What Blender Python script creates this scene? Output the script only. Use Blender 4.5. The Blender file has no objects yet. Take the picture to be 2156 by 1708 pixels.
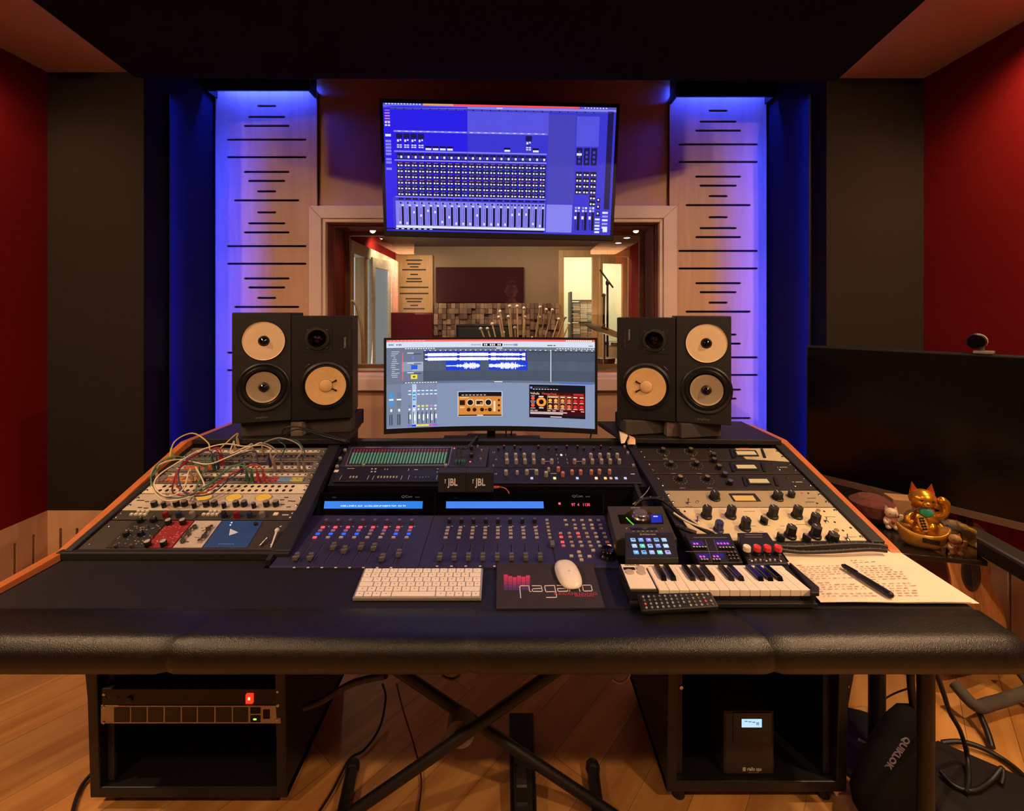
import bpy, math, random
from mathutils import Vector, Matrix
random.seed(7)
S = bpy.context.scene
COL = S.collection
PI = math.pi
H, F, CX, CY = 1.33, 950.0, 1078.0, 660.0

# ---------------------------------------------------------------- camera, world, exposure
cam = bpy.data.cameras.new('camera'); camo = bpy.data.objects.new('camera', cam); COL.objects.link(camo)
camo.location = (0, 0, H); camo.rotation_euler = (PI/2, 0, 0)
cam.sensor_fit = 'HORIZONTAL'; cam.sensor_width = 36.0; cam.lens = 36.0*F/2156.0
cam.shift_y = -(854-CY)/2156.0; cam.clip_start = 0.02
S.camera = camo
w = bpy.data.worlds.new('night'); S.world = w; w.use_nodes = True
w.node_tree.nodes['Background'].inputs[0].default_value = (0.9, 0.75, 0.7, 1)
w.node_tree.nodes['Background'].inputs[1].default_value = 0.012
S.view_settings.view_transform = 'Standard'; S.view_settings.look = 'None'
S.view_settings.gamma = 1.0; S.view_settings.use_curve_mapping = False
S.view_settings.exposure = 0.0
WARM = (1.0, 0.63, 0.34); BLUE = (0.015, 0.04, 1.0)

def lamp(kind, loc, power, color, aim=None, **kw):
    l = bpy.data.lights.new('lamp', kind); l.energy = power; l.color = color
    o = bpy.data.objects.new('lamp_light', l); COL.objects.link(o); o.location = loc
    if aim is not None:
        o.rotation_euler = (Vector(aim)-Vector(loc)).to_track_quat('-Z', 'Y').to_euler()
    for k, v in kw.items(): setattr(l, k, v)
    return o
def spot(loc, power, aim, size=110, blend=0.5, color=WARM, r=0.05):
    return lamp('SPOT', loc, power*1.22, color, aim, spot_size=math.radians(size), spot_blend=blend, shadow_soft_size=r)
# ceiling downlights of the control room (their fixtures are built further down)
CZ = 2.426
DOWN = [(-1.90, 0.80, CZ), (-1.80, -0.45, CZ), (1.62, 0.80, CZ), (1.60, -0.45, CZ), (-0.1, -0.75, 2.76)]
spot(tuple(DOWN[0][:2])+(CZ-.02,), 78, (-1.15, 2.1, 0.7), 125, 0.5, r=.03)
spot(tuple(DOWN[1][:2])+(CZ-.02,), 85, (-0.9, 1.3, 0.5), 130, 0.5, r=.035)
spot(tuple(DOWN[2][:2])+(CZ-.02,), 92, (1.0, 2.0, 0.7), 125, 0.5, r=.03)
spot(tuple(DOWN[3][:2])+(CZ-.02,), 125, (0.8, 1.2, 0.5), 130, 0.5, r=.035)
spot(tuple(DOWN[4][:2])+(2.73,), 45, (0, 1.2, 0.6), 120, 0.6)
WASH = [(-1.95, 1.56, CZ), (1.78, 1.48, CZ)]
spot(WASH[0][:2]+(CZ-.02,), 12, (-2.1, 1.8, 1.6), 130, 0.9, r=0.03)
spot(WASH[1][:2]+(CZ-.02,), 30, (1.9, 1.6, 1.4), 140, 0.9, r=0.03)
# added unseen fill spots at the back, brightening ceiling, traps and side walls
BACK_FILL = [(-1.7, -2.9, 1.0), (1.5, -2.9, 1.0)]
for p_ in BACK_FILL: spot((p_[0], p_[1]+.05, p_[2]+.05), 1100, (p_[0]*1.1, -1.7, 3.0), 150, .9, r=.04)
# blue led strips around the front wall
def strip(loc, sx, sy, power, aim, color=BLUE):
    return lamp('AREA', loc, power, color, aim, shape='RECTANGLE', size=sx, size_y=sy)

strip((-.1, 1.80, 2.262), 2.2, .03, 3.2, (-.1, 1.45, .7))   # added blue fill light for desk and upper wall, under the ceiling cloud

# ---------------------------------------------------------------- pixel helpers (real depth given by Y or by a surface)
def W(px, py, Y): return Vector(((px-CX)/F*Y, Y, H-(py-CY)/F*Y))
class Plane:
    def __init__(s, Y0, z0, sl): s.Y0, s.z0, s.s = Y0, z0, sl; s.rx = math.atan(sl)
    def at(s, px, py, up=0.0):
        a = (px-CX)/F; b = -(py-CY)/F
        Y = (s.z0-s.s*s.Y0-H)/(b-s.s)
        return Vector((a*Y, Y, H+b*Y)) + s.N*up
    @property
    def N(s): return Vector((0, -math.sin(s.rx), math.cos(s.rx)))
    @property
    def V(s): return Vector((0, math.cos(s.rx), math.sin(s.rx)))
    def M(s, o): return Matrix.Translation(o) @ Matrix.Rotation(s.rx, 4, 'X')
def lvl(z): return Plane(0, z, 0)
DESK = lvl(0.70)
RACK = Plane(1.2, 0.7225, 0.295)
QC = Plane(1.115, 0.705, 0.12)
QD = Plane(1.338, 0.732, 0.8)
class Quad:
    """four pixel corners tl tr br bl on a plane, bilinear in space"""
    def __init__(s, pl, tl, tr, br, bl):
        s.pl = pl; s.c = [pl.at(*p) for p in (tl, tr, br, bl)]
    def p(s, u, v, up=0.0):
        a, b, c, d = s.c
        return a.lerp(b, u).lerp(d.lerp(c, u), v) + s.pl.N*up
    def sub(s, u0, v0, u1, v1, up=0.0): return [s.p(u0, v0, up), s.p(u1, v0, up), s.p(u1, v1, up), s.p(u0, v1, up)]

# ---------------------------------------------------------------- materials
_m = {}
def rgb(h):
    h = h.lstrip('#'); c = [int(h[i:i+2], 16)/255 for i in (0, 2, 4)]
    return tuple((x/12.92 if x <= 0.04045 else ((x+0.055)/1.055)**2.4) for x in c)
def mat(hexc, rough=0.5, metal=0.0, noise=0.12, scale=30.0, bump=0.0, spec=0.5, coat=0.0, sheen=0.0):
    k = (hexc, rough, metal, noise, scale, bump, spec, coat, sheen)
    if k in _m: return _m[k]
    m = bpy.data.materials.new('surface_'+hexc.strip('#')); m.use_nodes = True
    nt = m.node_tree; b = nt.nodes['Principled BSDF']
    c = rgb(hexc)
    tc = nt.nodes.new('ShaderNodeTexCoord'); nz = nt.nodes.new('ShaderNodeTexNoise'); nz.inputs['Scale'].default_value = scale
    nz.inputs['Detail'].default_value = 4
    nt.links.new(tc.outputs['Object'], nz.inputs['Vector'])
    cr = nt.nodes.new('ShaderNodeValToRGB')
    cr.color_ramp.elements[0].position = 0.3; cr.color_ramp.elements[1].position = 0.7
    cr.color_ramp.elements[0].color = tuple(x*(1-noise) for x in c)+(1,)
    cr.color_ramp.elements[1].color = tuple(min(1, x*(1+noise)) for x in c)+(1,)
    nt.links.new(nz.outputs['Fac'], cr.inputs[0]); nt.links.new(cr.outputs[0], b.inputs['Base Color'])
    b.inputs['Roughness'].default_value = rough; b.inputs['Metallic'].default_value = metal
    b.inputs['Specular IOR Level'].default_value = spec
    if coat: b.inputs['Coat Weight'].default_value = coat; b.inputs['Coat Roughness'].default_value = 0.1
    if bump:
        bp = nt.nodes.new('ShaderNodeBump'); bp.inputs['Strength'].default_value = bump; bp.inputs['Distance'].default_value = 0.002
        n2 = nt.nodes.new('ShaderNodeTexNoise'); n2.inputs['Scale'].default_value = scale*8; nt.links.new(tc.outputs['Object'], n2.inputs['Vector'])
        nt.links.new(n2.outputs['Fac'], bp.inputs['Height']); nt.links.new(bp.outputs[0], b.inputs['Normal'])
    _m[k] = m; return m
def em(hexc, st=1.0):
    k = ('em', hexc, st)
    if k in _m: return _m[k]
    m = bpy.data.materials.new('glow_'+hexc.strip('#')); m.use_nodes = True
    b = m.node_tree.nodes['Principled BSDF']; c = rgb(hexc)
    b.inputs['Base Color'].default_value = tuple(x*0.05 for x in c)+(1,)
    b.inputs['Roughness'].default_value = 0.35
    b.inputs['Emission Color'].default_value = c+(1,); b.inputs['Emission Strength'].default_value = st
    _m[k] = m; return m
def wood(name, c1, c2, rough=0.45, scale=3.0, axis='X', stretch=12, planks=None, coat=0.0):
    m = bpy.data.materials.new(name); m.use_nodes = True; nt = m.node_tree; b = nt.nodes['Principled BSDF']
    tc = nt.nodes.new('ShaderNodeTexCoord'); mp = nt.nodes.new('ShaderNodeMapping')
    sc = [stretch]*3; sc['XYZ'.index(axis)] = 1.0; mp.inputs['Scale'].default_value = sc
    nz = nt.nodes.new('ShaderNodeTexNoise'); nz.inputs['Scale'].default_value = scale; nz.inputs['Detail'].default_value = 6
    nz.inputs['Distortion'].default_value = 0.6
    cr = nt.nodes.new('ShaderNodeValToRGB'); cr.color_ramp.elements[0].position = 0.3; cr.color_ramp.elements[1].position = 0.72
    cr.color_ramp.elements[0].color = rgb(c1)+(1,); cr.color_ramp.elements[1].color = rgb(c2)+(1,)
    nt.links.new(tc.outputs['Object'], mp.inputs['Vector']); nt.links.new(mp.outputs[0], nz.inputs['Vector'])
    nt.links.new(nz.outputs['Fac'], cr.inputs[0]); out = cr.outputs[0]
    if planks:
        ang, bw, rh = planks
        m2 = nt.nodes.new('ShaderNodeMapping'); m2.inputs['Rotation'].default_value = (0, 0, ang)
        nt.links.new(tc.outputs['Object'], m2.inputs['Vector']); 
        mp.inputs['Rotation'].default_value = (0, 0, 0)
        nt.links.new(m2.outputs[0], mp.inputs['Vector'])
        br = nt.nodes.new('ShaderNodeTexBrick'); br.inputs['Scale'].default_value = 1.0
        br.inputs['Brick Width'].default_value = bw; br.inputs['Row Height'].default_value = rh
        br.inputs['Mortar Size'].default_value = 0.0012; br.offset = 0.37
        br.inputs['Color1'].default_value = (0.66, 0.66, 0.66, 1); br.inputs['Color2'].default_value = (1.12, 1.08, 1.02, 1)
        br.inputs['Mortar'].default_value = (0.42, 0.38, 0.34, 1)
        nt.links.new(m2.outputs[0], br.inputs['Vector'])
        mx = nt.nodes.new('ShaderNodeMixRGB'); mx.blend_type = 'MULTIPLY'; mx.inputs[0].default_value = 1
        nt.links.new(out, mx.inputs[1]); nt.links.new(br.outputs['Color'], mx.inputs[2]); out = mx.outputs[0]
    nt.links.new(out, b.inputs['Base Color']); b.inputs['Roughness'].default_value = rough
    if coat: b.inputs['Coat Weight'].default_value = coat; b.inputs['Coat Roughness'].default_value = 0.25
    return m
def fabric(name, c, bump=0.4):
    m = bpy.data.materials.new(name); m.use_nodes = True; nt = m.node_tree; b = nt.nodes['Principled BSDF']
    tc = nt.nodes.new('ShaderNodeTexCoord'); nz = nt.nodes.new('ShaderNodeTexNoise'); nz.inputs['Scale'].default_value = 260
    n2 = nt.nodes.new('ShaderNodeTexNoise'); n2.inputs['Scale'].default_value = 2.2
    nt.links.new(tc.outputs['Object'], nz.inputs['Vector']); nt.links.new(tc.outputs['Object'], n2.inputs['Vector'])
    cr = nt.nodes.new('ShaderNodeValToRGB'); cc = rgb(c)
    cr.color_ramp.elements[0].color = tuple(x*.85 for x in cc)+(1,); cr.color_ramp.elements[1].color = tuple(x*1.15 for x in cc)+(1,)
    nt.links.new(n2.outputs['Fac'], cr.inputs[0]); nt.links.new(cr.outputs[0], b.inputs['Base Color'])
    bp = nt.nodes.new('ShaderNodeBump'); bp.inputs['Strength'].default_value = bump; bp.inputs['Distance'].default_value = 0.001
    nt.links.new(nz.outputs['Fac'], bp.inputs['Height']); nt.links.new(bp.outputs[0], b.inputs['Normal'])
    b.inputs['Roughness'].default_value = 0.95; b.inputs['Specular IOR Level'].default_value = 0.1
    return m
def glass(name, tint=(1, 1, 1), gain=1.6):
    m = bpy.data.materials.new(name); m.use_nodes = True; nt = m.node_tree
    for n in list(nt.nodes): nt.nodes.remove(n)
    o = nt.nodes.new('ShaderNodeOutputMaterial'); mx = nt.nodes.new('ShaderNodeMixShader')
    t = nt.nodes.new('ShaderNodeBsdfTransparent'); t.inputs[0].default_value = tint+(1,)
    g = nt.nodes.new('ShaderNodeBsdfGlossy'); g.inputs['Roughness'].default_value = 0.0
    fr = nt.nodes.new('ShaderNodeFresnel'); fr.inputs[0].default_value = 1.5
    mu = nt.nodes.new('ShaderNodeMath'); mu.operation = 'MULTIPLY'; mu.inputs[1].default_value = gain
    nt.links.new(fr.outputs[0], mu.inputs[0]); nt.links.new(mu.outputs[0], mx.inputs[0])
    nt.links.new(t.outputs[0], mx.inputs[1]); nt.links.new(g.outputs[0], mx.inputs[2]); nt.links.new(mx.outputs[0], o.inputs[0])
    return m
BLK = mat('#0e0d0e', 0.45); BLK2 = mat('#161416', 0.55); DARK = mat('#1d1b1c', 0.6); HOLE = mat('#030303', 0.7)
GREY = mat('#4a4744', 0.5); LGREY = mat('#8d8880', 0.5); CHROME = mat('#c9c6c0', 0.22, 1.0, 0.03); WHITE = mat('#d9d4cc', 0.5, noise=0.04)
ALU = mat('#b3b0aa', 0.38, 0.7, 0.05); CREAM = mat('#cfc6b4', 0.45, noise=0.05); GLOSS = mat('#050506', 0.12, noise=0.02)
LEATHER = mat('#15130f', 0.34, 0, 0.15, 60, 0.35); TXT = mat('#b9b4ae', 0.6, noise=0.02)
BIRCH = wood('birch_ply', '#bb906c', '#caa07a', 0.5, 2.5, 'Z', 10)
PLASTER = mat('#c39c7c', 0.7, noise=0.04, scale=5, bump=0.08); CASING = mat('#dcc0aa', 0.45, noise=0.04, scale=6)
CEILM = mat('#b59580', 0.8, noise=0.04, scale=4)
TRIMW = wood('orange_beech', '#b0602c', '#c97536', 0.4, 4, 'Y', 12)
RED = fabric('red_cloth', '#6a0c0c'); BROWNF = fabric('dark_brown_cloth', '#251e1a'); NAVY = fabric('dark_blue_cloth', '#1c1a2a'); BLACKF = fabric('black_cloth', '#191416')
FLOORM = wood('laminate', '#ac7238', '#d09c58', 0.42, 2.2, 'X', 9, planks=(math.radians(-50), 1.2, 0.12))

# ---------------------------------------------------------------- mesh builder
class MB:
    def __init__(s, M=None): s.v = []; s.f = []; s.mi = []; s.sm = []; s.mats = []; s.M = M or Matrix.Identity(4)
    def mid(s, m):
        if m not in s.mats: s.mats.append(m)
        return s.mats.index(m)
    def add(s, vs, fs, m, smooth=False, M=None):
        T = s.M @ M if M is not None else s.M
        b = len(s.v); i = s.mid(m)
        s.v += [T @ Vector(v) for v in vs]
        for f in fs: s.f.append(tuple(b+k for k in f)); s.mi.append(i); s.sm.append(smooth)
        return s
    def box(s, x0, x1, y0, y1, z0, z1, m, M=None):
        vs = [(x, y, z) for z in (z0, z1) for y in (y0, y1) for x in (x0, x1)]
        return s.add(vs, [(0, 2, 3, 1), (4, 5, 7, 6), (0, 1, 5, 4), (2, 6, 7, 3), (0, 4, 6, 2), (1, 3, 7, 5)], m, False, M)
    def cbox(s, c, sz, m, M=None):
        return s.box(c[0]-sz[0]/2, c[0]+sz[0]/2, c[1]-sz[1]/2, c[1]+sz[1]/2, c[2]-sz[2]/2, c[2]+sz[2]/2, m, M)
    def quad(s, pts, m): return s.add(pts, [tuple(range(len(pts)))], m)
    def prism(s, pts, d, m):
        """polygon pts extruded by vector d"""
        n = len(pts); d = Vector(d); pts = [Vector(p) for p in pts]
        vs = pts+[p+d for p in pts]
        nrm = sum(((pts[i]-pts[0]).cross(pts[(i+1) % n]-pts[0]) for i in range(1, n-1)), Vector())
        fl = nrm.dot(d) > 0
        fs = [tuple(range(n))[::-1] if fl else tuple(range(n)), tuple(range(n, 2*n)) if fl else tuple(range(n, 2*n))[::-1]]
        for i in range(n):
            j = (i+1) % n
            fs.append((i, j, n+j, n+i) if fl else (j, i, n+i, n+j))
        return s.add(vs, fs, m)
    def cyl(s, p0, p1, r0, r1, m, n=16, caps=True, smooth=True):
        p0 = Vector(p0); p1 = Vector(p1); q = (p1-p0).to_track_quat('Z', 'Y').to_matrix()
        vs = []
        for p, r in ((p0, r0), (p1, r1)):
            for i in range(n): vs.append(p+q @ Vector((r*math.cos(2*PI*i/n), r*math.sin(2*PI*i/n), 0)))
        s.add(vs, [(i, (i+1) % n, n+(i+1) % n, n+i) for i in range(n)], m, smooth)
        if caps: s.add(vs[:n], [tuple(range(n))[::-1]], m); s.add(vs[n:], [tuple(range(n))], m)
        return s
    def lathe(s, prof, m, n=24, M=None, smooth=True):
        """profile of (radius, z); m may be a list, one per band"""
        vs = [(r*math.cos(2*PI*i/n), r*math.sin(2*PI*i/n), z) for r, z in prof for i in range(n)]
        for k in range(len(prof)-1):
            mm = m[k] if isinstance(m, list) else m
            ring = vs[k*n:(k+2)*n]
            s.add(ring, [(i, (i+1) % n, n+(i+1) % n, n+i) for i in range(n)], mm, smooth, M)
        return s
    def ell(s, c, r, m, n=16, k=10, M=None):
        c = Vector(c); vs = []
        for j in range(k+1):
            a = -PI/2+PI*j/k
            for i in range(n): vs.append((c.x+r[0]*math.cos(a)*math.cos(2*PI*i/n), c.y+r[1]*math.cos(a)*math.sin(2*PI*i/n), c.z+r[2]*math.sin(a)))
        return s.add(vs, [(j*n+i, j*n+(i+1) % n, (j+1)*n+(i+1) % n, (j+1)*n+i) for j in range(k) for i in range(n)], m, True, M)
    def tube(s, pts, r, m, n=8, sub=6, closed=False, caps=True):
        P = [Vector(p) for p in pts]
        if sub > 1 and len(P) > 2:
            Q = []
            for i in range(len(P)-1):
                a = P[max(i-1, 0)]; b = P[i]; c = P[i+1]; d = P[min(i+2, len(P)-1)]
                for k in range(sub):
                    t = k/sub
                    Q.append(0.5*((2*b)+(c-a)*t+(2*a-5*b+4*c-d)*t*t+(3*b-a-3*c+d)*t**3))
            Q.append(P[-1]); P = Q
        vs = []; L = len(P); up = Vector((0, 0, 1)); prev = None
        for i in range(L):
            d = (P[min(i+1, L-1)]-P[max(i-1, 0)])
            if d.length < 1e-9: d = Vector((0, 0, 1))
            d.normalize()
            x = (prev - d*prev.dot(d)) if prev is not None else d.cross(up if abs(d.z) < .95 else Vector((1, 0, 0)))
            if x.length < 1e-6: x = d.orthogonal()
            x.normalize(); prev = x; y = d.cross(x)
            rr = r[min(int(i*len(r)/L), len(r)-1)] if isinstance(r, (list, tuple)) else r
            for k in range(n): a = 2*PI*k/n; vs.append(P[i]+x*(rr*math.cos(a))+y*(rr*math.sin(a)))
        s.add(vs, [(i*n+k, i*n+(k+1) % n, (i+1)*n+(k+1) % n, (i+1)*n+k) for i in range(L-1) for k in range(n)], m, True)
        if caps: s.add(vs[:n], [tuple(range(n))[::-1]], m); s.add(vs[-n:], [tuple(range(n))], m)
        return s
    def text(s, txt, M, size, m, ext=0.0004, align='CENTER', sx=1.0, bold=0.0):
        cu = bpy.data.curves.new('t', 'FONT'); cu.body = txt; cu.size = size; cu.extrude = ext; cu.align_x = align; cu.align_y = 'CENTER'; cu.offset = bold
        cu.resolution_u = 2
        o = bpy.data.objects.new('t', cu); COL.objects.link(o)
        me = bpy.data.meshes.new_from_object(o.evaluated_get(bpy.context.evaluated_depsgraph_get()))
        s.add([(v.co.x*sx, v.co.y, v.co.z) for v in me.vertices], [tuple(p.vertices) for p in me.polygons], m, False, M)
        bpy.data.objects.remove(o); bpy.data.curves.remove(cu); bpy.data.meshes.remove(me)
        return s
    def mesh(s, name, recentre=True):
        me = bpy.data.meshes.new(name)
        c = Vector((0, 0, 0))
        if recentre and s.v:
            lo = [min(v[i] for v in s.v) for i in range(3)]; hi = [max(v[i] for v in s.v) for i in range(3)]
            c = Vector(((lo[0]+hi[0])/2, (lo[1]+hi[1])/2, lo[2]))
        me.from_pydata([tuple(v-c) for v in s.v], [], s.f)
        for m in s.mats: me.materials.append(m)
        for p, i, sm in zip(me.polygons, s.mi, s.sm): p.material_index = i; p.use_smooth = sm
        me.update(); return me, c
def obj(name, mb, parent=None, bevel=0.0, label=None, seg=2):
    me, c = mb.mesh(name)
    o = bpy.data.objects.new(name, me); COL.objects.link(o)
    pw = PW(parent) if parent else Vector()
    o.location = c-pw
    if parent: o.parent = parent
    if bevel:
        b = o.modifiers.new('edge', 'BEVEL'); b.width = bevel; b.segments = seg; b.limit_method = 'ANGLE'; b.angle_limit = math.radians(40)
    if label: o['label'] = label
    return o
def PW(o):
    v = Vector()
    while o: v = v+Vector(o.location); o = o.parent
    return v
def inst(name, me, parent, loc, rx=0.0, rz=0.0, ry=0.0, label=None):
    o = bpy.data.objects.new(name, me); COL.objects.link(o)
    o.location = Vector(loc)-(PW(parent) if parent else Vector())
    if parent: o.parent = parent
    o.rotation_mode = 'XYZ'
    if rz and rx: o.rotation_euler = (Matrix.Rotation(rx, 3, 'X') @ Matrix.Rotation(rz, 3, 'Z')).to_euler()
    else: o.rotation_euler = (rx, ry, rz)
    if label: o['label'] = label
    return o
def thing(name, label, cat, loc, group=None):
    o = bpy.data.objects.new(name, None); COL.objects.link(o); o.location = loc; o.empty_display_size = 0.05
    o['label'] = label; o['category'] = cat
    if group: o['group'] = group
    return o
def tag(o, label, cat, group=None, kind=None):
    o['label'] = label; o['category'] = cat
    if group: o['group'] = group
    if kind: o['kind'] = kind
    return o
def struct(name, mb, bevel=0.0, parent=None):
    o = obj(name, mb, parent, bevel)
    if not parent: o['kind'] = 'structure'
    return o
_km = {}
def knob_mesh(r, h, body, cap=None, n=18, style='round', mark=None):
    k = (r, h, body.name, cap.name if cap else '', style, mark.name if mark else '')
    if k in _km: return _km[k]
    b = MB()
    if style == 'round':
        b.lathe([(r, 0), (r, h*0.85), (r*0.86, h), (0.0001, h)], [body, body, cap or body], n)
    elif style == 'skirt':
        b.lathe([(r*1.45, 0), (r*1.3, h*0.16), (r*0.95, h*0.3), (r*0.8, h*.92), (r*0.7, h), (0.0001, h)], [body, body, body, body, cap or body], n)
    elif style == 'oct':
        b.lathe([(r*1.25, 0), (r*1.2, h*0.15), (r, h*0.2)], body, n)
        vs = []
        for z in (h*0.2, h):
            for i in range(16): rr = r*(1.0 if i % 2 else 0.84); vs.append((rr*math.cos(PI*i/8), rr*math.sin(PI*i/8), z))
        b.add(vs, [(i, (i+1) % 16, 16+(i+1) % 16, 16+i) for i in range(16)]+[tuple(range(16, 32))], cap or body)
    elif style == 'bar':
        b.lathe([(r*1.15, 0), (r*1.1, h*0.3), (0.0001, h*0.3)], body, n)
        b.box(-r*.3, r*.3, -r*1.1, r*1.1, h*.3, h, cap or body)
    if mark: b.box(-r*.09, r*.09, r*.15, r*.8, h, h+0.0006, mark)
    me, c = b.mesh('knob', False); _km[k] = me; return me
def screw_mesh():
    if 'screw' not in _km:
        b = MB().lathe([(0.0045, 0), (0.0045, 0.0012), (0.003, 0.0026), (0.0001, 0.0028)], CHROME, 10); _km['screw'] = b.mesh('screw', False)[0]
    return _km['screw']
# ================================================================ ROOM SHELL
YW = 2.65
XL, XR = -2.11, 1.919
PZ = .4345
fl = MB(); fl.box(XL-.1, XR+.1, -3.0, 2.95, -0.05, 0, FLOORM); struct('floor', fl)
b = MB(); b.box(XL-.1, -1.56, -3, 2.051, CZ, 2.8, CEILM); b.box(1.36, XR+.1, -3, 2.104, CZ, 2.8, CEILM); struct('ceiling', b)
b = MB(); b.box(-1.56, 1.36, -3, 2.95, 2.76, 2.85, BLACKF); struct('ceiling', b)
b = MB(); b.box(XL-.1, XL, -3, 2.06, PZ, CZ, RED); struct('wall_left', b)
b = MB(); b.box(XR, XR+.1, -3, 2.11, PZ, CZ, RED); struct('wall_right', b)
b = MB(); b.box(XL-.1, XR+.1, -3.1, -3.0, 0, 2.8, BROWNF); struct('wall_back', b)
# corner traps (dark brown face and dark blue splayed return)
yl, yr = 2.05, 2.103
b = MB(); b.box(XL-.1, -1.673, yl, 2.065, PZ, CZ, BROWNF); struct('wall_front_left', b)
b = MB(); b.prism([(-1.672, yl+.001, 0), (-1.742, YW, 0), (-2.0, YW, 0), (-2.0, yl+.3, 0)], (0, 0, 2.755), NAVY); struct('wall_front_left', b)
b = MB(); b.box(1.466, XR+.1, yr, 2.118, PZ, CZ, BROWNF); struct('wall_front_right', b)
b = MB(); b.prism([(1.465, yr+.001, 0), (1.8, yr+.3, 0), (1.8, YW, 0), (1.495, YW, 0)], (0, 0, 2.755), NAVY); struct('wall_front_right', b)
# slotted birch plinth below the cloth
def plinth(name, p0, p1, nrm, n, off, ztop=.4345):
    """board with vertical slots between p0 and p1 (plan points)"""
    b = MB(); p0 = Vector(p0+(0,)); p1 = Vector(p1+(0,)); L = (p1-p0).length; d = (p1-p0)/L; nr = Vector(nrm+(0,))
    M = Matrix((( d.x, nr.x, 0, p0.x), (d.y, nr.y, 0, p0.y), (0, 0, 1, 0), (0, 0, 0, 1)))
    xs = [off+i*.075 for i in range(n) if off+i*.075 < L-.03]; cur = 0
    for x in xs:
        b.box(cur, x-.006, -.02, 0, 0, ztop, BIRCH, M); b.box(x-.006, x+.006, -.02, 0, ztop-.08, ztop, BIRCH, M)
        b.box(x-.006, x+.006, -.02, 0, 0, .02, BIRCH, M); cur = x+.006
    b.box(cur, L, -.02, 0, 0, ztop, BIRCH, M); b.box(0, L, -.05, -.03, 0, ztop, HOLE, M)
    struct(name, b)
plinth('baseboard_left', (XL+.001, 2.05), (XL+.001, -1.0), (1, 0), 40, .06)
plinth('baseboard_front', (XL, yl-.001), (-1.66, yl-.001), (0, -1), 6, .06)
plinth('baseboard_right', (XR-.001, 2.1), (XR-.001, -1.0), (-1, 0), 40, .06)

# black ceiling cloud
b = MB(); b.prism([(-1.33, .75, 2.25), (1.13, .75, 2.25), (1.286, 1.79, 2.25), (-1.474, 1.766, 2.25)], (0, 0, .51), BLACKF)
tag(obj('ceiling_cloud', b, bevel=.004), 'large black cloth acoustic cloud hung under the ceiling above the desk', 'acoustic panel')

# front wall with its window opening
ox0, ox1, oz0, oz1 = -1.082, .856, .973, 1.86
b = MB()
b.box(-1.75, ox0, YW, 2.93, 0, 2.76, PLASTER); b.box(ox1, 1.5, YW, 2.93, 0, 2.76, PLASTER)
b.box(ox0, ox1, YW, 2.93, oz1, 2.76, PLASTER); b.box(ox0, ox1, YW, 2.93, 0, oz0, PLASTER)
struct('wall_front', b)
b = MB(); b.box(-1.128, .908, YW-.006, YW-.001, 1.96, 2.735, PLASTER)
struct('wall_front', b)
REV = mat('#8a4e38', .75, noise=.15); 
b = MB()
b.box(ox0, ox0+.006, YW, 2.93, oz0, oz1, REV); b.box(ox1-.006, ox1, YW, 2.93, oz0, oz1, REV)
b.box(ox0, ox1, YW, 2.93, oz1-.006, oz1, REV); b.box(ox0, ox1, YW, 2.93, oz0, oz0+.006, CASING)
struct('trim_1', b)
wn = thing('window_1', '', '', ((ox0+ox1)/2, 2.72, oz0)); del wn['label']; del wn['category']; wn['kind'] = 'structure'
cx0, cx1, cz0, cz1 = -1.174, .954, .884, 1.952
b = MB()
def mitred(b, y0, y1, X0, X1, Z0, Z1, x0, x1, z0, z1, m):
    O = [(X0, Z0), (X1, Z0), (X1, Z1), (X0, Z1)]; I = [(x0, z0), (x1, z0), (x1, z1), (x0, z1)]
    for k in range(4):
        j = (k+1) % 4
        b.prism([(O[k][0], y1, O[k][1]), (O[j][0], y1, O[j][1]), (I[j][0], y1, I[j][1]), (I[k][0], y1, I[k][1])], (0, y0-y1, 0), m)
mitred(b, 2.605, YW, cx0, cx1, cz0, cz1, ox0-.02, ox1+.02, oz0-.02, oz1+.02, CASING)
mitred(b, 2.618, YW, ox0-.03, ox1+.03, oz0-.03, oz1+.03, ox0, ox1, oz0, oz1, CASING)
obj('window_frame', b, wn, .0025)
SASH = mat('#a77c50', .5, noise=.1)
b = MB(); mitred(b, 2.905, 2.93, ox0+.006, ox1-.006, oz0+.006, oz1-.006, ox0+.035, ox1-.035, oz0+.03, oz1-.03, SASH); obj('window_frame', b, wn, .002)
b = MB(); mitred(b, 2.685, 2.695, ox0+.006, ox1-.006, oz0+.006, oz1-.006, ox0+.016, ox1-.016, oz0+.016, oz1-.016, REV); obj('window_frame', b, wn)
GL = glass('window_glass', (.97, .98, .97), 3.5)
b = MB(); b.quad([(ox0+.01, 2.69, oz0+.01), (ox1-.01, 2.69, oz0+.01), (ox1-.01, 2.69, oz1-.01), (ox0+.01, 2.69, oz1-.01)], GL); obj('pane', b, wn)

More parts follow.
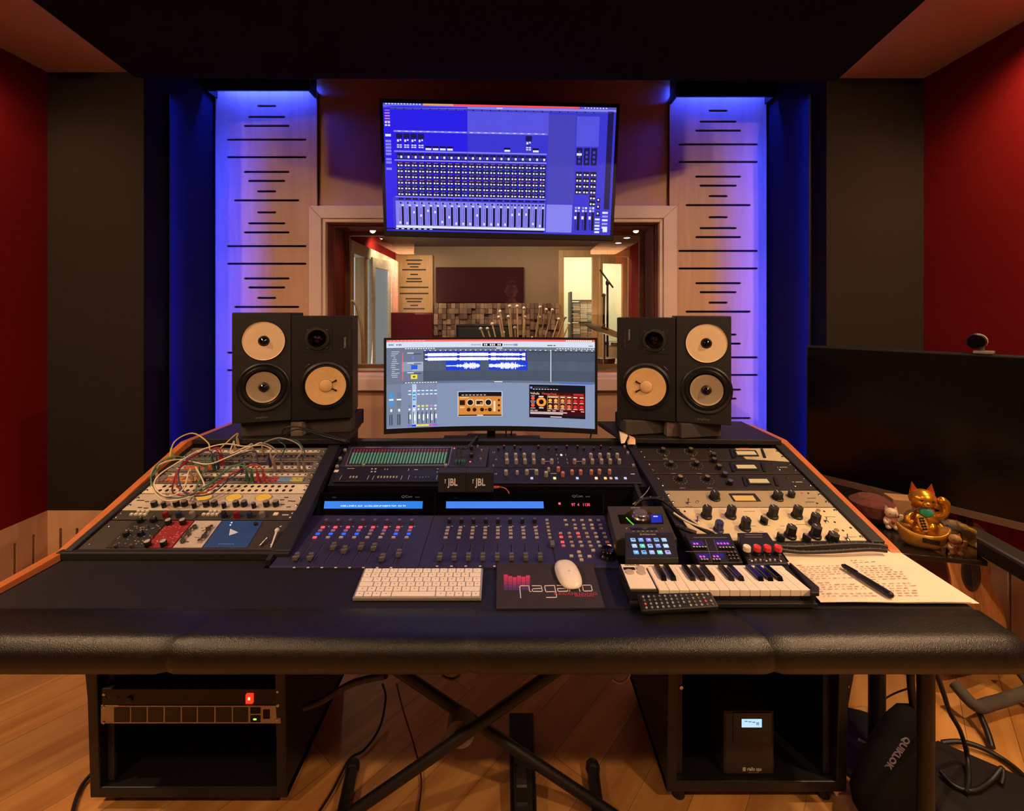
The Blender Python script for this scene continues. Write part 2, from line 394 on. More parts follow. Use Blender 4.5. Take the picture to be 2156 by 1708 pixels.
# slotted diffuser panels
PER = [(223, 20), (246, 39), (265, 48), (294, 83.5), (331, 83.5), (362, 48), (381, 39), (403, 20), (422, 68.5)]
def slotted(name, px0, px1, ptop, cxp, dy, k, lab, Y0=YW-.034, zbot=.0, sc=1.0):
    x0 = (px0-CX)/F*Y0; x1 = (px1-CX)/F*Y0; zt = H-(ptop-CY)/F*Y0; cx = (cxp-CX)/F*Y0
    b = MB(); cur = zt
    for r in range(4):
        for (py, hw) in PER:
            z = H-(py+dy+224.4*r-CY)/F*Y0; hw2 = hw/F*Y0; h = .0062
            if z < zbot+.05: break
            b.box(x0, x1, Y0, Y0+.014, z+h, cur, BIRCH)
            for a0, a1, sg in ((x0, cx-hw2, 1), (cx+hw2, x1, -1)):
                b.box(a0, a1, Y0, Y0+.014, z-h, z+h, BIRCH)
                # rounded slot end
                ex = cx-hw2 if sg == 1 else cx+hw2
                for s2 in (-1, 1):
                    b.prism([(ex, Y0+.014, z+s2*h), (ex+sg*h, Y0+.014, z+s2*h), (ex+sg*h*.3, Y0+.014, z+s2*h*.7), (ex, Y0+.014, z+s2*h*.2)], (0, -.014, 0), BIRCH)
            cur = z-h
    b.box(x0, x1, Y0, Y0+.014, zbot, cur, BIRCH)
    o = obj(name, b); tag(o, lab, 'acoustic panel', 'slotted panels either side of the window')
    bb = MB(); bb.box(x0+.002, x1-.002, Y0+.022, Y0+.03, zbot, zt, HOLE); obj('backing', bb, o)
    return x0, x1, zt
xa = slotted('slotted_panel', 455, 667, 190, 561.5, 0, 1, 'tall birch panel with horizontal slots left of the window behind the left speakers')
xb = slotted('slotted_panel', 1410, 1613, 203, 1512, 10, 1, 'tall birch panel with horizontal slots right of the window behind the right speakers')
LEDB = em('#4a7bff', 9.0)
for (x0, x1, zt), side, lx in ((xa, 'left', (0.0, .13)), (xb, 'right', (.40, .48))):
    b = MB(); y0 = 2.52
    zl = H+(zt-H)*y0/(YW-.034); b.box(x0, x1, y0, y0+.012, zl, 2.735, GLOSS); b.box(x0, x0+.01, y0+.012, YW-.036, zl, 2.705, BLK); b.box(x1-.01, x1, y0+.012, YW-.036, zl, 2.705, BLK)
    b.box(x0, x1, y0+.012, YW, 2.705, 2.735, BLK)
    o = obj('led_pelmet', b); tag(o, 'narrow black pelmet box above the %s slotted panel hiding a blue light strip' % side, 'light box', 'pelmets over the slotted panels')
    b = MB(); b.box(x0+.03, x1-.03, y0+.03, y0+.045, 2.69, 2.70, LEDB); obj('led_strip', b, o, label='glowing blue light strip')
    strip(((x0+x1)/2, y0+.045, 2.67), .5, .03, 10, ((x0+x1)/2, y0+.075, 1.9))
# vertical led strips at the outer edges of the panels
for X, dx, sd in ((-1.679, 1, 'left'), (1.458, -1, 'right')):
    b = MB(); b.box(X-.008, X+.008, 2.20, 2.206, 0, 2.4, BLK); b.box(X-.006-.004*dx, X+.006-.004*dx, 2.206, 2.211, .78, 1.48, em('#4a7bff', .6))
    o = obj('led_batten', b); tag(o, 'thin upright black batten with blue lights facing the wall behind the %s speakers' % sd, 'light strip', 'blue wall light battens')
    strip((X+.004*dx, 2.215, 1.45), .03, 1.9, 9 if dx > 0 else 8, (X-.01*dx, 2.65, 1.45)).data.spread = math.radians(80)

# ceiling downlights of the control room
for k, (x, y, z) in enumerate(DOWN+WASH):
    zz = z
    b = MB(Matrix.Translation((x, y, zz-.03))); b.lathe([(.055, .03), (.055, .0), (.042, -.004), (.04, .02), (.0001, .025)], [BLK, CHROME, CHROME, em('#ffd9a0', 6)], 20)
    tag(obj('ceiling_downlight', b), ['round downlight above the left end of the desk', 'round downlight in the left ceiling strip behind the viewpoint', 'round downlight above the right end of the desk', 'round downlight in the right ceiling strip behind the viewpoint', 'round downlight in the middle of the control room ceiling',
        'round downlight by the top of the left red wall', 'round downlight by the top of the right red wall'][k], 'ceiling light', 'control room downlights')

for k, (x, y, z) in enumerate(BACK_FILL):  # made-up boxes that shield the rear fill spots from the window glass
    b = MB(Matrix.Translation((x, y-.1, z))); b.box(-.12, .12, .0, .02, 0, .14, BLK); b.box(-.12, .12, .20, .215, 0, .15, BLK); b.box(-.12, -.105, .02, .20, 0, .14, PLASTER); b.box(.105, .12, .02, .20, 0, .14, PLASTER); b.box(-.12, .12, 0, .215, -.01, 0, PLASTER); tag(obj('fill_lamp_box', b), 'added black box around an unseen fill lamp on the rear wall, %s of the two' % ('left' if k == 0 else 'right'), 'wall light')
# ================================================================ LIVE ROOM BEHIND THE WINDOW
LX0, LX1, LY, LZ = -1.55, 1.57, 6.0, 2.22
LWALL = mat('#8f7862', .8, noise=.08, scale=3); LRED = fabric('red_wall_cloth', '#7d1f1a'); LDOOR = wood('door_pine', '#b08a58', '#c9a26c', .45, 3, 'Z', 10)
b = MB(); b.box(LX0-.1, LX1+.1, 2.93, 7.6, -.05, 0, FLOORM); struct('floor', b)
b = MB(); b.box(LX0-.1, LX1+.1, 2.93, 6.1, LZ, LZ+.1, mat('#6d5a48', .8)); struct('ceiling', b)
b = MB(); b.box(LX0-.1, LX0, 2.93, 4.22, 0, LZ, LRED); b.box(LX0-.1, LX0, 5.9, 6.1, 0, LZ, LRED); b.box(LX0-.1, LX0, 4.22, 5.9, 2.0, LZ, LRED); struct('wall_far_left', b)
b = MB(); b.box(LX1, LX1+.1, 2.93, 6.1, 0, LZ, LRED); struct('wall_far_right', b)
dx0, dx1 = W(1187, 600, 6).x, W(1247, 600, 6).x; ex0, ex1 = W(1262, 600, 6).x, W(1306, 600, 6).x; dz = H-(541-CY)/F*6
b = MB(); b.box(LX0-.1, W(1176, 0, 6).x, LY, LY+.1, 0, LZ, LWALL); b.box(W(1176, 0, 6).x, LX1, LY, LY+.1, H+(CY-527)/F*6, LZ, LWALL); struct('wall_far', b)
# lit space behind the door
PALE = mat('#e9e6cf', .8, noise=.02)
b = MB(); b.box(.4, 2.1, 7.5, 7.6, 0, 2.5, PALE); b.box(.3, .4, 6.1, 7.6, 0, 2.5, PALE); b.box(2.1, 2.2, 6.1, 7.6, 0, 2.5, PALE); b.box(.3, 2.2, 6.1, 7.6, 2.5, 2.6, PALE); b.box(LX1+.1, 2.2, 6.0, 6.1, 0, 2.5, PALE); struct('wall_far_hall', b)
lamp('AREA', (1.2, 6.7, 2.45), 24, (1, .93, .68), (1.2, 7.0, 0), shape='RECTANGLE', size=1.0, size_y=.6)
t = thing('door_2', '', '', (1.1, LY, 0)); del t['label']; del t['category']; t['kind'] = 'structure'
b = MB(); fx0, fx1 = W(1176, 0, 6).x, W(1326, 0, 6).x; fz = H+(CY-527)/F*6
b.box(fx0, dx0, LY-.02, LY+.06, 0, fz, LDOOR); b.box(dx0, fx1, LY-.02, LY+.06, dz, fz, LDOOR); b.box(dx1, ex0, LY-.02, LY+.06, 0, dz, LDOOR)
b.box(dx0, dx1, LY-.02, LY+.06, 0, .25, LDOOR); obj('door_leaf', b, t, .004)
b = MB(); M = Matrix.Translation((fx1-.04, LY-.03, 0)) @ Matrix.Rotation(math.radians(14), 4, 'Z')
b.box(-.40, -.36, -.02, .02, 0, fz-.1, LDOOR, M); b.box(-.08, 0, -.02, .02, 0, fz-.1, LDOOR, M); b.box(-.36, -.08, -.02, .02, dz-.1, fz-.1, LDOOR, M); b.box(-.36, -.08, -.02, .02, 0, .25, LDOOR, M); obj('door_leaf', b, t, .004)
# daylight window and open casement on the left wall
DAY = em('#c9d6e2', 1.0); WHT = mat('#cfc6b0', .5)
t = thing('window_2', '', '', (LX0, 5.0, .3)); del t['label']; del t['category']; t['kind'] = 'structure'
b = MB()
for y0, y1 in ((4.22, 4.32), (4.62, 4.72), (4.98, 5.1), (5.8, 5.9)): b.box(LX0-.06, LX0+.04, y0, y1, .1, 2.0, LDOOR if y0 < 4.9 else WHT)
b.box(LX0-.06, LX0+.05, 4.22, 5.9, 1.9, 2.02, WHT); b.box(LX0-.06, LX0+.04, 4.22, 5.9, .1, .3, WHT); obj('window_frame', b, t, .004)
b = MB(); b.box(LX0-.09, LX0-.08, 4.2, 5.9, .1, 2.0, DAY); obj('pane', b, t, label='bright daylit pane')
b = MB(); M = Matrix.Translation((LX0+.05, 4.80, 0)) @ Matrix.Rotation(math.radians(78), 4, 'Z')
for u0, u1, z0, z1 in ((0, .06, .3, 1.93), (.36, .42, .3, 1.93), (.06, .36, 1.82, 1.93), (.06, .36, .3, .42)): b.box(u0, u1, -.02, .02, z0, z1, WHT, M)
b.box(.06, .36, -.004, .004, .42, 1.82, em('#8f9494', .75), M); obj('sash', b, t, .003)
b = MB(); pts = []
for i in range(40): b.box(LX0+.10+.02*math.sin(i*1.1), LX0+.12+.02*math.sin(i*1.1), 5.30+i*.008, 5.309+i*.008, .2, 1.97, WHT)
tag(obj('curtain', b), 'pale folded curtain beside the open casement in the live room', 'curtain')

# far wall furnishings
Y6 = 5.95
zlo = H-(655-CY)/F*5.95
b = MB(); X0, X1 = W(833, 0, Y6).x, W(911, 0, Y6).x; SL2 = wood('slot_ply', '#a8804f', '#b98f5c', .5, 2.5, 'Z', 10)
b.box(X0, X1, 5.95, 5.99, .3, 2.1, SL2)
o = obj('slotted_panel', b, bevel=.003); tag(o, 'pale slotted panel on the far wall of the live room, seen through the window', 'acoustic panel')
b = MB()
for py, hw in ((548, 17), (556, 14), (562, 9), (568, 25), (578, 8), (587, 15), (593, 17), (605, 30), (618, 30), (629, 18), (635, 15), (643, 8), (650, 22)):
    p = W(872, py, 5.949); b.box(p.x-hw/F*5.95, p.x+hw/F*5.95, 5.945, 5.952, p.z-.008, p.z+.008, HOLE)
obj('slot', b, o)
b = MB(); a = W(918, 563, 5.95); c = W(1103, 637, 5.95); b.box(a.x, c.x, 5.93, 5.99, c.z, a.z, fabric('plum_cloth', '#3a1a20'))
tag(obj('wall_panel', b, bevel=.006), 'wide dark plum cloth panel on the far wall of the live room', 'acoustic panel')
b = MB(); a = W(800, 658, 5.2); c = W(909, 800, 5.2); b.box(a.x, c.x, 5.2, 5.26, .05, a.z, fabric('maroon_cloth', '#5a1a20'))
tag(obj('acoustic_screen', b, bevel=.006), 'dark red freestanding cloth screen in the live room, left of the monitor', 'acoustic screen')
b = MB(); rr = random.Random(3); a = W(914, 638, 5.9); c = W(1178, 0, 5.9); nx, nz = 30, 13; sx = (c.x-a.x)/nx; sz = .07
TAN = [mat('#9c7a62', .7), mat('#77594a', .7), mat('#876852', .7), mat('#614538', .7)]
for i in range(nx):
    for j in range(nz):
        d = rr.choice([.02, .05, .08]); b.box(a.x+i*sx, a.x+(i+1)*sx-.004, 5.96-d, 5.97, a.z-(j+1)*sz, a.z-j*sz-.004, rr.choice(TAN))
tag(obj('block_diffuser', b), 'patchwork diffuser of small tan and brown blocks low on the live room wall', 'diffuser')
b = MB(); b.box(W(960, 0, 5.3).x, W(1090, 0, 5.3).x, 5.3, 5.7, 0, H-(684-CY)/F*5.3, BLK); b.box(W(966, 0, 5.3).x, W(1084, 0, 5.3).x, 5.29, 5.3, .1, H-(690-CY)/F*5.3, DARK)
tag(obj('reflection_box', b, bevel=.01), 'dark box imitating the reflected person below the plum panel in the live room', 'reflection shape')  # dark box added for the person's reflection in the glass
# shelf of cases in the lit space behind the door
t = thing('media_rack', 'grey metal rack of disc cases behind the live room door', 'rack', (W(1222, 0, 6.9).x, 6.9, 0))
GM = mat('#4c4a48', .5); rx0, rx1 = W(1201, 0, 6.9).x, W(1252, 0, 6.9).x
b = MB()
for x in (rx0, rx1): b.box(x-.012, x+.012, 6.8, 7.1, 0, H+(CY-615)/F*6.9, GM)
obj('frame', b, t)
shz = [H-(py-CY)/F*6.9 for py in (632, 677, 715, 760)]
for z in shz: b = MB(); b.box(rx0, rx1, 6.8, 7.1, z-.01, z, GM); obj('shelf', b, t)
rr = random.Random(5)
for si, z in enumerate(shz[1:]):
    top = shz[si]-.05
    for cxi in range(3):
        zz = z
        while zz < top:
            h = rr.choice([.03, .045, .06]); b = MB(); xx = rx0+.03+cxi*(rx1-rx0-.04)/3
            b.box(xx, xx+(rx1-rx0-.06)/3, 6.81, 7.0, zz, zz+h-.006, mat(rr.choice(['#c9b8a0', '#d8cfc0', '#b89880', '#8f9aa0', '#c8b0a0', '#77706a']), .5))
            tag(obj('disc_case', b), 'thin plastic disc case in the stacks on the grey media rack', 'case', 'disc cases on the media rack'); zz += h
# microphone stand, cymbal, drums
t = thing('microphone_stand', 'black boom microphone stand behind the cymbal in the live room', 'microphone stand', W(1278, 790, 4.6).to_2d().to_3d())
YM = 4.6
b = MB(); p = W(1279, 600, YM); b.cyl((p.x, YM, .02), (p.x, YM, p.z), .011, .011, BLK, 8); obj('pole', b, t)
b = MB(); b.cyl(W(1263, 568, YM), W(1291, 606, YM), .009, .009, BLK, 8); obj('boom', b, t)
b = MB(); b.ell(W(1279, 596, YM), (.02, .02, .03), BLK); obj('clutch', b, t)
b = MB(); b.cyl(W(1272, 624, YM), W(1271, 690, YM), .013, .012, BLK, 8); b.ell(W(1271, 622, YM), (.022, .022, .02), BLK); obj('counterweight', b, t)
for k in range(3):
    b = MB(); a = k*2.1+.3; b.cyl((p.x, YM, .25), (p.x+.32*math.cos(a), YM+.32*math.sin(a), .01), .01, .01, BLK, 8); obj('leg', b, t)
BRASS = mat('#94774a', .4, .5, .2, 12)
t = thing('cymbal', 'tilted brass cymbal on a stand between the monitor and the right speakers', 'cymbal', (W(1268, 0, 3.9).x, 3.9, 0))
b = MB(Matrix.Translation(W(1272, 696, 3.9)) @ Matrix.Rotation(math.radians(17), 4, 'Y') @ Matrix.Rotation(math.radians(11), 4, 'X'))
b.lathe([(.0001, .03), (.03, .028), (.035, .015), (.16, .006), (.175, 0), (.16, .003), (.035, .01), (.0001, .02)], BRASS, 32); obj('plate', b, t)
b = MB(); p = W(1272, 694, 3.9); b.cyl((p.x, 3.9, .02), (p.x, 3.9, p.z+.05), .01, .01, CHROME, 8)
for k in range(3): a = k*2.1; b.cyl((p.x, 3.9, .3), (p.x+.22*math.cos(a), 3.9+.22*math.sin(a), .01), .01, .01, CHROME, 8)
obj('stand', b, t)
def drum(px, py, Y, r, h, c, lab, rx=0):
    p = W(px, py, Y); t = thing('drum', lab, 'drum', (p.x, p.y, p.z-h), 'drums in the live room')
    M = Matrix.Translation(p) @ Matrix.Rotation(rx, 4, 'X')
    b = MB(M); b.lathe([(r, -h), (r, 0)], mat(c, .35, noise=.1), 28); obj('shell', b, t)
    b = MB(M); b.lathe([(.0001, .002), (r*.97, .002)], mat('#cfc3a4', .6), 28); obj('drum_head', b, t)
    b = MB(M); b.lathe([(r*.97, .012), (r*1.04, .012), (r*1.04, -.02), (r, -.02)], CHROME, 28); obj('hoop', b, t)
    b = MB()
    for k in range(3): a = k*2.1+.5; b.cyl((p.x+r*.9*math.cos(a), p.y+r*.9*math.sin(a), p.z-h), (p.x+r*1.2*math.cos(a), p.y+r*1.2*math.sin(a), 0), .008, .008, CHROME, 6)
    obj('leg', b, t)
drum(1272, 756, 4.35, .10, .12, '#8a6b40', 'amber snare drum low behind the right edge of the monitor')
drum(1300, 722, 5.0, .14, .16, '#b39a6a', 'pale tom drum under the cymbal')
# long pale sticks with white tips in a pot
t = thing('reed_bundle', 'fan of long pale reeds with white tips above the monitor', 'dried plant', (W(1110, 0, 4.9).x, 4.9, 0))
STK = mat('#c8a67a', .6); TIP = mat('#e6dccb', .5); rr = random.Random(11)
b = MB(); base = W(1095, 800, 4.9)
b.lathe([(.0001, 0), (.11, 0), (.15, .35), (.14, .55), (.12, .55), (.0001, .5)], mat('#4a3528', .5), 20, Matrix.Translation((base.x, 4.9, 0))); obj('pot', b, t)
for i, (px, py) in enumerate(((1012, 692), (1026, 692), (1036, 682), (1050, 668), (1053, 656), (1070, 667), (1073, 645), (1089, 645), (1103, 649), (1105, 668), (1137, 647), (1150, 652), (1163, 653), (1135, 668), (1120, 712), (1190, 668), (1198, 682), (1176, 672), (1084, 690), (1060, 700))):
    p = W(px, py, 4.9+rr.uniform(-.1, .1)); q = Vector((base.x+(p.x-base.x)*.25, 4.9, .52))
    b = MB(); m = q.lerp(p, .5)+Vector(((p.x-q.x)*.12, 0, .03)); b.tube([q, m, p], .0085, STK, 5, 4); b.ell(p, (.018, .018, .018), TIP, 8, 6); obj('stem', b, t)
# curved pale stand pipes at the left of the window
b = MB(); Yp = 4.0
b.tube([W(736, 790, Yp), W(736, 700, Yp), W(737, 645, Yp), W(743, 634, Yp), W(752, 650, Yp), W(762, 700, Yp), W(764, 790, Yp), W(764, 900, Yp)], .012, mat('#b8a888', .4), 8)
b.lathe([(.0001, 0), (.14, 0), (.13, .02), (.0001, .03)], BLK, 20, Matrix.Translation((W(764, 0, Yp).x, Yp, 0)))
tag(obj('arched_stand', b), 'pale arched metal stand near the live room window, left of the monitor', 'stand')
# live room downlights
for i, (px, py, pw) in enumerate(((785, 495, 9), (799, 501, 0), (800, 507, 0), (1320, 499, 9), (1302, 510, 0), (1285, 521, 0))):
    Yd = (LZ-H)/((CY-py)/F); p = W(px, py, Yd); t = MB(Matrix.Translation((p.x, p.y, LZ-.012)))
    t.lathe([(.05, .012), (.05, 0), (.035, 0), (.0001, .004)], [CHROME, CHROME, em('#fff0c8', 5)], 16)
    tag(obj('ceiling_downlight', t), 'small bright downlight in the live room ceiling, %s of the %s row' % (['largest', 'middle one', 'farthest'][i % 3], 'left' if i < 3 else 'right'), 'ceiling light', 'live room downlights')
for x, y, aim, pw in ((-1.2, 3.5, (-1.55, 3.6, 1), 20), (1.3, 4.3, (1.57, 4.6, 1), 34), (-.3, 4.5, (-.3, 6, 1), 42), (.6, 4.7, (.6, 6, .8), 32), (-1.2, 5.2, (-1.3, 6, 1), 20), (-1.35, 4.9, (-1.55, 5.2, 1.6), 14)):
    spot((x, y, LZ-.03), pw, aim, 130, .7, (1, .72, .45), .04)
lamp('AREA', (LX0+.08, 5.0, 1.2), 10, (.85, .92, 1), (1, 5.0, 1.0), shape='RECTANGLE', size=1.4, size_y=1.4)
# ================================================================ DESK
DX0, DX1 = -1.15, .985
dk = thing('studio_desk', 'wide black studio desk with padded armrest and orange wooden side edges', 'desk', (-.08, 1.2, 0))
BOARD = mat('#0e0b0a', .55, noise=.1, scale=80)
b = MB(); b.box(DX0, -.615, .94, 1.9, .668, .70, BOARD); b.box(.39, DX1, .94, 1.9, .668, .70, BOARD); b.box(-.615, .39, .94, 1.115, .668, .70, BOARD); b.box(-.615, .39, 1.115, 1.9, .655, .68, BOARD)
obj('desktop', b, dk)
# padded armrest in sections with seams
def armrest_profile(k=1.0):
    P = []
    P += [(.962, .652), (.962, .700), (.955, .7055)]
    P += [(.925, .7065), (.895, .7055)]
    for i in range(9):
        a = PI/2+PI/2*i/8; P.append((.884+.034*math.cos(a), .671+.034*math.sin(a)))
    P += [(.850, .662), (.8515, .6485), (.862, .6445)]
    return P
prof = armrest_profile()
seams = [-1.30, -.605, -.075, .462, DX1]
slant = {-.605: (-.05), -.075: -.006, .462: .035}
for k in range(4):
    x0, x1 = seams[k], seams[k+1]
    b = MB(); n = 14; vs = []; m = len(prof)
    for i in range(n+1):
        t = i/n
        for (y, z) in prof:
            s0 = slant.get(x0, 0)*((.962-y)/.11); s1 = slant.get(x1, 0)*((.962-y)/.11)
            e = min(t, 1-t)*(x1-x0); pinch = .0035*math.exp(-(e/.010)**2) if ((t < .5 and k > 0) or (t >= .5 and k < 3) or k == 3) else 0
            tt = t if 0 < t < 1 else t
            # denser rings near the seams
            tt = .5-.5*math.cos(PI*t); tt = .5-.5*math.cos(PI*tt)
            e = min(tt, 1-tt)*(x1-x0); pinch = .004*math.exp(-(e/.008)**2)
            cy, cz = .905, .678; x = (x0+s0)*(1-tt)+(x1+s1)*tt
            r = Vector((y-cy, z-cz)); r = r*(1-pinch/max(.02, r.length)); vs.append((x, cy+r.x, cz+r.y))
    fs = [(i*m+j, i*m+(j+1) % m, (i+1)*m+(j+1) % m, (i+1)*m+j) for i in range(n) for j in range(m)]
    fs += [tuple(range(m))[::-1], tuple(range(n*m, n*m+m))]
    b.add(vs, fs, LEATHER, True); o = obj('armrest', b, dk)
# side edges
b = MB(); xl = -1.150
pr = [(.95, .712), (1.168, .718), (1.60, .876), (1.9, .876), (1.9, .60), (.95, .60)]
b.prism([(xl, y, z) for y, z in pr], (-.024, 0, 0), TRIMW); obj('side_panel', b, dk, .002, label='orange wooden left side edge')
b = MB(); pr = [(1.165, .703), (1.18, .712), (1.665, .863), (1.9, .863), (1.9, .60), (1.165, .60)]
b.prism([(DX1, y, z) for y, z in pr], (.028, 0, 0), TRIMW); obj('side_panel', b, dk, .002, label='orange wooden right side edge')
# black inner rails of the racks
def rail(name, p0, p1, w, up=.012, m=BLK, dn=.1):
    b = MB(); a = Vector(p0); c = Vector(p1); W_ = Vector((w, 0, 0))
    b.prism([a, a+W_, c+W_, c], (0, 0, up), m) if not dn else b.prism([a+Vector((0, 0, up)), c+Vector((0, 0, up)), c-Vector((0, 0, dn)), Vector((a.x, a.y, a.z-dn if a.z-dn > .69 else .69))], W_, m)
    return b
# pixel corner quads of the three rack bays
QL = Quad(RACK, (407, 944), (692, 944), (585, 1160), (162, 1160))
QR = Quad(RACK, (1338, 944), (1632, 944), (1826, 1141), (1462, 1141))
def wedge(q, e=.0, w=.03, side=-1, name='rack_rail'):
    """rail running beside a quad edge: side -1 left, +1 right"""
    N = RACK.N
    a = q.p(0 if side < 0 else 1, 0); c = q.p(0 if side < 0 else 1, 1)
    d = Vector((side*w, 0, 0)); V = RACK.V*.012
    pts = [a+V, c-V, c-V+d, a+V+d]
    b = MB(); b.prism([p+N*.012 for p in pts], -N*.03, BLK2); return b
obj('rack_rail', wedge(QL, side=-1, w=.019), dk, .002); obj('rack_rail', wedge(QL, side=1, w=.04), dk, .002)
obj('rack_rail', wedge(QR, side=1, w=.036), dk, .002); obj('rack_rail', wedge(QR, side=-1, w=.03), dk, .002)
# rack shells (closed boxes below the panels)
def shell(q, x0, x1, zf):
    b = MB(); y0 = q.p(0, 1).y+.012; y1 = q.p(0, 0).y+.03
    z0 = RACK.z0+RACK.s*(y0-RACK.Y0)-.03; z1 = RACK.z0+RACK.s*(y1-RACK.Y0)-.03
    b.prism([(x0, y0, zf), (x0, y0, max(zf+.002, z0)), (x0, y1, z1), (x0, y1, zf)], (x1-x0, 0, 0), BLK); return b
obj('rack_shell', shell(QL, -1.149, -.62, .6995), dk); obj('rack_shell', shell(QR, .40, .983, .6995), dk)
b = MB(); b.box(-1.13, .98, 1.66, 1.70, .70, .86, BLK); obj('rear_panel', b, dk)
# lip in front of left rack
b = MB(); a = QL.p(0, 1); c = QL.p(1, 1); b.box(a.x-.035, c.x+.04, a.y-.022, a.y-.002, .70, a.z+.006, BLK2); obj('front_lip', b, dk, .003)
a = QR.p(0, 1); c = QR.p(1, 1); b = MB(); b.box(.50, c.x+.02, a.y-.02, a.y-.003, .70, a.z+.004, BLK2); obj('front_lip', b, dk, .003)
# slanted cheek between left rack and the controllers
b = MB(); b.prism([(-.618, 1.13, .69), (-.618, 1.13, .712), (-.618, 1.62, .85), (-.618, 1.62, .69)], (.012, 0, 0), BLK2); obj('bay_side', b, dk)
b = MB(); b.prism([(.385, 1.25, .69), (.385, 1.25, .735), (.385, 1.62, .85), (.385, 1.62, .69)], (.012, 0, 0), BLK2); obj('bay_side', b, dk)
# centre rack cradle: slab under the top units, recessed dark face under it
QCL = Quad(RACK, (735, 941), (1030, 941), (1018, 1017), (700, 1017)); QCR = Quad(RACK, (1031, 941), (1325, 941), (1352, 1020), (1025, 1020))
b = MB(); N = RACK.N
pts = [RACK.at(722, 936), RACK.at(1338, 936), RACK.at(1366, 1023), RACK.at(690, 1021)]
b.prism([p-N*.004 for p in pts], -N*.09, BLK); obj('rack_shell', b, dk)
# tilted speaker bridges left and right
b = MB(); b.prism([(-1.14, 1.615, .862), (-.590, 1.615, .862), (-.630, 1.885, .862), (-1.14, 1.885, .862)], (0, 0, .018), BLK2); obj('speaker_shelf', b, dk, .002)
b = MB(); b.prism([(.405, 1.64, .858), (.965, 1.615, .858), (.965, 1.90, .858), (.360, 1.90, .858)], (0, 0, .018), BLK2); obj('speaker_shelf', b, dk, .002)
for x in (-1.1, -.65, .45, .92): b = MB(); b.box(x-.012, x+.012, 1.72, 1.87, .70, .86, BLK); obj('shelf_support', b, dk)
# pedestals with rack openings
def pedestal(x0, x1, flare_l, flare_r, yf, lab):
    b = MB(); t = .028; z0, z1 = .035, .665; yb = 1.62
    def side(xi, xo, fl):
        # side board, flared towards the top front
        b.prism([(xi, yf, z0), (xi, yb, z0), (xi, yb, z1), (xi, yf-.02, z1)], (xo-xi, 0, 0), BLK)
    side(x0+t, x0, 0); side(x1-t, x1, 0)
    b.box(x0, x1, yf, yb, z0, z0+t, BLK); b.box(x0, x1, yf-.02, yb, .50, z1, BLK); b.box(x0+t, x1-t, yb-.02, yb, z0, .5, HOLE)
    for s, x, f in ((-1, x0, flare_l), (1, x1, flare_r)):
        if f: b.prism([(x, yf-.004, .26), (x, yf-.02, z1), (x+s*f, yf-.02, z1), (x+s*f*.75, yf-.012, .5)], (0, .35, 0), BLK)
    return obj('rack_pedestal', b, dk, .003, label=lab)
pedestal(-1.127, -.600, .02, 0, 1.205, 'left pedestal holding the power strip unit'); pedestal(.418, .905, 0, .05, 1.22, 'right pedestal holding the battery unit')
for x in (-1.08, -.65, .46, .86):
    for y in (1.25, 1.56): b = MB(); b.cyl((x, y, 0), (x, y, .036), .018, .016, BLK, 12); obj('foot', b, dk)
# rack rails inside pedestals
for x in (-1.095, -.638): b = MB(); b.box(x, x+.018, 1.222, 1.23, .065, .50, BLK2); obj('rack_rail', b, dk)
for x in (.45, .855): b = MB(); b.box(x, x+.018, 1.24, 1.248, .065, .50, BLK2); obj('rack_rail', b, dk)
# right extra leg
b = MB(); b.cyl((.917, 1.0, .0), (.917, 1.0, .664), .016, .016, BLK, 20); obj('leg', b, dk)
b = MB(); b.box(.70, .97, .99, 1.2, .62, .666, BLK); obj('leg_bracket', b, dk)

# ================================================================ SPEAKERS
SPK = mat('#171311', .6, noise=.1, scale=70, bump=.1); SPK2 = mat('#0c0a0f', .5, noise=.1, scale=50, bump=.08)
CONEW = mat('#e3c6a0', .55, noise=.03); PAPER = mat('#dcb27a', .7, noise=.06, scale=60); RUB = mat('#0b0a0b', .4); RUB2 = mat('#1b1716', .5)
SILV = mat('#cdbb9e', .3, .55, .03)
def face_frame(pl, pr):
    """pl, pr: lower left and lower right corners of the front; x right, y into the box, z up"""
    x = (pr-pl); wdt = x.length; x = x.normalized(); z = Vector((0, 0, 1)); y = z.cross(x)
    return Matrix(((x.x, y.x, 0, pl.x), (x.y, y.y, 0, pl.y), (x.z, y.z, 1, pl.z), (0, 0, 0, 1))), wdt
def drv(M, x, z, r0=0):  # local frame of a driver: its z axis points out of the front
    return M @ Matrix.Translation((x, 0, z)) @ Matrix.Rotation(PI/2, 4, 'X')
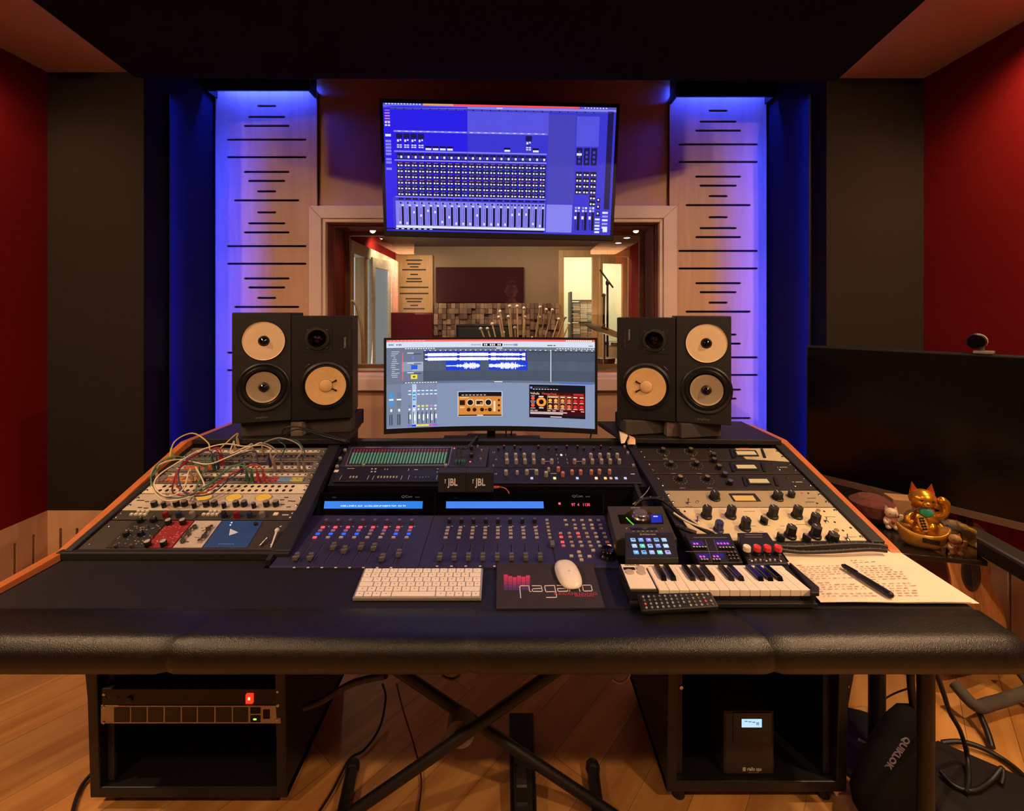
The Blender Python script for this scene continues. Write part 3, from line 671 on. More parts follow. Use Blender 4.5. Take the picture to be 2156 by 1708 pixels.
def two_way(lab, pl, pr, hgt, dep, grp, tw, wf):
    M, wd = face_frame(pl, pr); t = thing('studio_monitor_speaker', lab, 'speaker', (pl+pr)/2, grp)
    b = MB(M); b.box(0, wd, 0, dep, 0, hgt, SPK); obj('cabinet', b, t, .003)
    D = drv(M, *tw)
    b = MB(D); b.lathe([(.0715, .0015), (.069, .004), (.066, .002), (.045, -.004+.006), (.019, -.001+.002), (.0165, .0035)], [RUB, CONEW, CONEW, CONEW, RUB], 48); obj('waveguide', b, t, label='round cream waveguide')
    b = MB(D); b.lathe([(.0168, .003), (.0150, .006), (.0125, .0045), (.010, .009), (.005, .0125), (.0001, .0135)], [RUB2, RUB2, GLOSS, GLOSS, GLOSS], 24); obj('tweeter', b, t)
    D = drv(M, *wf); b = MB(D)
    b.lathe([(.087, .001), (.0865, .0045), (.082, .0065), (.074, .004)], RUB, 48)
    b.lathe([(.074, .004), (.070, .0085), (.062, .0085), (.0555, .001)], RUB, 48); obj('surround', b, t)
    b = MB(D); b.lathe([(.056, .0015), (.040, -.012+.013), (.02, .0005)], SILV, 48)
    b.lathe([(.056, .0015), (.018, .0008)], SILV, 48); 
    bb = MB(D); bb.lathe([(.0555, .006), (.050, .0045), (.017, .0012)], SILV, 48); obj('cone', bb, t, label='brushed silver cone')
    b = MB(D); b.lathe([(.0175, .0015), (.016, .007), (.010, .012), (.005, .016), (.0001, .0175)], [RUB, RUB2, GLOSS, GLOSS], 24); obj('phase_plug', b, t)
    b = MB(); b.text('amphion', M @ Matrix.Translation((wd/2, -.0006, .017)) @ Matrix.Rotation(PI/2, 4, 'X'), .012, mat('#6a615b', .5)); obj('badge', b, t)
    return t
def ns(lab, pl, pr, hgt, dep, grp, tw, wf, txs, flip=1):
    M, wd = face_frame(pl, pr); t = thing('studio_monitor_speaker', lab, 'speaker', (pl+pr)/2, grp)
    b = MB(M); b.box(0, wd, 0, dep, 0, hgt, SPK2); obj('cabinet', b, t, .002)
    D = drv(M, *wf); b = MB(D); b.lathe([(.089, .001), (.0885, .0035), (.081, .0065), (.079, .0065), (.077, .003), (.070, .004)], RUB, 48); obj('surround', b, t)
    b = MB(D); b.lathe([(.0705, .006), (.0235, .0025)], PAPER, 48); b.lathe([(.0235, .0025), (.0225, .0055), (.018, .0085), (.009, .0105), (.0001, .011)], [mat('#8e6b3e', .6), PAPER, PAPER, PAPER], 32)
    obj('cone', b, t, label='pale paper cone with a domed cap')
    b = MB(D)
    for a in (28, -28):
        A = math.radians(a) if flip > 0 else PI-math.radians(a)
        MM = D @ Matrix.Rotation(A, 4, 'Z'); b2 = MB(MM)
        b2.box(.024, .040, -.0022, .0022, .003, .0068, BLK); b2.cyl((.039, 0, .003), (.039, 0, .0072), .0036, .0036, BLK, 10); obj('lead_wire', b2, t)
    D = drv(M, *tw); b = MB(D); b.box(-.050, .050, -.050, .050, 0, .0015, SPK2)
    b.lathe([(.044, .0015), (.042, .006), (.033, .007), (.030, .003), (.018, .002), (.012, .008), (.0001, .011)], [RUB2, RUB2, RUB, GLOSS, GLOSS, GLOSS], 40)
    for a in range(4): b.cyl((.042*math.cos(PI/4+a*PI/2)*1.1, .042*math.sin(PI/4+a*PI/2)*1.1, 0), (.042*math.cos(PI/4+a*PI/2)*1.1, .042*math.sin(PI/4+a*PI/2)*1.1, .003), .003, .003, GREY, 8)
    obj('tweeter', b, t)
    b = MB(); tm = mat('#4c4548', .6); (xa_, za_), (xb_, zb_) = txs
    R = Matrix.Rotation(PI/2, 4, 'X') @ Matrix.Rotation(PI/2, 4, 'Z')
    b.text('YAMAHA', M @ Matrix.Translation((xa_, -.0006, za_)) @ R, .010, mat('#8d8284', .5), bold=.0003)
    b.text('NS-10M STUDIO', M @ Matrix.Translation((xb_, -.0006, zb_)) @ R, .0085, tm); obj('badge', b, t)
    # silver arcs of the woofer frame
    D = drv(M, *wf); b = MB(D)
    for a0 in (125, 40):
        pts = [(.099*math.cos(math.radians(a0+i*3)), .099*math.sin(math.radians(a0+i*3)), .0015) for i in range(5)]
        b.tube(pts, .0012, mat('#5a555c', .3, .8), 6, 2)
    obj('woofer_clip', b, t)
    return t
hA = .392
two_way('tall dark speaker at the far left, cream waveguide over a silver woofer',
    W(488, 893, 1.585), Vector((W(612.5, 0, 1.64).x, 1.64, W(488, 893, 1.585).z)), hA, .30, 'speakers on the desk shelves', (.101, .290), (.101, .125))
p0 = W(613.5, 886.5, 1.64); p1 = W(743, 878.5, 1.69); p1.z = p0.z = .939
ns('black speaker with a pale paper cone, left of the curved monitor', p0, p1, .382, .20, 'speakers on the desk shelves', (.088, .298), (.118, .124), ((.184, .282), (.200, .298)))
p0 = W(1299, 883, 1.70); p1 = W(1422, 888, 1.645); p0.z = p1.z = .934
ns('black speaker with a pale paper cone, right of the curved monitor', p0, p1, .380, .20, 'speakers on the desk shelves', (.133, .296), (.105, .124), ((.045, .316), (.030, .300)), -1)
p0 = W(1424, 889, 1.642); p1 = W(1540, 896, 1.59); p0.z = p1.z = .934
two_way('tall dark speaker at the far right, cream waveguide over a silver woofer', p0, p1, .386, .30, 'speakers on the desk shelves', (.101, .289), (.101, .122))
FOAM = mat('#403a35', .95, noise=.15, scale=120, bump=.5); FOAM2 = mat('#6b5a52', .9)
def pad(px0, px1, y0, y1, zt, lab):
    x0 = (px0-CX)/F*y0; x1 = (px1-CX)/F*y0; b = MB(); b.prism([(x0, y0, .8801), (x1, y0+.03, .8801), (x1, y1+.03, .8801), (x0, y1, .8801)], (0, 0, zt-.8801), FOAM)
    o = obj('isolation_pad', b, bevel=.004); tag(o, lab, 'speaker pad', 'grey pads under the speakers'); return o
def padcenter(o, x0, x1, y0, zt, y1=None): b = MB(); b.box(x0, x1, y0-.006, y0+.02, .8802, zt-.002, FOAM2); obj('centre_block', b, o, .002)
o = pad(506, 612, 1.64, 1.83, .934, 'grey foam pad under the leftmost speaker')
o = pad(632, 733, 1.68, 1.83, .938, 'grey foam pad under the second speaker, left of the curved monitor')
b = MB(); x0 = W(606, 0, 1.63).x; x1 = W(633, 0, 1.64).x; b.box(x0, x1, 1.65, 1.78, .8802, .932, FOAM2); tag(obj('isolation_pad', b, bevel=.002), 'narrow lighter block between the two left foam pads', 'speaker pad')
o = pad(1317, 1404, 1.66, 1.83, .932, 'grey foam pad under the third speaker, right of the curved monitor')
o = pad(1434, 1527, 1.62, 1.82, .932, 'grey foam pad under the rightmost speaker')
b = MB(); x0 = W(1406, 0, 1.65).x; x1 = W(1432, 0, 1.65).x; b.box(x0, x1, 1.66, 1.78, .8762, .931, FOAM2); tag(obj('isolation_pad', b, bevel=.002), 'narrow lighter block between the two right foam pads', 'speaker pad')
# folded white card by the right shelf
b = MB(); b.prism([W(1305, 912, 1.66), W(1322, 918, 1.64), W(1315, 933, 1.62), W(1308, 934, 1.62)], (.004, .03, 0), mat('#e9d9b6', .6)); b.prism([W(1326, 921, 1.64), W(1338, 926, 1.62), W(1338, 936, 1.60), W(1322, 936, 1.60)], (.004, .03, 0), mat('#e0b98e', .6))
tag(obj('folded_card', b), 'small cream folded card at the inner corner of the right speaker shelf', 'card')

# ================================================================ SCREENS
def scr_quad(b, fn, u0, v0, u1, v1, m, up=0.0, n=1):
    for i in range(n):
        a = u0+(u1-u0)*i/n; c = u0+(u1-u0)*(i+1)/n
        b.add([fn(a, v0, up), fn(c, v0, up), fn(c, v1, up), fn(a, v1, up)], [(3, 2, 1, 0)], m)
# --- wall mounted mixer screen
TT = [W(798, 207, 2.20), W(1306, 218, 2.22), W(1291, 508, 2.34), W(808, 498, 2.32)]
tv = thing('television', 'large wall mounted screen glowing blue with an audio mixer, above the window', 'television', (TT[2]+TT[3])/2)
nrm = (TT[1]-TT[0]).cross(TT[3]-TT[0]).normalized()
if nrm.y > 0: nrm = -nrm
b = MB(); b.prism([p for p in TT], -nrm*.035, BLK); obj('case', b, tv, .004)
def bez(Q, d):
    c = sum(Q, Vector())/4; X = (Q[1]-Q[0]).normalized(); Z = (Q[0]-Q[3]).normalized()
    return [Q[0]+X*d[0]-Z*d[1], Q[1]-X*d[0]-Z*d[1], Q[2]-X*d[0]+Z*d[2], Q[3]+X*d[0]+Z*d[2]]
SI = bez(TT, (.018, .020, .030))
def sfn(u, v, up): return SI[0].lerp(SI[1], u).lerp(SI[3].lerp(SI[2], u), v)+nrm*(.0012+up)
b = MB(); rr = random.Random(2)
c_bg = em('#3a37d0'); c_bg2 = em('#5653de'); c_br = em('#2a20e6'); c_l = em('#8583ee'); c_ll = em('#9a9af2'); c_w = em('#e6e8ff'); c_d = em('#1c1a52'); c_dd = em('#0f0e2c'); c_mid = em('#4644b8'); c_r = em('#ff5058'); c_p = em('#8a6ad8'); c_tp = em('#4fa0f0')
R_ = lambda u0, v0, u1, v1, m, k=1: scr_quad(b, sfn, u0, v0, u1, v1, m, k*.00035)
R_(0, 0, 1, 1, c_bg, 0)
R_(0, .02, .36, .72, c_br, 1); R_(.36, .05, .71, .22, c_bg2, 1); R_(.0, .72, .03, 1, c_br, 1)
R_(.0, .0, .17, .015, em('#3f50c8')); R_(.17, .0, .30, .014, em('#f0a060')); R_(.30, .0, .84, .014, c_r); R_(.84, 0, 1, .014, em('#5a58c8')); R_(0, .016, 1, .034, c_l)
for i in range(12): R_(.01+i*.013, .003, .018+i*.013, .010, c_w, 2)
for i in range(9): R_(.85+i*.013, .004, .856+i*.013, .011, c_p if i == 0 else c_w, 2)
R_(.485, .02, .51, .026, c_w, 2)
R_(.03, .034, .98, .046, c_mid)
for i in range(24): R_(.05+i*.037, .038, .055+i*.037, .045, c_dd, 2)
for i in range(5): R_(.006, .05+i*.021, .028, .06+i*.021, em('#c880c8') if i else c_p)
for i in range(4): R_(.006+(i % 2)*.013, .14+(i//2)*.022, .015+(i % 2)*.013, .152+(i//2)*.022, c_w)
for i in range(9):
    v = (.235, .28, .305, .33, .355, .38, .42, .445, .495)[i]; R_(.006, v, .03, v+.018, c_l if i else c_w)
R_(.71, .06, .828, .755, c_mid); R_(.71, .76, .825, .985, c_l)
R_(.832, .07, .93, .30, c_bg2); R_(.965, .03, .99, .79, c_d)
R_(.042, .205, .705, .218, c_l); R_(.042, .36, .705, .371, c_l); R_(.042, .43, .705, .438, c_ll); R_(.042, .718, .705, .727, c_l); R_(.042, .755, .705, .955, c_l); R_(.042, .955, .705, .973, c_w)
cw = (.705-.052)/21
for i in range(21):
    u = .052+i*cw
    R_(u+.008, .209, u+.02, .213, c_w, 2)
    if i < 4 or i == 18:
        R_(u, .228, u+cw*.88, .268, c_d); R_(u+.004, .275, u+.012, .292, c_w); R_(u+.016, .272, u+.022, .284, c_w)
        R_(u+.008, .298, u+.018, .306, c_d)
        for a in (0, 1):
            for q in (0, 1): R_(u+.003+a*.012, .313+q*.016, u+.012+a*.012, .322+q*.016, c_w)
    if i in (4, 5, 6, 7, 15, 19): R_(u, .322, u+cw*.88, .336, c_dd); R_(u+.002, .337, u+cw*.85, .352, c_w)
    R_(u, .378, u+cw*.9, .425, c_d); R_(u+.002, .398, u+.012, .418, c_mid, 2); R_(u+.016, .400, u+.025, .418, c_w, 2)
    for k in range(6):
        v = .448+k*.0455; R_(u, v, u+cw*.93, v+.040, c_dd)
        R_(u+.005, v+.003, u+.024, v+.010, (em('#8a50b0'), em('#3f60c0'), em('#6040b0'), em('#9a5a90'), em('#3f58b0'), em('#5a50a0'))[k], 2)
        R_(u+.004, v+.020, u+.011, v+.033, c_w, 2); R_(u+.016, v+.022, u+.025, v+.032, c_w, 2)
    R_(u+.003, .733, u+cw*.85, .745, c_dd)
    for dd in ((.012,) if i < 14 else (.006, .020)): R_(u+dd-.003, .765, u+dd+.004, .778, c_dd, 2)
    R_(u+cw-.0015, .755, u+cw, .955, c_mid, 2)
    R_(u+.016, .80, u+.025, .95, c_dd, 2); R_(u+.0075, .81, u+.009, .94, c_d, 2); R_(u+.016, .785, u+.026, .795, c_w, 2)
    f = (.93, .935, .845, .87, .83, .84, .92, .88, .93, .93, .93, .86, .93, .93, .93, .93, .85, .845, .845, .92, .935)[i]
    R_(u+.0045, f-.008, u+.012, f+.010, c_w, 3)
for i in range(3):
    u = .835+i*.032
    R_(u, .31, u+.026, .445, c_d)
    for k in range(3): R_(u+.008, .335+k*.035, u+.018, .355+k*.035, c_mid, 2)
    for k in range(6 if i == 2 else 4): v = .495+k*.046; R_(u, v, u+.028, v+.040, c_dd); R_(u+.004, v+.018, u+.011, v+.032, c_w, 2); R_(u+.016, v+.020, u+.025, v+.032, c_w, 2)
    for k in range(2):
        for a in range(2): R_(u+.002+a*.013, .775+k*.024, u+.011+a*.013, .791+k*.024, c_w if (a+k) % 2 else c_ll)
    R_(u+.013, .815, u+.024, .965, c_dd); R_(u+.004, .82, u+.007, .96, c_d); R_(u, .85, u+.010, .875, c_w, 3)
R_(.836, .352, .858, .37, c_w, 2)
for k in range(3): R_(.932, .70+k*.055, .948, .735+k*.055, c_dd); R_(.936, .708+k*.055, .943, .722+k*.055, c_w, 2)
for k in range(5): R_(.928, .865+k*.026, .950, .880+k*.026, c_w if k != 1 else c_ll); R_(.960, .81+k*.03, .985, .826+k*.03, c_w if k % 2 == 0 else c_ll)
R_(.965, .945, .985, .975, c_w, 2); R_(.0, .975, .7, .988, c_dd, 2)
for i in range(7): R_(.04+i*.025, .978, .052+i*.025, .985, c_w, 3)
obj('screen', b, tv, label='blue mixer display')
b = MB(); cc = sum(TT, Vector())/4; b.box(cc.x-.10, cc.x+.10, cc.y+.04, 2.60, cc.z-.1, cc.z+.28, BLK); obj('wall_bracket', b, tv)
b = MB(); p = TT[2].lerp(TT[3], .08)-nrm*.0; b.box(p.x-.02, p.x+.02, p.y, p.y+.02, p.z-.012, p.z, BLK); obj('sensor', b, tv)

# --- curved ultrawide on the desk
mx0, mx1, my, sag = W(808, 0, 1.70).x, W(1258, 0, 1.70).x, 1.70, .05
zb, zt = .874, 1.237
def arc(u): return my+sag*(1-(2*u-1)**2)
def mfn(u, v, up):
    bz = .010; bt = .008; bb_ = .020
    uu = (bz+u*(mx1-mx0-2*bz))/(mx1-mx0); return Vector((mx0+uu*(mx1-mx0), arc(uu)-.002-up, zt-bt-v*(zt-zb-bt-bb_)))
mon = thing('curved_monitor', 'curved ultrawide monitor with an audio timeline, in the middle of the desk', 'monitor', ((mx0+mx1)/2, my+sag, .86))
b = MB(); n = 24; vs = []
for i in range(n+1):
    u = i/n; x = mx0+u*(mx1-mx0); y = arc(u); th = .022
    vs += [(x, y, zb), (x, y, zt), (x, y+th, zt), (x, y+th, zb)]
b.add(vs, [(i*4+k, (i+1)*4+k, (i+1)*4+(k+1) % 4, i*4+(k+1) % 4)[::-1] for i in range(n) for k in range(4)]+[(0, 1, 2, 3), (n*4+3, n*4+2, n*4+1, n*4)], BLK); obj('case', b, mon)
b = MB()
def Q_(u0, v0, u1, v1, m, k=1): scr_quad(b, mfn, u0, v0, u1, v1, m, k*.0003, max(1, int((u1-u0)*24)))
bg = em('#8493b4'); dk_ = em('#495466'); dk2 = em('#566172'); ins = em('#6d7890'); hd = em('#8c98ac'); wh = em('#ffffff'); bl = em('#1440d8'); dkb = em('#2030c0'); lt = em('#d4e2f4'); nv = em('#0e1322'); redc = em('#ff6a60'); cy_ = em('#3f9be0'); yel = em('#f4e050')
Q_(0, 0, 1, 1, bg, 0); Q_(0, .0, 1, .022, redc); Q_(0, .022, 1, .088, lt)
for i in range(10): Q_(.012+i*.017, .004, .024+i*.017, .013, em('#ffb0a8'), 2)
for i in range(13): Q_(.865+i*.0095, .004, .871+i*.0095, .018, wh, 2)
for u in (.01, .018, .026, .045, .055, .062): Q_(u, .047, u+.006, .063, em('#6a7080'), 2)
Q_(.457, .045, .555, .077, nv, 2)
for i in range(9):
    if i in (2, 6): continue
    Q_(.465+i*.0095, .052, .471+i*.0095, .070, wh, 3)
for i in range(6): Q_(.402+i*.008, .054, .407+i*.008, .068, em('#8a90a0'), 2); Q_(.562+i*.0085, .054, .568+i*.0085, .068, em('#8a90a0'), 2)
Q_(.612, .05, .63, .072, em('#8a90a0'), 2); Q_(.775, .062, .80, .072, em('#303848'), 2); Q_(.805, .062, .815, .072, em('#303848'), 2); Q_(.97, .064, .99, .072, em('#707888'), 2)
Q_(0, .088, .07, .50, ins); Q_(.07, .088, 1, .13, em('#6b7689')); Q_(.17, .125, 1, .145, em('#3a4250'))
Q_(.17, .145, 1, .475, dk_); Q_(.17, .250, 1, .355, dk2); Q_(.07, .13, .17, .475, ins); Q_(.07, .25, .17, .358, em('#a9b8cb')); Q_(.072, .145, .075, .46, redc, 2)
rr = random.Random(8)
for i in range(14): Q_(.02+rr.uniform(0, .012), .13+i*.022, .03+rr.uniform(.005, .03), .137+i*.022, em('#c3cad8'), 2)
for i in range(12): Q_(.085+i*.012, .095, .092+i*.012, .104, wh, 2)
for i in range(34): Q_(.175+i*.0245, .118, .182+i*.0245, .126, wh, 2)
Q_(.525, .096, .555, .104, wh, 2)
for i in range(14): Q_(.82+i*.013, .098, .828+i*.013, .106, wh, 2)
Q_(.178, .135, .675, .243, dkb, 2)
for vc in (.172, .222):
    n = 150
    for i in range(n):
        u = .178+i*.49/n; a = .019 if (i % 47 > 3) else .010; a *= rr.uniform(.85, 1)
        if i > 105: a *= rr.uniform(.6, 1)
        scr_quad(b, mfn, u, vc-a, u+.49/n*1.02, vc+a, wh, .0009)
Q_(.278, .247, .447, .352, bl, 2); Q_(.487, .247, .680, .352, bl, 2)
for (u0, u1, kind) in ((.280, .444, 0), (.489, .672, 1)):
    n = 80
    for i in range(n):
        t_ = i/n
        if kind == 0: a = .004+.004*rr.random()+(.012*rr.random() if t_ > .3 else 0)+(.024*rr.random() if t_ > .5 else 0)
        else: a = (.012+.012*rr.random()+(.022*rr.random() if .3 < t_ < .72 else 0)) if t_ < .78 else .018*abs(math.sin((t_-.78)*40))*(1-t_)*4
        scr_quad(b, mfn, u0+(u1-u0)*t_, .302-a, u0+(u1-u0)*(t_+.9/n), .302+a, wh, .0009)
Q_(.7905, .122, .7935, .485, wh, 3)
for v in (.147, .26, .37): Q_(.095, v, .125, v+.007, wh, 2); Q_(.125, v+.01, .16, v+.018, em('#303a4a'), 2)
Q_(.118, .185, .127, .22, em('#7080e8'), 3); Q_(.113, .285, .143, .335, em('#2060e0'), 3); Q_(.112, .395, .142, .445, yel, 3); Q_(.121, .41, .133, .43, em('#706a10'), 4)
Q_(.07, .475, 1, .50, em('#66718a')); 
for i in range(12): Q_(.085+i*.013, .484, .093+i*.013, .492, wh, 2)
Q_(.515, .484, .555, .492, wh, 2)
for i in range(13): Q_(.835+i*.012, .490, .845+i*.012, .503, em('#2a6ae0'), 2)
Q_(0, .50, .068, .985, em('#77849c')); Q_(.07, .50, .235, .985, em('#7f8ca8'))
Q_(.118, .505, .138, .985, em('#b9cbe4'), 2)
for (u, c) in ((.012, cy_), (.047, ins)):
    for k in range(7): Q_(u, .60+k*.022, u+.02, .616+k*.022, c if k != 3 else wh, 3)
for i, u in enumerate((.10, .121, .142, .162, .182, .202, .222)):
    for k in range(3): Q_(u, .575+k*.02, u+.013, .585+k*.02, wh if k % 2 == 0 else cy_, 3)
    Q_(u, .745, u+.012, .765, (ins, bl, em('#e8e890'), em('#e8e890'), em('#d8d870'), em('#e880c0'), lt)[i], 3); Q_(u+.002, .782, u+.010, .80, wh, 3)
    Q_(u+.001, .82, u+.004, .955, nv, 3); Q_(u+.006, .85, u+.012, .92 if i % 2 else .90, wh, 3)
    Q_(u-.004, .965, u+.015, .985, (em('#8070e0'), bl, yel, yel, yel, em('#e050c0'), em('#9060e0'))[i], 3)
for u in (.014, .050): Q_(u+.004, .78, u+.012, .81, wh, 3); Q_(u, .84, u+.003, .96, nv, 3); Q_(u+.007, .84, u+.014, .96, dk_, 3)
for k in range(3): Q_(.121, .60+k*.035, .135, .62+k*.035, cy_, 4)
def disc(uc, vc, ru, m, k, n=14, r0=0.0):
    rv = ru*2.27
    for i in range(n):
        a0 = 2*PI*i/n; a1 = 2*PI*(i+1)/n
        P = [mfn(uc+ru*r0*math.cos(a0), vc+rv*r0*math.sin(a0), k*.0003), mfn(uc+ru*math.cos(a0), vc+rv*math.sin(a0), k*.0003), mfn(uc+ru*math.cos(a1), vc+rv*math.sin(a1), k*.0003), mfn(uc+ru*r0*math.cos(a1), vc+rv*r0*math.sin(a1), k*.0003)]
        b.add(P, [(0, 1, 2, 3)], m)
# amber plug-in window
Q_(.335, .597, .555, .887, em('#c8d0e0'), 2); Q_(.339, .605, .551, .655, nv, 3); Q_(.339, .655, .551, .868, em('#d88838'), 3); Q_(.339, .868, .551, .882, em('#2a1810'), 3)
for i in range(7): Q_(.355+i*.018, .636, .366+i*.018, .645, em('#c8c8c8'), 4)
Q_(.345, .70, .371, .757, em('#201a18'), 4); Q_(.345, .775, .368, .79, em('#f0c090'), 4); Q_(.345, .665, .39, .677, em('#f0c080'), 4)
for u in (.397, .486): disc(u, .727, .018, em('#e8d8c0'), 4); disc(u, .727, .014, em('#181210'), 5)
Q_(.423, .695, .462, .765, em('#f0d0a8'), 4); Q_(.427, .708, .458, .75, em('#241a14'), 5); Q_(.445, .728, .455, .742, em('#e0a030'), 6)
for u in (.389, .418, .455, .493): disc(u, .81, .010, em('#2a1c14'), 4)
for v in (.70, .76, .82): disc(.538, v, .006, em('#3a2010'), 4)
Q_(.511, .71, .521, .83, em('#f2dfc4'), 4); disc(.474, .812, .005, em('#803010'), 4); Q_(.43, .870, .46, .880, em('#f0e0d0'), 5)
# dark red plug-in window
Q_(.687, .518, .956, .895, em('#0b0f1c'), 2); Q_(.692, .60, .952, .875, em('#3a0a10'), 3); Q_(.79, .62, .952, .80, em('#600c10'), 3); Q_(.692, .60, .79, .83, em('#16080e'), 4); Q_(.687, .868, .956, .895, em('#0b0f1c'), 4)
for i in range(9): Q_(.705+i*.014, .565, .714+i*.014, .573, em('#d0d0d8'), 4)
Q_(.71, .54, .78, .555, em('#30343e'), 4); disc(.697, .552, .006, em('#8090e0'), 4)
disc(.746, .715, .024, em('#ff9a40'), 5, 20, .5)
for u, v in ((.705, .675), (.705, .755)): disc(u, v, .009, em('#f05a40'), 5); Q_(u-.01, v-.03, u+.01, v-.026, wh, 5); Q_(u-.012, v+.03, u+.012, v+.035, wh, 5)
Q_(.733, .648, .757, .658, wh, 5); Q_(.735, .778, .757, .788, wh, 5)
def boxo(u0, u1, c, cols):
    for a in ((u0, .640, u1, .643), (u0, .797, u1, .800), (u0, .640, u0+.0015, .80), (u1-.0015, .640, u1, .80)): Q_(*a, c, 5)
    Q_(u0+.004, .650, u1-.004, .662, em('#f8e8c0'), 5)
    for cu_ in cols:
        for v in (.695, .762): disc(cu_, v, .0085, c, 5); Q_(cu_-.009, v+.022, cu_+.009, v+.029, em('#f0e0d8'), 6)
boxo(.775, .830, em('#f2b050'), (.789, .816)); boxo(.835, .862, em('#f0a040'), (.8485,)); boxo(.867, .892, em('#f06840'), (.8795,)); boxo(.896, .922, em('#d03030'), (.909,)); boxo(.926, .951, em('#d82828'), (.9385,))
for i, u in enumerate((.692, .712, .775, .80, .835, .89, .935)): Q_(u, .808, u+.016, .818, em('#f0b0a0'), 6)
Q_(.692, .828, .87, .838, em('#e8d8d8'), 6); Q_(.692, .843, .85, .853, em('#e8d8d8'), 6); Q_(.79, .878, .845, .888, em('#d8d8d8'), 6)
Q_(.90, .613, .948, .632, em('#c83030'), 5)
obj('screen', b, mon, label='bright audio timeline display')
b = MB(); p = mfn(.69, .613, .0022)
b.text('Valhalla', Matrix.Translation(mfn(.692, .617, .0024)) @ Matrix.Rotation(PI/2, 4, 'X') @ Matrix.Rotation(math.radians(-14), 4, 'Y'), .0125, em('#f8e0b0'), .0001, 'LEFT', .95)
b.text('VintageVerb', Matrix.Translation(mfn(.748, .617, .0024)) @ Matrix.Rotation(PI/2, 4, 'X') @ Matrix.Rotation(math.radians(-20), 4, 'Y'), .0125, em('#f06050'), .0001, 'LEFT', .95)
obj('screen_title', b, mon)
b = MB(); xs = W(1034, 0, 1.80).x; b.box(xs-.016, xs+.016, 1.80, 1.83, .83, 1.0, BLK); b.box(xs-.05, xs+.05, 1.806, 1.83, .98, 1.12, BLK); obj('stand_pole', b, mon, .002)
b = MB(); b.prism([(xs-.12, 1.70, .0), (xs+.12, 1.70, 0), (xs+.10, 1.88, 0), (xs-.10, 1.88, 0)], (0, 0, .014), BLK); o = obj('stand_base', b, mon, .002); o.location.z += .816
# shelf the monitor stands on
b = MB(); b.box(xs-.2, xs+.2, 1.702, 1.90, .70, .816, BLK); obj('monitor_shelf', b, dk)
# --- dark television at the right
A = W(1697, 1003, 1.93); B_ = W(2156, 1130, 1.446); d = (B_-A); d.z = 0; d.normalize(); L = .965
A.z = .633; M, _w = face_frame(A, A+d*L)
t = thing('television', 'large dark switched off screen standing angled at the right of the desk', 'television', A+d*L/2)
b = MB(M); b.box(0, L, 0, .045, 0, .56, mat('#0a090a', .4)); obj('case', b, t, .004)
b = MB(M); b.quad([(.008, -.001, .027), (L-.008, -.001, .027), (L-.008, -.001, .552), (.008, -.001, .552)], mat('#040305', .22, noise=.02)); obj('screen', b, t, label='dark glossy screen')
b = MB(M); b.box(.002, L-.002, -.004, 0, .0, .024, mat('#5a4438', .45)); obj('bezel', b, t, label='grey lower bezel')
b = MB(M); b.box(L/2-.08, L/2+.08, .045, .075, .30, .50, BLK); obj('mount_plate', b, t)
b = MB(); pm_ = M @ Vector((L/2, .07, .46)); b.prism([pm_+Vector((0, -.02, 0)), (XR, pm_.y+.04, pm_.z), (XR, pm_.y+.08, pm_.z), pm_+Vector((0, .02, 0))], (0, 0, .04), BLK); obj('wall_arm', b, t)
# webcam on it
pc = W(1984, 742, 1.63)
t = thing('webcam', 'small round white webcam clipped on top of the dark screen', 'webcam', (pc.x, pc.y, 1.185))
Mw = M @ Matrix.Translation((.52, .0, .56))
b = MB(Mw @ Matrix.Translation((-.01, .02, .042)) @ Matrix.Rotation(PI/2, 4, 'X')); b.lathe([(.0001, -.022), (.022, -.022), (.026, -.01), (.026, .014), (.022, .02), (.0001, .021)], [BLK, mat('#a89c94', .35), mat('#a89c94', .35), BLK, GLOSS], 24); obj('camera_body', b, t)
b = MB(Mw); b.box(-.018, .03, -.006, .05, .0005, .010, mat('#6e6058', .4)); b.box(-.004, .008, .015, .027, .008, .022, GREY); obj('clip', b, t, .002)
# ================================================================ RACK EQUIPMENT
def z1(x, y): return (160+x/3.993, 900+y/3.993)
def z2(x, y): return (560+x/5.39, 910+y/5.39)
def z3(x, y): return (900+x/4.687, 910+y/4.687)
def z4(x, y): return (1260+x/4.9, 920+y/4.9)
def z5(x, y): return (1380+x/4.312, 930+y/4.312)
def vof(q, py):
    y0 = q.c[0].y; y1 = q.c[3].y; return (y0-q.pl.at(CX, py).y)/(y0-y1)
def unit(q, pa, pb, m, name, lab, cat, up=.004, grp=None, u0=0.0, u1=1.0, screws=True, dep=.03):
    va = vof(q, pa); vb = vof(q, pb); N = q.pl.N
    t = thing(name, lab, cat, q.p((u0+u1)/2, vb, -dep), grp)
    P = q.sub(u0, va+.002, u1, vb-.002, up)
    b = MB(); b.prism(P, -N*.004, m); obj('front_panel', b, t, .0008, seg=1)
    I = q.sub(u0+.03, va+.006, u1-.03, vb-.006, up-.004); b = MB(); b.prism(I, -N*dep, BLK); obj('chassis', b, t)
    if screws:
        for u in (u0+.018, u1-.018):
            for v in (va+.28*(vb-va), vb-.28*(vb-va)) if vb-va < .2 else (va+.1*(vb-va), vb-.1*(vb-va)): inst('screw', screw_mesh(), t, q.p(u, v, up), q.pl.rx)
    return t
def kn(t, me, pl, px, py, up=.004, rz=0.0, name='knob', lab=None): return inst(name, me, t, pl.at(px, py)+pl.N*up, pl.rx, rz, label=lab)
def led_mesh(hexc, w=.004, d=.004, h=.0015, st=1.0, key=None):
    k = ('led', hexc, w, d, h, st)
    if k not in _km: _km[k] = MB().box(-w/2, w/2, -d/2, d/2, 0, h, em(hexc, st) if st else mat(hexc, .5, noise=.03)).mesh('lamp', False)[0]
    return _km[k]
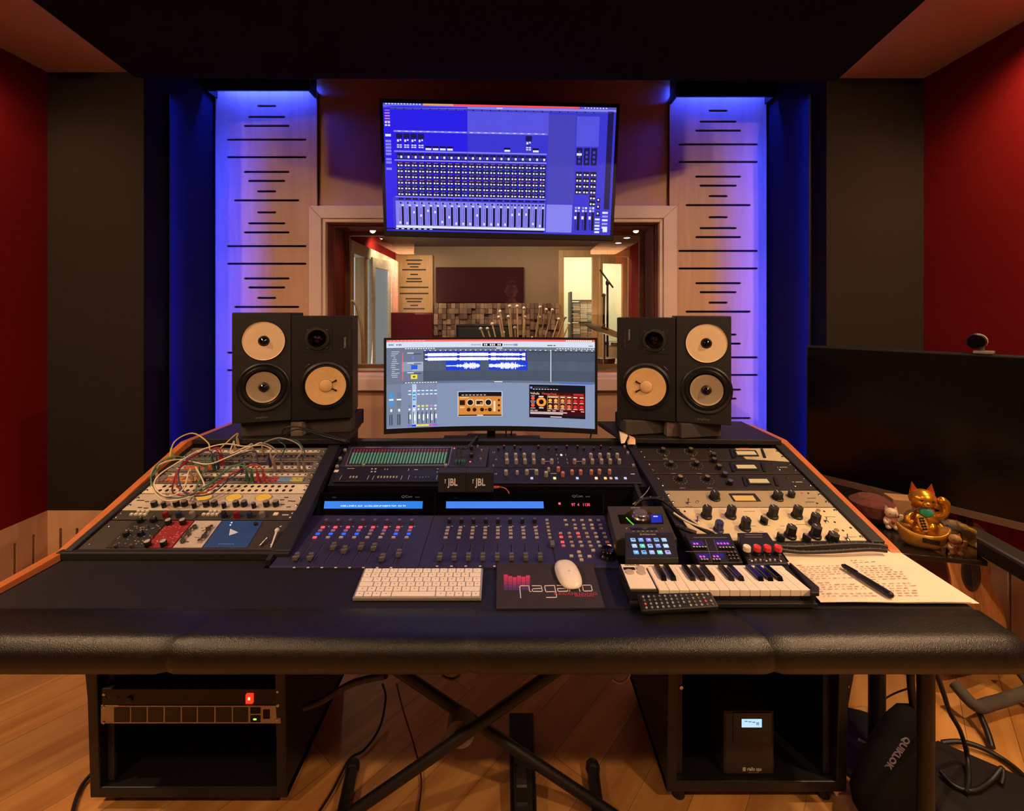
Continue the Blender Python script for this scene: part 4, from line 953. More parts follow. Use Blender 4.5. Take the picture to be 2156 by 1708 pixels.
def btn_mesh(hexc, w=.010, d=.007, h=.004, glow=0.0):
    k = ('btn', hexc, w, d, h, glow)
    if k not in _km:
        m = em(hexc, glow) if glow else mat(hexc, .5, noise=.03); c = min(w, d)*.2; b = MB()
        lo = [(-w/2, -d/2), (w/2, -d/2), (w/2, d/2), (-w/2, d/2)]; b.add([(x, y, 0) for x, y in lo]+[(x*.97, y*.97, h*.7) for x, y in lo]+[(x*.8, y*.78, h) for x, y in lo],
            [(0, 1, 5, 4), (1, 2, 6, 5), (2, 3, 7, 6), (3, 0, 4, 7), (4, 5, 9, 8), (5, 6, 10, 9), (6, 7, 11, 10), (7, 4, 8, 11), (8, 9, 10, 11)], m)
        _km[k] = b.mesh('button', False)[0]
    return _km[k]
def jack_mesh(hexc='#b0a898', r=.0034):
    k = ('jack', hexc, r)
    if k not in _km: _km[k] = MB().lathe([(r*1.35, 0), (r*1.35, .0012), (r, .0016), (r*.95, .0004), (.0001, .0003)], [mat(hexc, .35, .6), mat(hexc, .35, .6), HOLE, HOLE], 10).mesh('jack', False)[0]
    return _km[k]
def toggle_mesh():
    if 'tog' not in _km: _km['tog'] = MB().lathe([(.0055, 0), (.0055, .002), (.003, .003), (.0001, .0032)], CHROME, 8).cyl((0, 0, .002), (.001, .006, .013), .0012, .0022, CHROME, 6).mesh('toggle_switch', False)[0]
    return _km['tog']
def pjack(t, q, rows, cols, u0, u1, v0, v1, me, skip=lambda i, j: False):
    for j in range(rows):
        for i in range(cols):
            if skip(i, j): continue
            inst('jack', me, t, q.p(u0+(u1-u0)*i/(cols-1), v0+(v1-v0)*(j/(rows-1) if rows > 1 else .5), .004), q.pl.rx)
def label_strip(t, q, u0, v0, u1, v1, hexc, up=.0043, name='label_strip'):
    b = MB(); b.quad(q.sub(u0, v0, u1, v1, up), mat(hexc, .6, noise=.05)); obj(name, b, t)
NICK = mat('#9a9184', .4, .3, .06); BEIGE = mat('#c5b8a2', .45, .1, .05, 40); IVORY = mat('#ddd0b4', .42, .0, .04, 40); ASH = mat('#3b352f', .45, .2, .1, 60)
# --- left rack
v = lambda py: vof(QL, py)
bays = [(945, 971, '#6e675e'), (972, 994, '#857b6e'), (995, 1020, '#7c7468')]
labs = ['topmost patch bay of the left rack with black and silver jacks', 'second patch bay of the left rack, below the topmost one', 'third patch bay of the left rack with orange, red and blue label strips']
for k, (pa, pb, c) in enumerate(bays):
    t = unit(QL, pa, pb, mat(c, .45, .25, .08), 'patch_bay', labs[k], 'patch bay', grp='patch bays in the left rack')
    va, vb = v(pa), v(pb)
    b = MB()
    for j in range(2):
        vv = va+(vb-va)*(.30+.38*j); b.quad(QL.sub(.05, vv-.016, .95, vv+.016, .0042), mat('#d8cdb8', .5) if (k+j) % 2 == 0 else DARK)
    obj('label_strip', b, t)
    if k == 2:
        for u0, u1, cc in ((.06, .14, '#c8622c'), (.14, .26, '#d88a3a'), (.62, .70, '#b03030'), (.70, .78, '#a83038'), (.78, .86, '#5a8fb8'), (.86, .94, '#b8b050')): label_strip(t, QL, u0, va+(vb-va)*.52, u1, va+(vb-va)*.86, cc, .0044)
    if k == 1: label_strip(t, QL, .10, va+(vb-va)*.50, .30, va+(vb-va)*.85, '#c8622c', .0044)
    pjack(t, QL, 2, 24, .06, .94, va+(vb-va)*.30, va+(vb-va)*.68, jack_mesh('#c8bda8' if k != 1 else '#9c9384', .003))
t = unit(QL, 1021, 1041, IVORY, 'patch_bay', 'ivory patch bay with two rows of plain holes, above the compressor in the left rack', 'patch bay', grp='patch bays in the left rack')
pjack(t, QL, 2, 20, .10, .90, v(1027), v(1035.5), jack_mesh('#40382e', .0038))
# compressor
t = unit(QL, 1042, 1077, BEIGE, 'compressor', 'beige compressor with three amber oval meters in the left rack', 'compressor')
for x in (1080, 1330, 1580):
    b = MB(); p = QL.pl.at(*z1(x, 600)); b.lathe([(.026, .0), (.026, .0012)], NICK, 24, RACK.M(p+RACK.N*.004) @ Matrix.Diagonal((1, .62, 1, 1)))
    b.lathe([(.026, .0012), (.023, .002)], NICK, 24, RACK.M(p+RACK.N*.004) @ Matrix.Diagonal((1, .62, 1, 1)))
    b.lathe([(.0235, .0018), (.0001, .0019)], em('#f0a838', .85), 24, RACK.M(p+RACK.N*.004) @ Matrix.Diagonal((1, .62, 1, 1))); obj('meter', b, t, label='amber oval meter')
kb = knob_mesh(.0085, .017, BLK, mat('#d8d0c8', .25, .8, .03)); ks = knob_mesh(.0062, .017, BLK, mat('#d8d0c8', .25, .8, .03))
for x, y, s in ((665, 672, 0), (745, 680, 1), (850, 670, 0), (920, 668, 0), (1000, 684, 1), (1100, 670, 0), (1170, 668, 0), (1250, 684, 1), (1350, 670, 0), (1420, 668, 0), (1500, 684, 1), (1605, 670, 0), (1685, 668, 0)): kn(t, ks if s else kb, RACK, *z1(x, y))
b = MB(); 
for x, y in ((530, 625), (560, 625), (600, 635), (540, 685), (590, 690), (1735, 620), (1770, 600), (1800, 630), (1830, 632), (1740, 660), (1790, 680)):
    p = RACK.at(*z1(x, y)); b.box(-.006, .006, -.0015, .0015, .0042, .005, DARK, RACK.M(p))
obj('marking', b, t)
# channel strip
t = unit(QL, 1078, 1097, ASH, 'channel_strip', 'dark channel strip with cream push buttons, just below the beige compressor', 'preamplifier')
for x0, x1 in ((455, 605), (1060, 1195)):
    for x in range(x0+18, x1, 37): kn(t, btn_mesh('#e0d8c0', .0085, .007, .006), RACK, *z1(x, 748))
    for x in range(x0+55, x1, 37): kn(t, btn_mesh('#e0d8c0', .0075, .006, .006), RACK, *z1(x+20, 722))
for x, c in ((760, '#7a1518'), (870, '#23264a'), (985, '#77706a'), (1250, '#1a1818'), (1355, '#7a1518'), (1465, '#23264a'), (1570, '#77706a')): kn(t, knob_mesh(.0075, .017, mat(c, .4), mat(c, .4)), RACK, *z1(x, 762))
kn(t, btn_mesh('#e8e0d0', .013, .010, .004), RACK, *z1(1682, 742)); label_strip(t, QL, .93, v(1086), .965, v(1088), '#d0c8c0')
# module rack
t = unit(QL, 1098, 1160, ASH, 'module_rack', 'lowest unit of the left rack holding black, red, white and blue modules', 'module rack', screws=False)
va, vb = v(1098), v(1160)
def module(u0, u1, m, lab):
    b = MB(); b.prism(QL.sub(u0+.003, va+.008, u1-.003, vb-.01, .0062), -RACK.N*.002, m); return obj('module', b, t, .0006, label=lab, seg=1)
m1 = module(.135, .33, mat('#1c1a18', .45), 'black module with white marks'); m2 = module(.33, .47, mat('#8a1a1e', .45), 'red module'); m3 = module(.47, .62, mat('#b8aa9c', .45), 'pale module'); m4 = module(.62, .847, mat('#1f4684', .45), 'blue module with a white triangle')
rr = random.Random(4); b = MB(); b3 = MB()
for i in range(46):
    u = rr.uniform(.145, .32); vv = rr.uniform(va+.04, vb-.03); p = QL.p(u, vv, .0063); b.box(-.0012, .0012, -.0009, .0009, 0, .0006, TXT, RACK.M(p))
for i in range(40):
    u = rr.uniform(.34, .46); vv = rr.uniform(va+.05, vb-.04); p = QL.p(u, vv, .0063); b3.box(-.0015, .0015, -.0006, .0006, 0, .0005, mat('#e0a090', .5), RACK.M(p))
obj('marking', b, m1); obj('marking', b3, m2)
for x, y in ((545, 810), (660, 805), (430, 925), (550, 920)): kn(m1, knob_mesh(.0075, .013, BLK, BLK2, mark=TXT), RACK, *z1(x, y), up=.006)
for x, y in ((340, 1022), (470, 1022), (505, 950), (600, 860), (620, 810), (640, 950)): kn(m1, knob_mesh(.004, .008, CHROME, CHROME), RACK, *z1(x, y), up=.006)
for x, y in ((785, 828), (905, 826), (612, 1010), (745, 1008)): kn(m2, knob_mesh(.0078, .015, BLK, mat('#d8d0c8', .3, .6, .03)), RACK, *z1(x, y), up=.006)
rr = random.Random(6)
for i in range(14):
    u = .50+.09*(i % 2)+rr.uniform(-.008, .008); vv = va+.07+(i//2)*(vb-va-.1)/7
    inst('knob', knob_mesh(.0045 if i % 3 else .006, .009, CHROME if i % 3 else GREY, CHROME), m3, QL.p(u, vv, .006), RACK.rx)
b = MB(); 
for i in range(26): p = QL.p(rr.uniform(.48, .61), rr.uniform(va+.05, vb-.04), .0063); b.box(-.003, .003, -.0006, .0006, 0, .0005, DARK, RACK.M(p))
obj('marking', b, m3)
b = MB(); b.prism([RACK.at(*z1(x, y))+RACK.N*.0065 for x, y in ((1300, 870), (1368, 900), (1290, 928))], RACK.N*.0004, mat('#c8d4e8', .5)); 
for i in range(9): p = RACK.at(*z1(1205+i*15, 998)); b.box(-.0014, .0014, -.001, .001, .0062, .0068, mat('#6f8cc0', .5), RACK.M(p))
obj('logo', b, m4)
for x, y in ((1312, 818), (1302, 838)): kn(m4, led_mesh('#ffffff', .003, .003), RACK, *z1(x, y), up=.006)
kn(m4, knob_mesh(.005, .006, BLK), RACK, *z1(1515, 832), up=.006)
for u in (.035, .955):
    for vv in (va+.05, vb-.04): inst('screw', screw_mesh(), t, QL.p(u, vv, .004), RACK.rx)
b = MB(); a = RACK.at(*z1(1640, 1028))+RACK.N*.006; c = RACK.at(*z1(1697, 905))+RACK.N*.016; b.cyl(a, c, .0015, .003, WHITE, 8); b.ell(c, (.0055, .008, .0055), WHITE, 12, 8)
tag(obj('plug', b), 'slim white plug lying on the blank panel right of the blue module', 'plug')
b = MB(); b.cyl(RACK.at(*z1(1545, 1018))+RACK.N*.009, RACK.at(*z1(1612, 960))+RACK.N*.013, .004, .003, CHROME, 8); tag(obj('adapter', b), 'small metal adapter lying beside the slim white plug', 'adapter')

# --- patch cables of the left rack: plug bodies stand in the jacks and the cable arcs between them
def plug(t, base, c, up=RACK.N, h=.05, lean=(0, 0, 0)):
    d = (up+Vector(lean)).normalized(); b = MB(); m = mat(c, .5, noise=.05)
    b.cyl(base+d*.003, base+d*.010, .0025, .0028, CHROME, 8); b.cyl(base+d*.010, base+d*(h*.7), .0048, .0046, m, 10); b.cyl(base+d*(h*.7), base+d*h, .0046, .0020, m, 10); obj('plug', b, t)
    return base+d*h
CAB = {'yellow': '#c9ac45', 'white': '#d8caa8', 'green': '#3f7050', 'blue': '#28305e', 'red': '#9a2028', 'grey': '#8f8676', 'teal': '#26484c'}
def patch(c, p, q, via, lab, pc=None, h=.045, lp=(0, 0, 0), lq=(0, 0, 0)):
    a0 = RACK.at(*z1(*p)); b0 = RACK.at(*z1(*q)); t = thing('patch_cable', lab, 'cable', a0, 'patch cables over the left rack')
    a = plug(t, a0, pc or CAB[c], h=h, lean=lp); e = plug(t, b0, pc or CAB[c], h=h, lean=lq)
    pts = [a, a+Vector(lp)*.01+RACK.N*.012]
    for x, y, hgt in via:
        # hgt = height above the rack face at that point of view: slide the point towards the eye
        s = RACK.at(*z1(x, y)); eye = Vector((0, 0, H)); d = (eye-s); k = hgt/(d.normalized().dot(RACK.N)); pts.append(s+d.normalized()*k)
    pts += [e+RACK.N*.012, e]
    b = MB(); b.tube(pts, .0022, mat(CAB[c], .45, noise=.04), 7, 7); obj('cable', b, t)
patch('yellow', (830, 300), (1370, 175), [(790, 250, .05), (830, 120, .08), (980, 50, .10), (1110, 130, .08), (1150, 220, .05)], 'yellow patch cable arching highest over the left rack', '#b89a60')
patch('white', (1500, 260), (985, 470), [(1420, 160, .07), (1250, 140, .09), (1050, 190, .08), (900, 270, .08), (700, 400, .07), (660, 500, .06), (760, 580, .05), (900, 520, .05)], 'cream patch cable looping widest over the left rack', '#b89c78')
patch('white', (1580, 250), (1040, 470), [(1500, 150, .06), (1420, 190, .07), (1280, 250, .06), (1100, 310, .06), (860, 270, .07), (660, 340, .07), (640, 500, .06), (740, 610, .04), (900, 600, .04), (1080, 520, .03)], 'second cream patch cable coiled at the left of the rack', '#b89c78')
patch('green', (1060, 450), (1450, 475), [(960, 300, .06), (860, 245, .08), (700, 300, .08), (630, 430, .07), (700, 560, .05), (880, 590, .04), (1080, 500, .05), (1250, 370, .06), (1400, 300, .06)], 'green patch cable running from the cream plugs to the green plugs', '#2c5c40')
patch('green', (1165, 372), (1490, 478), [(1000, 560, .03), (1200, 420, .05), (1330, 320, .06)], 'short green patch cable with paired green plugs', '#2c5c40')
patch('red', (1230, 340), (1540, 478), [(1160, 180, .06), (1060, 200, .07), (900, 310, .08), (840, 430, .07), (900, 540, .04), (1100, 540, .04), (1300, 400, .05), (1460, 320, .06)], 'red patch cable ending in the left one of the two red plugs', '#a8242e')
patch('red', (1245, 330), (1590, 478), [(1180, 170, .05), (1000, 240, .06), (860, 360, .07), (815, 480, .05), (830, 560, .02), (1000, 560, .03), (1250, 430, .04), (1480, 310, .06)], 'red patch cable ending in the right one of the two red plugs', '#a8242e')
patch('blue', (1170, 370), (1400, 400), [(1130, 200, .07), (1040, 215, .07), (900, 300, .08), (860, 420, .07), (930, 560, .04), (1130, 560, .03), (1300, 430, .04), (1480, 300, .06)], 'dark blue patch cable looping inside the red ones', '#2a3058')
patch('blue', (1205, 365), (1640, 350), [(1170, 210, .06), (1300, 240, .05), (1500, 200, .06), (1530, 290, .06), (1600, 300, .05)], 'dark blue patch cable reaching to the right of the red plugs', '#2a3058')
patch('grey', (1680, 380), (1880, 378), [(1690, 200, .06), (1600, 140, .06), (1540, 150, .06), (1700, 90, .09), (1850, 130, .08), (1900, 200, .07)], 'grey patch cable hanging over the upper right of the left rack', '#8a7a68')
patch('teal', (1740, 380), (1925, 378), [(1760, 160, .06), (1700, 110, .07), (1850, 110, .08), (1920, 200, .07)], 'dark teal patch cable with grey plugs at the right of the left rack', '#80705e')
patch('white', (1650, 320), (1350, 240), [(1640, 180, .05), (1560, 150, .06), (1420, 170, .07), (1300, 220, .05)], 'short cream patch cable at the top middle of the left rack', '#b89c78')
patch('green', (700, 470), (1100, 380), [(650, 400, .05), (760, 260, .07), (900, 250, .07), (1000, 280, .06), (1080, 330, .05)], 'pale green patch cable at the far left edge of the rack', '#b9a183')

# --- centre left: analyser
t = unit(QCL, 942, 985, mat('#2b2733', .5, .1, .08), 'spectrum_analyzer', 'rack unit with a wide red and green bar display, behind the left controller', 'analyzer', screws=False)
b = MB(); q = Quad(RACK, z2(975, 190), z2(2120, 185), z2(2075, 395), z2(900, 400))
b.prism(q.sub(0, 0, 1, 1, .0058), -RACK.N*.0018, mat('#8a8090', .3, .6)); b.prism(q.sub(.012, .05, .988, .95, .0064), -RACK.N*.001, HOLE); obj('display_frame', b, t)
n = 31
for i in range(n):
    b = MB(); u0 = .03+.94*i/n; u1 = u0+.94/n*.62
    b.quad(q.sub(u0, .10, u1, .28, .0066), em('#7a2638', .8)); b.quad(q.sub(u0, .30, u1, .90, .0066), em('#5f8f6c', .75)); obj('display_bar', b, t)
for x, y in ((435, 160), (435, 235)): kn(t, knob_mesh(.0065, .014, BLK, GREY), RACK, *z3(x, y+20))
for x, y in ((535, 200), (525, 285), (495, 160)): kn(t, knob_mesh(.0035, .008, ALU), RACK, *z3(x, y))
for x, y in ((265, 172), (422, 305)): kn(t, led_mesh('#ff5060', .0045, .0045, .002, 2.0), RACK, *z3(x, y))
for p in (z2(900, 225), z2(845, 320), z2(810, 412), z2(1110, 395), z2(2040, 400)): kn(t, knob_mesh(.0058, .008, ALU), RACK, *p)
label_strip(t, QCL, .12, vof(QCL, 943.5), .24, vof(QCL, 946), '#8a84a0')
for x in (320,):
    for i, xx in enumerate((285, 315, 345, 365)): kn(t, btn_mesh('#1d6a52', .006, .014, .012), RACK, *z3(xx, 320), name='connector')
for i, (xx, tx, ty) in enumerate(((300, 480, 70), (340, 490, 50))):
    b = MB(); a = RACK.at(*z3(xx, 280))+RACK.N*.01; b.tube([a, a+Vector((-.004, .01, .03)), W(*z3(370+i*20, 160), 1.56), W(*z3(440, 100+i*8), 1.60), W(*z3(tx, ty), 1.66), W(*z3(tx+8, ty+20), 1.70)-Vector((0, 0, .04))], .0035, BLK2, 8)
    tag(obj('cable', b), ['thick dark cable rising from the green connector, the left one of two', 'thick dark cable rising from the green connector, the right one of two'][i], 'cable')
# unit below it
t = unit(QCL, 986, 1016, mat('#15131b', .5), 'digital_interface', 'black rack unit with corner bracket marks below the bar display', 'audio interface', screws=False)
b = MB(); M = RACK.M(RACK.at(*z2(800, 455))+RACK.N*.0044); b.box(-.007, .007, -.006, .006, 0, .0004, WHITE, M)
obj('sticker', b, t)
b = MB()
for x, y, w_, h_ in ((965, 426, .012, .0012), (1205, 430, .003, .003), (1245, 430, .003, .003), (1200, 462, .003, .003), (1240, 462, .003, .003), (1705, 440, .006, .0015), (1950, 430, .002, .002), (1945, 465, .002, .002), (1620, 440, .001, .006), (1350, 435, .001, .004), (1380, 435, .001, .004)):
    b.box(-w_, w_, -h_, h_, 0, .0004, TXT, RACK.M(RACK.at(*z2(x, y))+RACK.N*.0042))
for x in (850, 1160, 1220, 1540, 1620, 1940): b.box(-.0007, .0007, -.011, .011, 0, .0004, TXT, RACK.M(RACK.at(*z2(x, 528))+RACK.N*.0042))
obj('marking', b, t)
for x0, x1 in ((960, 1060), (1275, 1490)):
    for x in range(x0, x1, 35): kn(t, btn_mesh('#b0a898', .0048, .008, .003), RACK, *z2(x, 525))
for x in (1700, 1750, 1780, 1815, 1845): kn(t, btn_mesh('#6a6470', .003, .007, .003), RACK, *z2(x, 528))
# --- centre right: two dark rows of knobs
t = unit(QCR, 942, 986, mat('#1c1822', .5), 'channel_strip', 'dark rack unit crowded with grey square knobs, behind the right controller', 'channel strip', screws=False)
gk = knob_mesh(.0062, .016, mat('#8f8a80', .5), mat('#a8a298', .5)); gs = knob_mesh(.0048, .012, mat('#8f8a80', .5), mat('#a8a298', .5)); rk = knob_mesh(.0036, .014, BLK, mat('#c84848', .4)); bk = knob_mesh(.004, .010, BLK, GREY)
for x in (755, 860, 1095, 1375, 1480, 1710): kn(t, rk, RACK, *z3(x, 175))
for x in (920, 1195, 1545, 1805, 700, 1270, 1640): kn(t, bk, RACK, *z3(x, 185))
for x in (780, 870, 955, 1045, 1610, 1700, 1785, 1870): kn(t, gk, RACK, *z3(x, 262))
for x in (785, 875, 962, 1050, 1140, 1225, 1450, 1540, 1625, 1715, 1800, 1890): kn(t, gk, RACK, *z3(x, 318))
for x, y in ((1275, 240), (1285, 280), (1290, 315), (1365, 240), (1375, 285), (1382, 320)): kn(t, btn_mesh('#8c867c', .0035, .006, .004), RACK, *z3(x, y))
kn(t, led_mesh('#e8e8ff', .007, .008, .002), RACK, *z3(1320, 238))
for x, y in ((1185, 300), (1495, 300), (1030, 378), (1245, 420)): 
    b = MB(); b.box(-.010, .010, -.001, .001, .0042, .0048, TXT, RACK.M(RACK.at(*z3(x, y)))); obj('marking', b, t)
for x, y in ((1945, 160), (1975, 220), (2030, 345)): kn(t, knob_mesh(.005, .007, ALU), RACK, *z3(x, y))
b = MB()
for tx, x, y, s_ in (('11', 655, 212, .012), ('M', 678, 283, .009)): b.text(tx, RACK.M(RACK.at(*z3(x, y))+RACK.N*.0046), s_, TXT)
obj('marking', b, t)
t = unit(QCR, 987, 1020, mat('#1a161e', .5), 'effects_unit', 'dark rack unit with small white and amber lit buttons along its lower edge', 'effects unit', screws=False)
for x, y, k in ((775, 430, 0), (885, 425, 1), (980, 425, 0), (1075, 425, 0), (1195, 395, 1), (1170, 445, 0)): kn(t, gs if k else gk, RACK, *z3(x, y))
rg = knob_mesh(.0058, .015, mat('#b0705c', .5), mat('#c8806a', .5))
for x, y in ((1290, 395), (1335, 445), (1425, 425), (1510, 425), (1615, 425), (1695, 420), (1795, 420)): kn(t, rg, RACK, *z3(x, y), lab='pinkish knob')
for x, c, s_ in ((1030, '#c8ccf4', 1), (1255, '#ffdf8a', 1.6), (1478, '#c8ccf4', 1), (1665, '#ffd890', 1.6), (1755, '#ffc060', 1.6), (1810, '#e8a8a8', 1), (1863, '#c8c8f4', 1), (1952, '#c8ccff', 1)): kn(t, btn_mesh(c, .0085, .008, .003, s_), RACK, *z3(x, 468), name='button')
for x in (1900, 1935): b = MB(); b.box(-.0022, .0022, -.012, .012, .0041, .0046, HOLE, RACK.M(RACK.at(*z3(x, 405)))); obj('fader_slot', b, t)
b = MB(); b.text('2', RACK.M(RACK.at(*z3(650, 342))+RACK.N*.0046), .012, TXT); b.text('12', RACK.M(RACK.at(*z3(672, 425))+RACK.N*.0046), .010, TXT); b.box(-.007, .007, -.002, .002, .0042, .0046, TXT, RACK.M(RACK.at(*z3(2025, 425)))); obj('marking', b, t)

# --- right rack
KD = mat('#262019', .5, .15, .1, 60)
dkm = [(946, 972), (973, 1000), (1001, 1034)]
dl = ['topmost dark unit of the right rack with a pale right end plate', 'second dark unit of the right rack, between the two other amber metered ones', 'third dark unit of the right rack, above the pale compressor']
sk = knob_mesh(.0085, .015, BLK, mat('#e0dcd4', .2, .9, .02)); rr = random.Random(12)
kx = [[(665, 165), (950, 165), (1185, 215)], [(745, 305), (1010, 305), (1190, 270), (1240, 340)], [(840, 455), (1120, 455), (1300, 420), (1355, 500)]]
mx = [(1520, 185, 105, 18), (1520, 327, 105, 18), (1650, 475, 105, 20)]
for k, (pa, pb) in enumerate(dkm):
    t = unit(QR, pa, pb, KD, 'compressor', dl[k], 'compressor', grp='dark compressors in the right rack')
    for (x, y) in kx[k]: kn(t, sk, RACK, *z4(x, y))
    if k == 0:
        for x, y in ((690, 215), (970, 212)): kn(t, knob_mesh(.006, .008, CHROME, CHROME), RACK, *z4(x, y))
    b = MB()
    for (x, y) in kx[k][:2]:
        for i in range(11):
            a = -PI*.25+i*PI*1.5/10; p = RACK.at(*z4(x, y))+Vector((.021*math.cos(a), 0, 0))+RACK.V*(-.021*math.sin(a)+0)
            b.box(-.0013, .0013, -.0009, .0009, .0042, .0047, mat('#8f887c', .5), RACK.M(p))
        p = RACK.at(*z4(x+25, y+85 if k else y+75)); b.box(-.008, .008, -.0012, .0012, .0042, .0046, mat('#8f887c', .5), RACK.M(p))
    obj('marking', b, t)
    x, y, w_, h_ = mx[k]; b = MB(); qq = [z4(x-w_-20, y-h_-12), z4(x+w_-5, y-h_-12), z4(x+w_+30, y+h_+14), z4(x-w_+5, y+h_+14)]
    b.prism([RACK.at(*p)+RACK.N*.0072 for p in qq], -RACK.N*.003, BLK2); qq = [z4(x-w_, y-h_), z4(x+w_-22, y-h_), z4(x+w_+8, y+h_), z4(x-w_+18, y+h_)]
    b.prism([RACK.at(*p)+RACK.N*.0078 for p in qq], -RACK.N*.001, em('#e8b878', .85)); obj('meter', b, t, label='amber meter')
    for dx in (-150, 170): b = MB(); b.prism([RACK.at(*z4(x+dx+a, y+c))+RACK.N*.008 for a, c in ((-22, -45), (2, -45), (38, 48), (10, 48))], -RACK.N*.004, BLK); obj('handle', b, t)
    if k == 0:
        b = MB(); b.prism([RACK.at(*z5(x, y))+RACK.N*.0052 for x, y in ((720, 73), (1080, 73), (1215, 195), (820, 170))], -RACK.N*.001, mat('#b8ab88', .45)); b.prism([RACK.at(*z5(x, y))+RACK.N*.0056 for x, y in ((755, 72), (850, 72), (860, 84), (760, 84))], -RACK.N*.001, mat('#c88058', .5)); obj('end_plate', b, t, label='pale end plate')
        kn(t, toggle_mesh(), RACK, *z4(1150, 160), name='toggle_switch')
    else:
        kn(t, toggle_mesh(), RACK, *z5(*((1120, 265) if k == 1 else (1262, 415))), name='toggle_switch'); kn(t, knob_mesh(.004, .004, CHROME, CHROME), RACK, *z5(*((1065, 210) if k == 1 else (1195, 345))))
        b = MB(); p = RACK.at(*z5(*((1150, 243) if k == 1 else (1285, 378)))); b.box(-.016, .016, -.0012, .0012, .0042, .0047, TXT, RACK.M(p)); obj('marking', b, t)
# pale units
PL4 = mat('#a89878', .42, .1, .04, 60); PL5 = mat('#dcc9a2', .42, .05, .04, 60)
ok = knob_mesh(.0135, .020, BLK, BLK2, style='oct', mark=TXT); okt = knob_mesh(.0125, .032, BLK, BLK2, style='oct', mark=TXT)
t = unit(QR, 1035, 1070, PL4, 'compressor', 'pale grey compressor with one amber meter and two black knobs in the right rack', 'compressor')
for x, y in ((1195, 645), (1845, 645)): kn(t, ok, RACK, *z4(x, y))
kn(t, knob_mesh(.010, .016, BLK, BLK2, mark=TXT), RACK, *z4(1985, 625))
kn(t, toggle_mesh(), RACK, *z4(925, 700), name='toggle_switch'); kn(t, knob_mesh(.004, .005, CHROME, CHROME), RACK, *z4(1020, 690)); kn(t, led_mesh('#e06050', .005, .005, .002, .8), RACK, *z5(1325, 480))
for x, y in ((1385, 480), (1465, 572)): kn(t, knob_mesh(.003, .001, HOLE), RACK, *z5(x, y))
b = MB(); b.prism([RACK.at(*z4(x, y))+RACK.N*.006 for x, y in ((1340, 600), (1610, 600), (1675, 680), (1395, 680))], -RACK.N*.002, BLK2); b.prism([RACK.at(*z4(x, y))+RACK.N*.0066 for x, y in ((1375, 624), (1590, 624), (1625, 676), (1412, 676))], -RACK.N*.001, em('#f0a850', .95)); obj('meter', b, t, label='amber meter')
for x, y in ((1415, 525), (1400, 560)): b = MB(); b.box(-.013, .013, -.001, .001, .0042, .0047, DARK, RACK.M(RACK.at(*z5(x, y)))); obj('marking', b, t)
t = unit(QR, 1071, 1141, PL5, 'equalizer', 'large cream equalizer with many tall black knobs, lowest unit of the right rack', 'equalizer')
for x, y in ((460, 690), (680, 690), (1060, 690), (1280, 690)): kn(t, okt, RACK, *z5(x, y), up=.004)
for x, y in ((810, 800), (1220, 870), (1445, 870), (1440, 760)): kn(t, okt, RACK, *z5(x, y), up=.004)
kn(t, knob_mesh(.011, .028, mat('#20254a', .4), mat('#2a3468', .4), style='oct'), RACK, *z5(570, 815), lab='blue knob')
for x, y in ((980, 750), (1130, 905), (1365, 915)): kn(t, knob_mesh(.009, .018, BLK, BLK2, style='bar', mark=TXT), RACK, *z5(x, y), rz=.4)
kn(t, ok, RACK, *z5(1605, 905))
for x, y in ((380, 735), (1550, 740), (1740, 900)): kn(t, toggle_mesh(), RACK, *z5(x, y), name='toggle_switch')
for x, y in ((1475, 645), (1640, 825)): kn(t, knob_mesh(.0055, .006, CHROME, mat('#c08a60', .3, .5)), RACK, *z5(x, y))
for x, y in ((1530, 645), (1625, 743), (1700, 820), (1770, 795), (265, 645)): kn(t, knob_mesh(.003, .001, HOLE), RACK, *z5(x, y))
b = MB(); rr = random.Random(9)
for x, y, w_ in ((850, 645, .016), (1340, 765, .010), (1010, 775, .008), (880, 778, .008), (900, 835, .008), (1290, 765, .006), (1580, 695, .016), (1760, 878, .018), (960, 828, .006), (300, 600, .01), (1150, 778, .006)):
    b.box(-w_, w_, -.0006, .0006, .0042, .0047, mat('#7a6a50', .5), RACK.M(RACK.at(*z5(x, y))))
obj('marking', b, t)

# ================================================================ CONTROLLERS
QBODY = mat('#2c2846', .45, .1, .08, 70); QSIDE = mat('#0e0d12', .5)  # blue glare of the screens is put into the body colour
def qcon(lab, tl, tr, br, bl, lcdq, nm, txt, qpos, rwpos):
    t = thing('fader_controller', lab, 'mixing controller', QC.at((bl[0]+br[0])/2, bl[1]), 'fader controllers')
    P = [QC.at(*p) for p in (tl, tr, br, bl)]; b = MB(); b.prism(P, (0, 0, -.022), QBODY); obj('body', b, t, .002)
    top = [QD.at(tl[0]+2, 1037), QD.at(tr[0]-2, 1037), QD.at(tr[0], 1085), QD.at(tl[0], 1085)]
    b = MB(); b.prism([top[0], top[1], top[2], top[3]], (0, 0.0, -.03), GLOSS); obj('display_housing', b, t, .0015)
    b = MB(); L = [QD.at(*p)+QD.N*.001 for p in lcdq]; N = QD.N
    if nm: b.quad(L, em('#2a82e8', 1.0))
    else: b.quad(L, em('#4a84f0', 1.0))
    o = obj('lcd', b, t, label='glowing blue text display')
    b = MB(); b.text('QCon', QD.M(QD.at(*qpos)+QD.N*.001), .0105, mat('#77718c', .4), sx=1.25); b.text('ProG2', QD.M(QD.at(qpos[0]+22, qpos[1]+1)+QD.N*.001), .005, mat('#77718c', .4)); b.text('icon', QD.M(QD.at(*rwpos)+QD.N*.001), .006, mat('#6a4660', .4)); obj('badge', b, t)
    return t
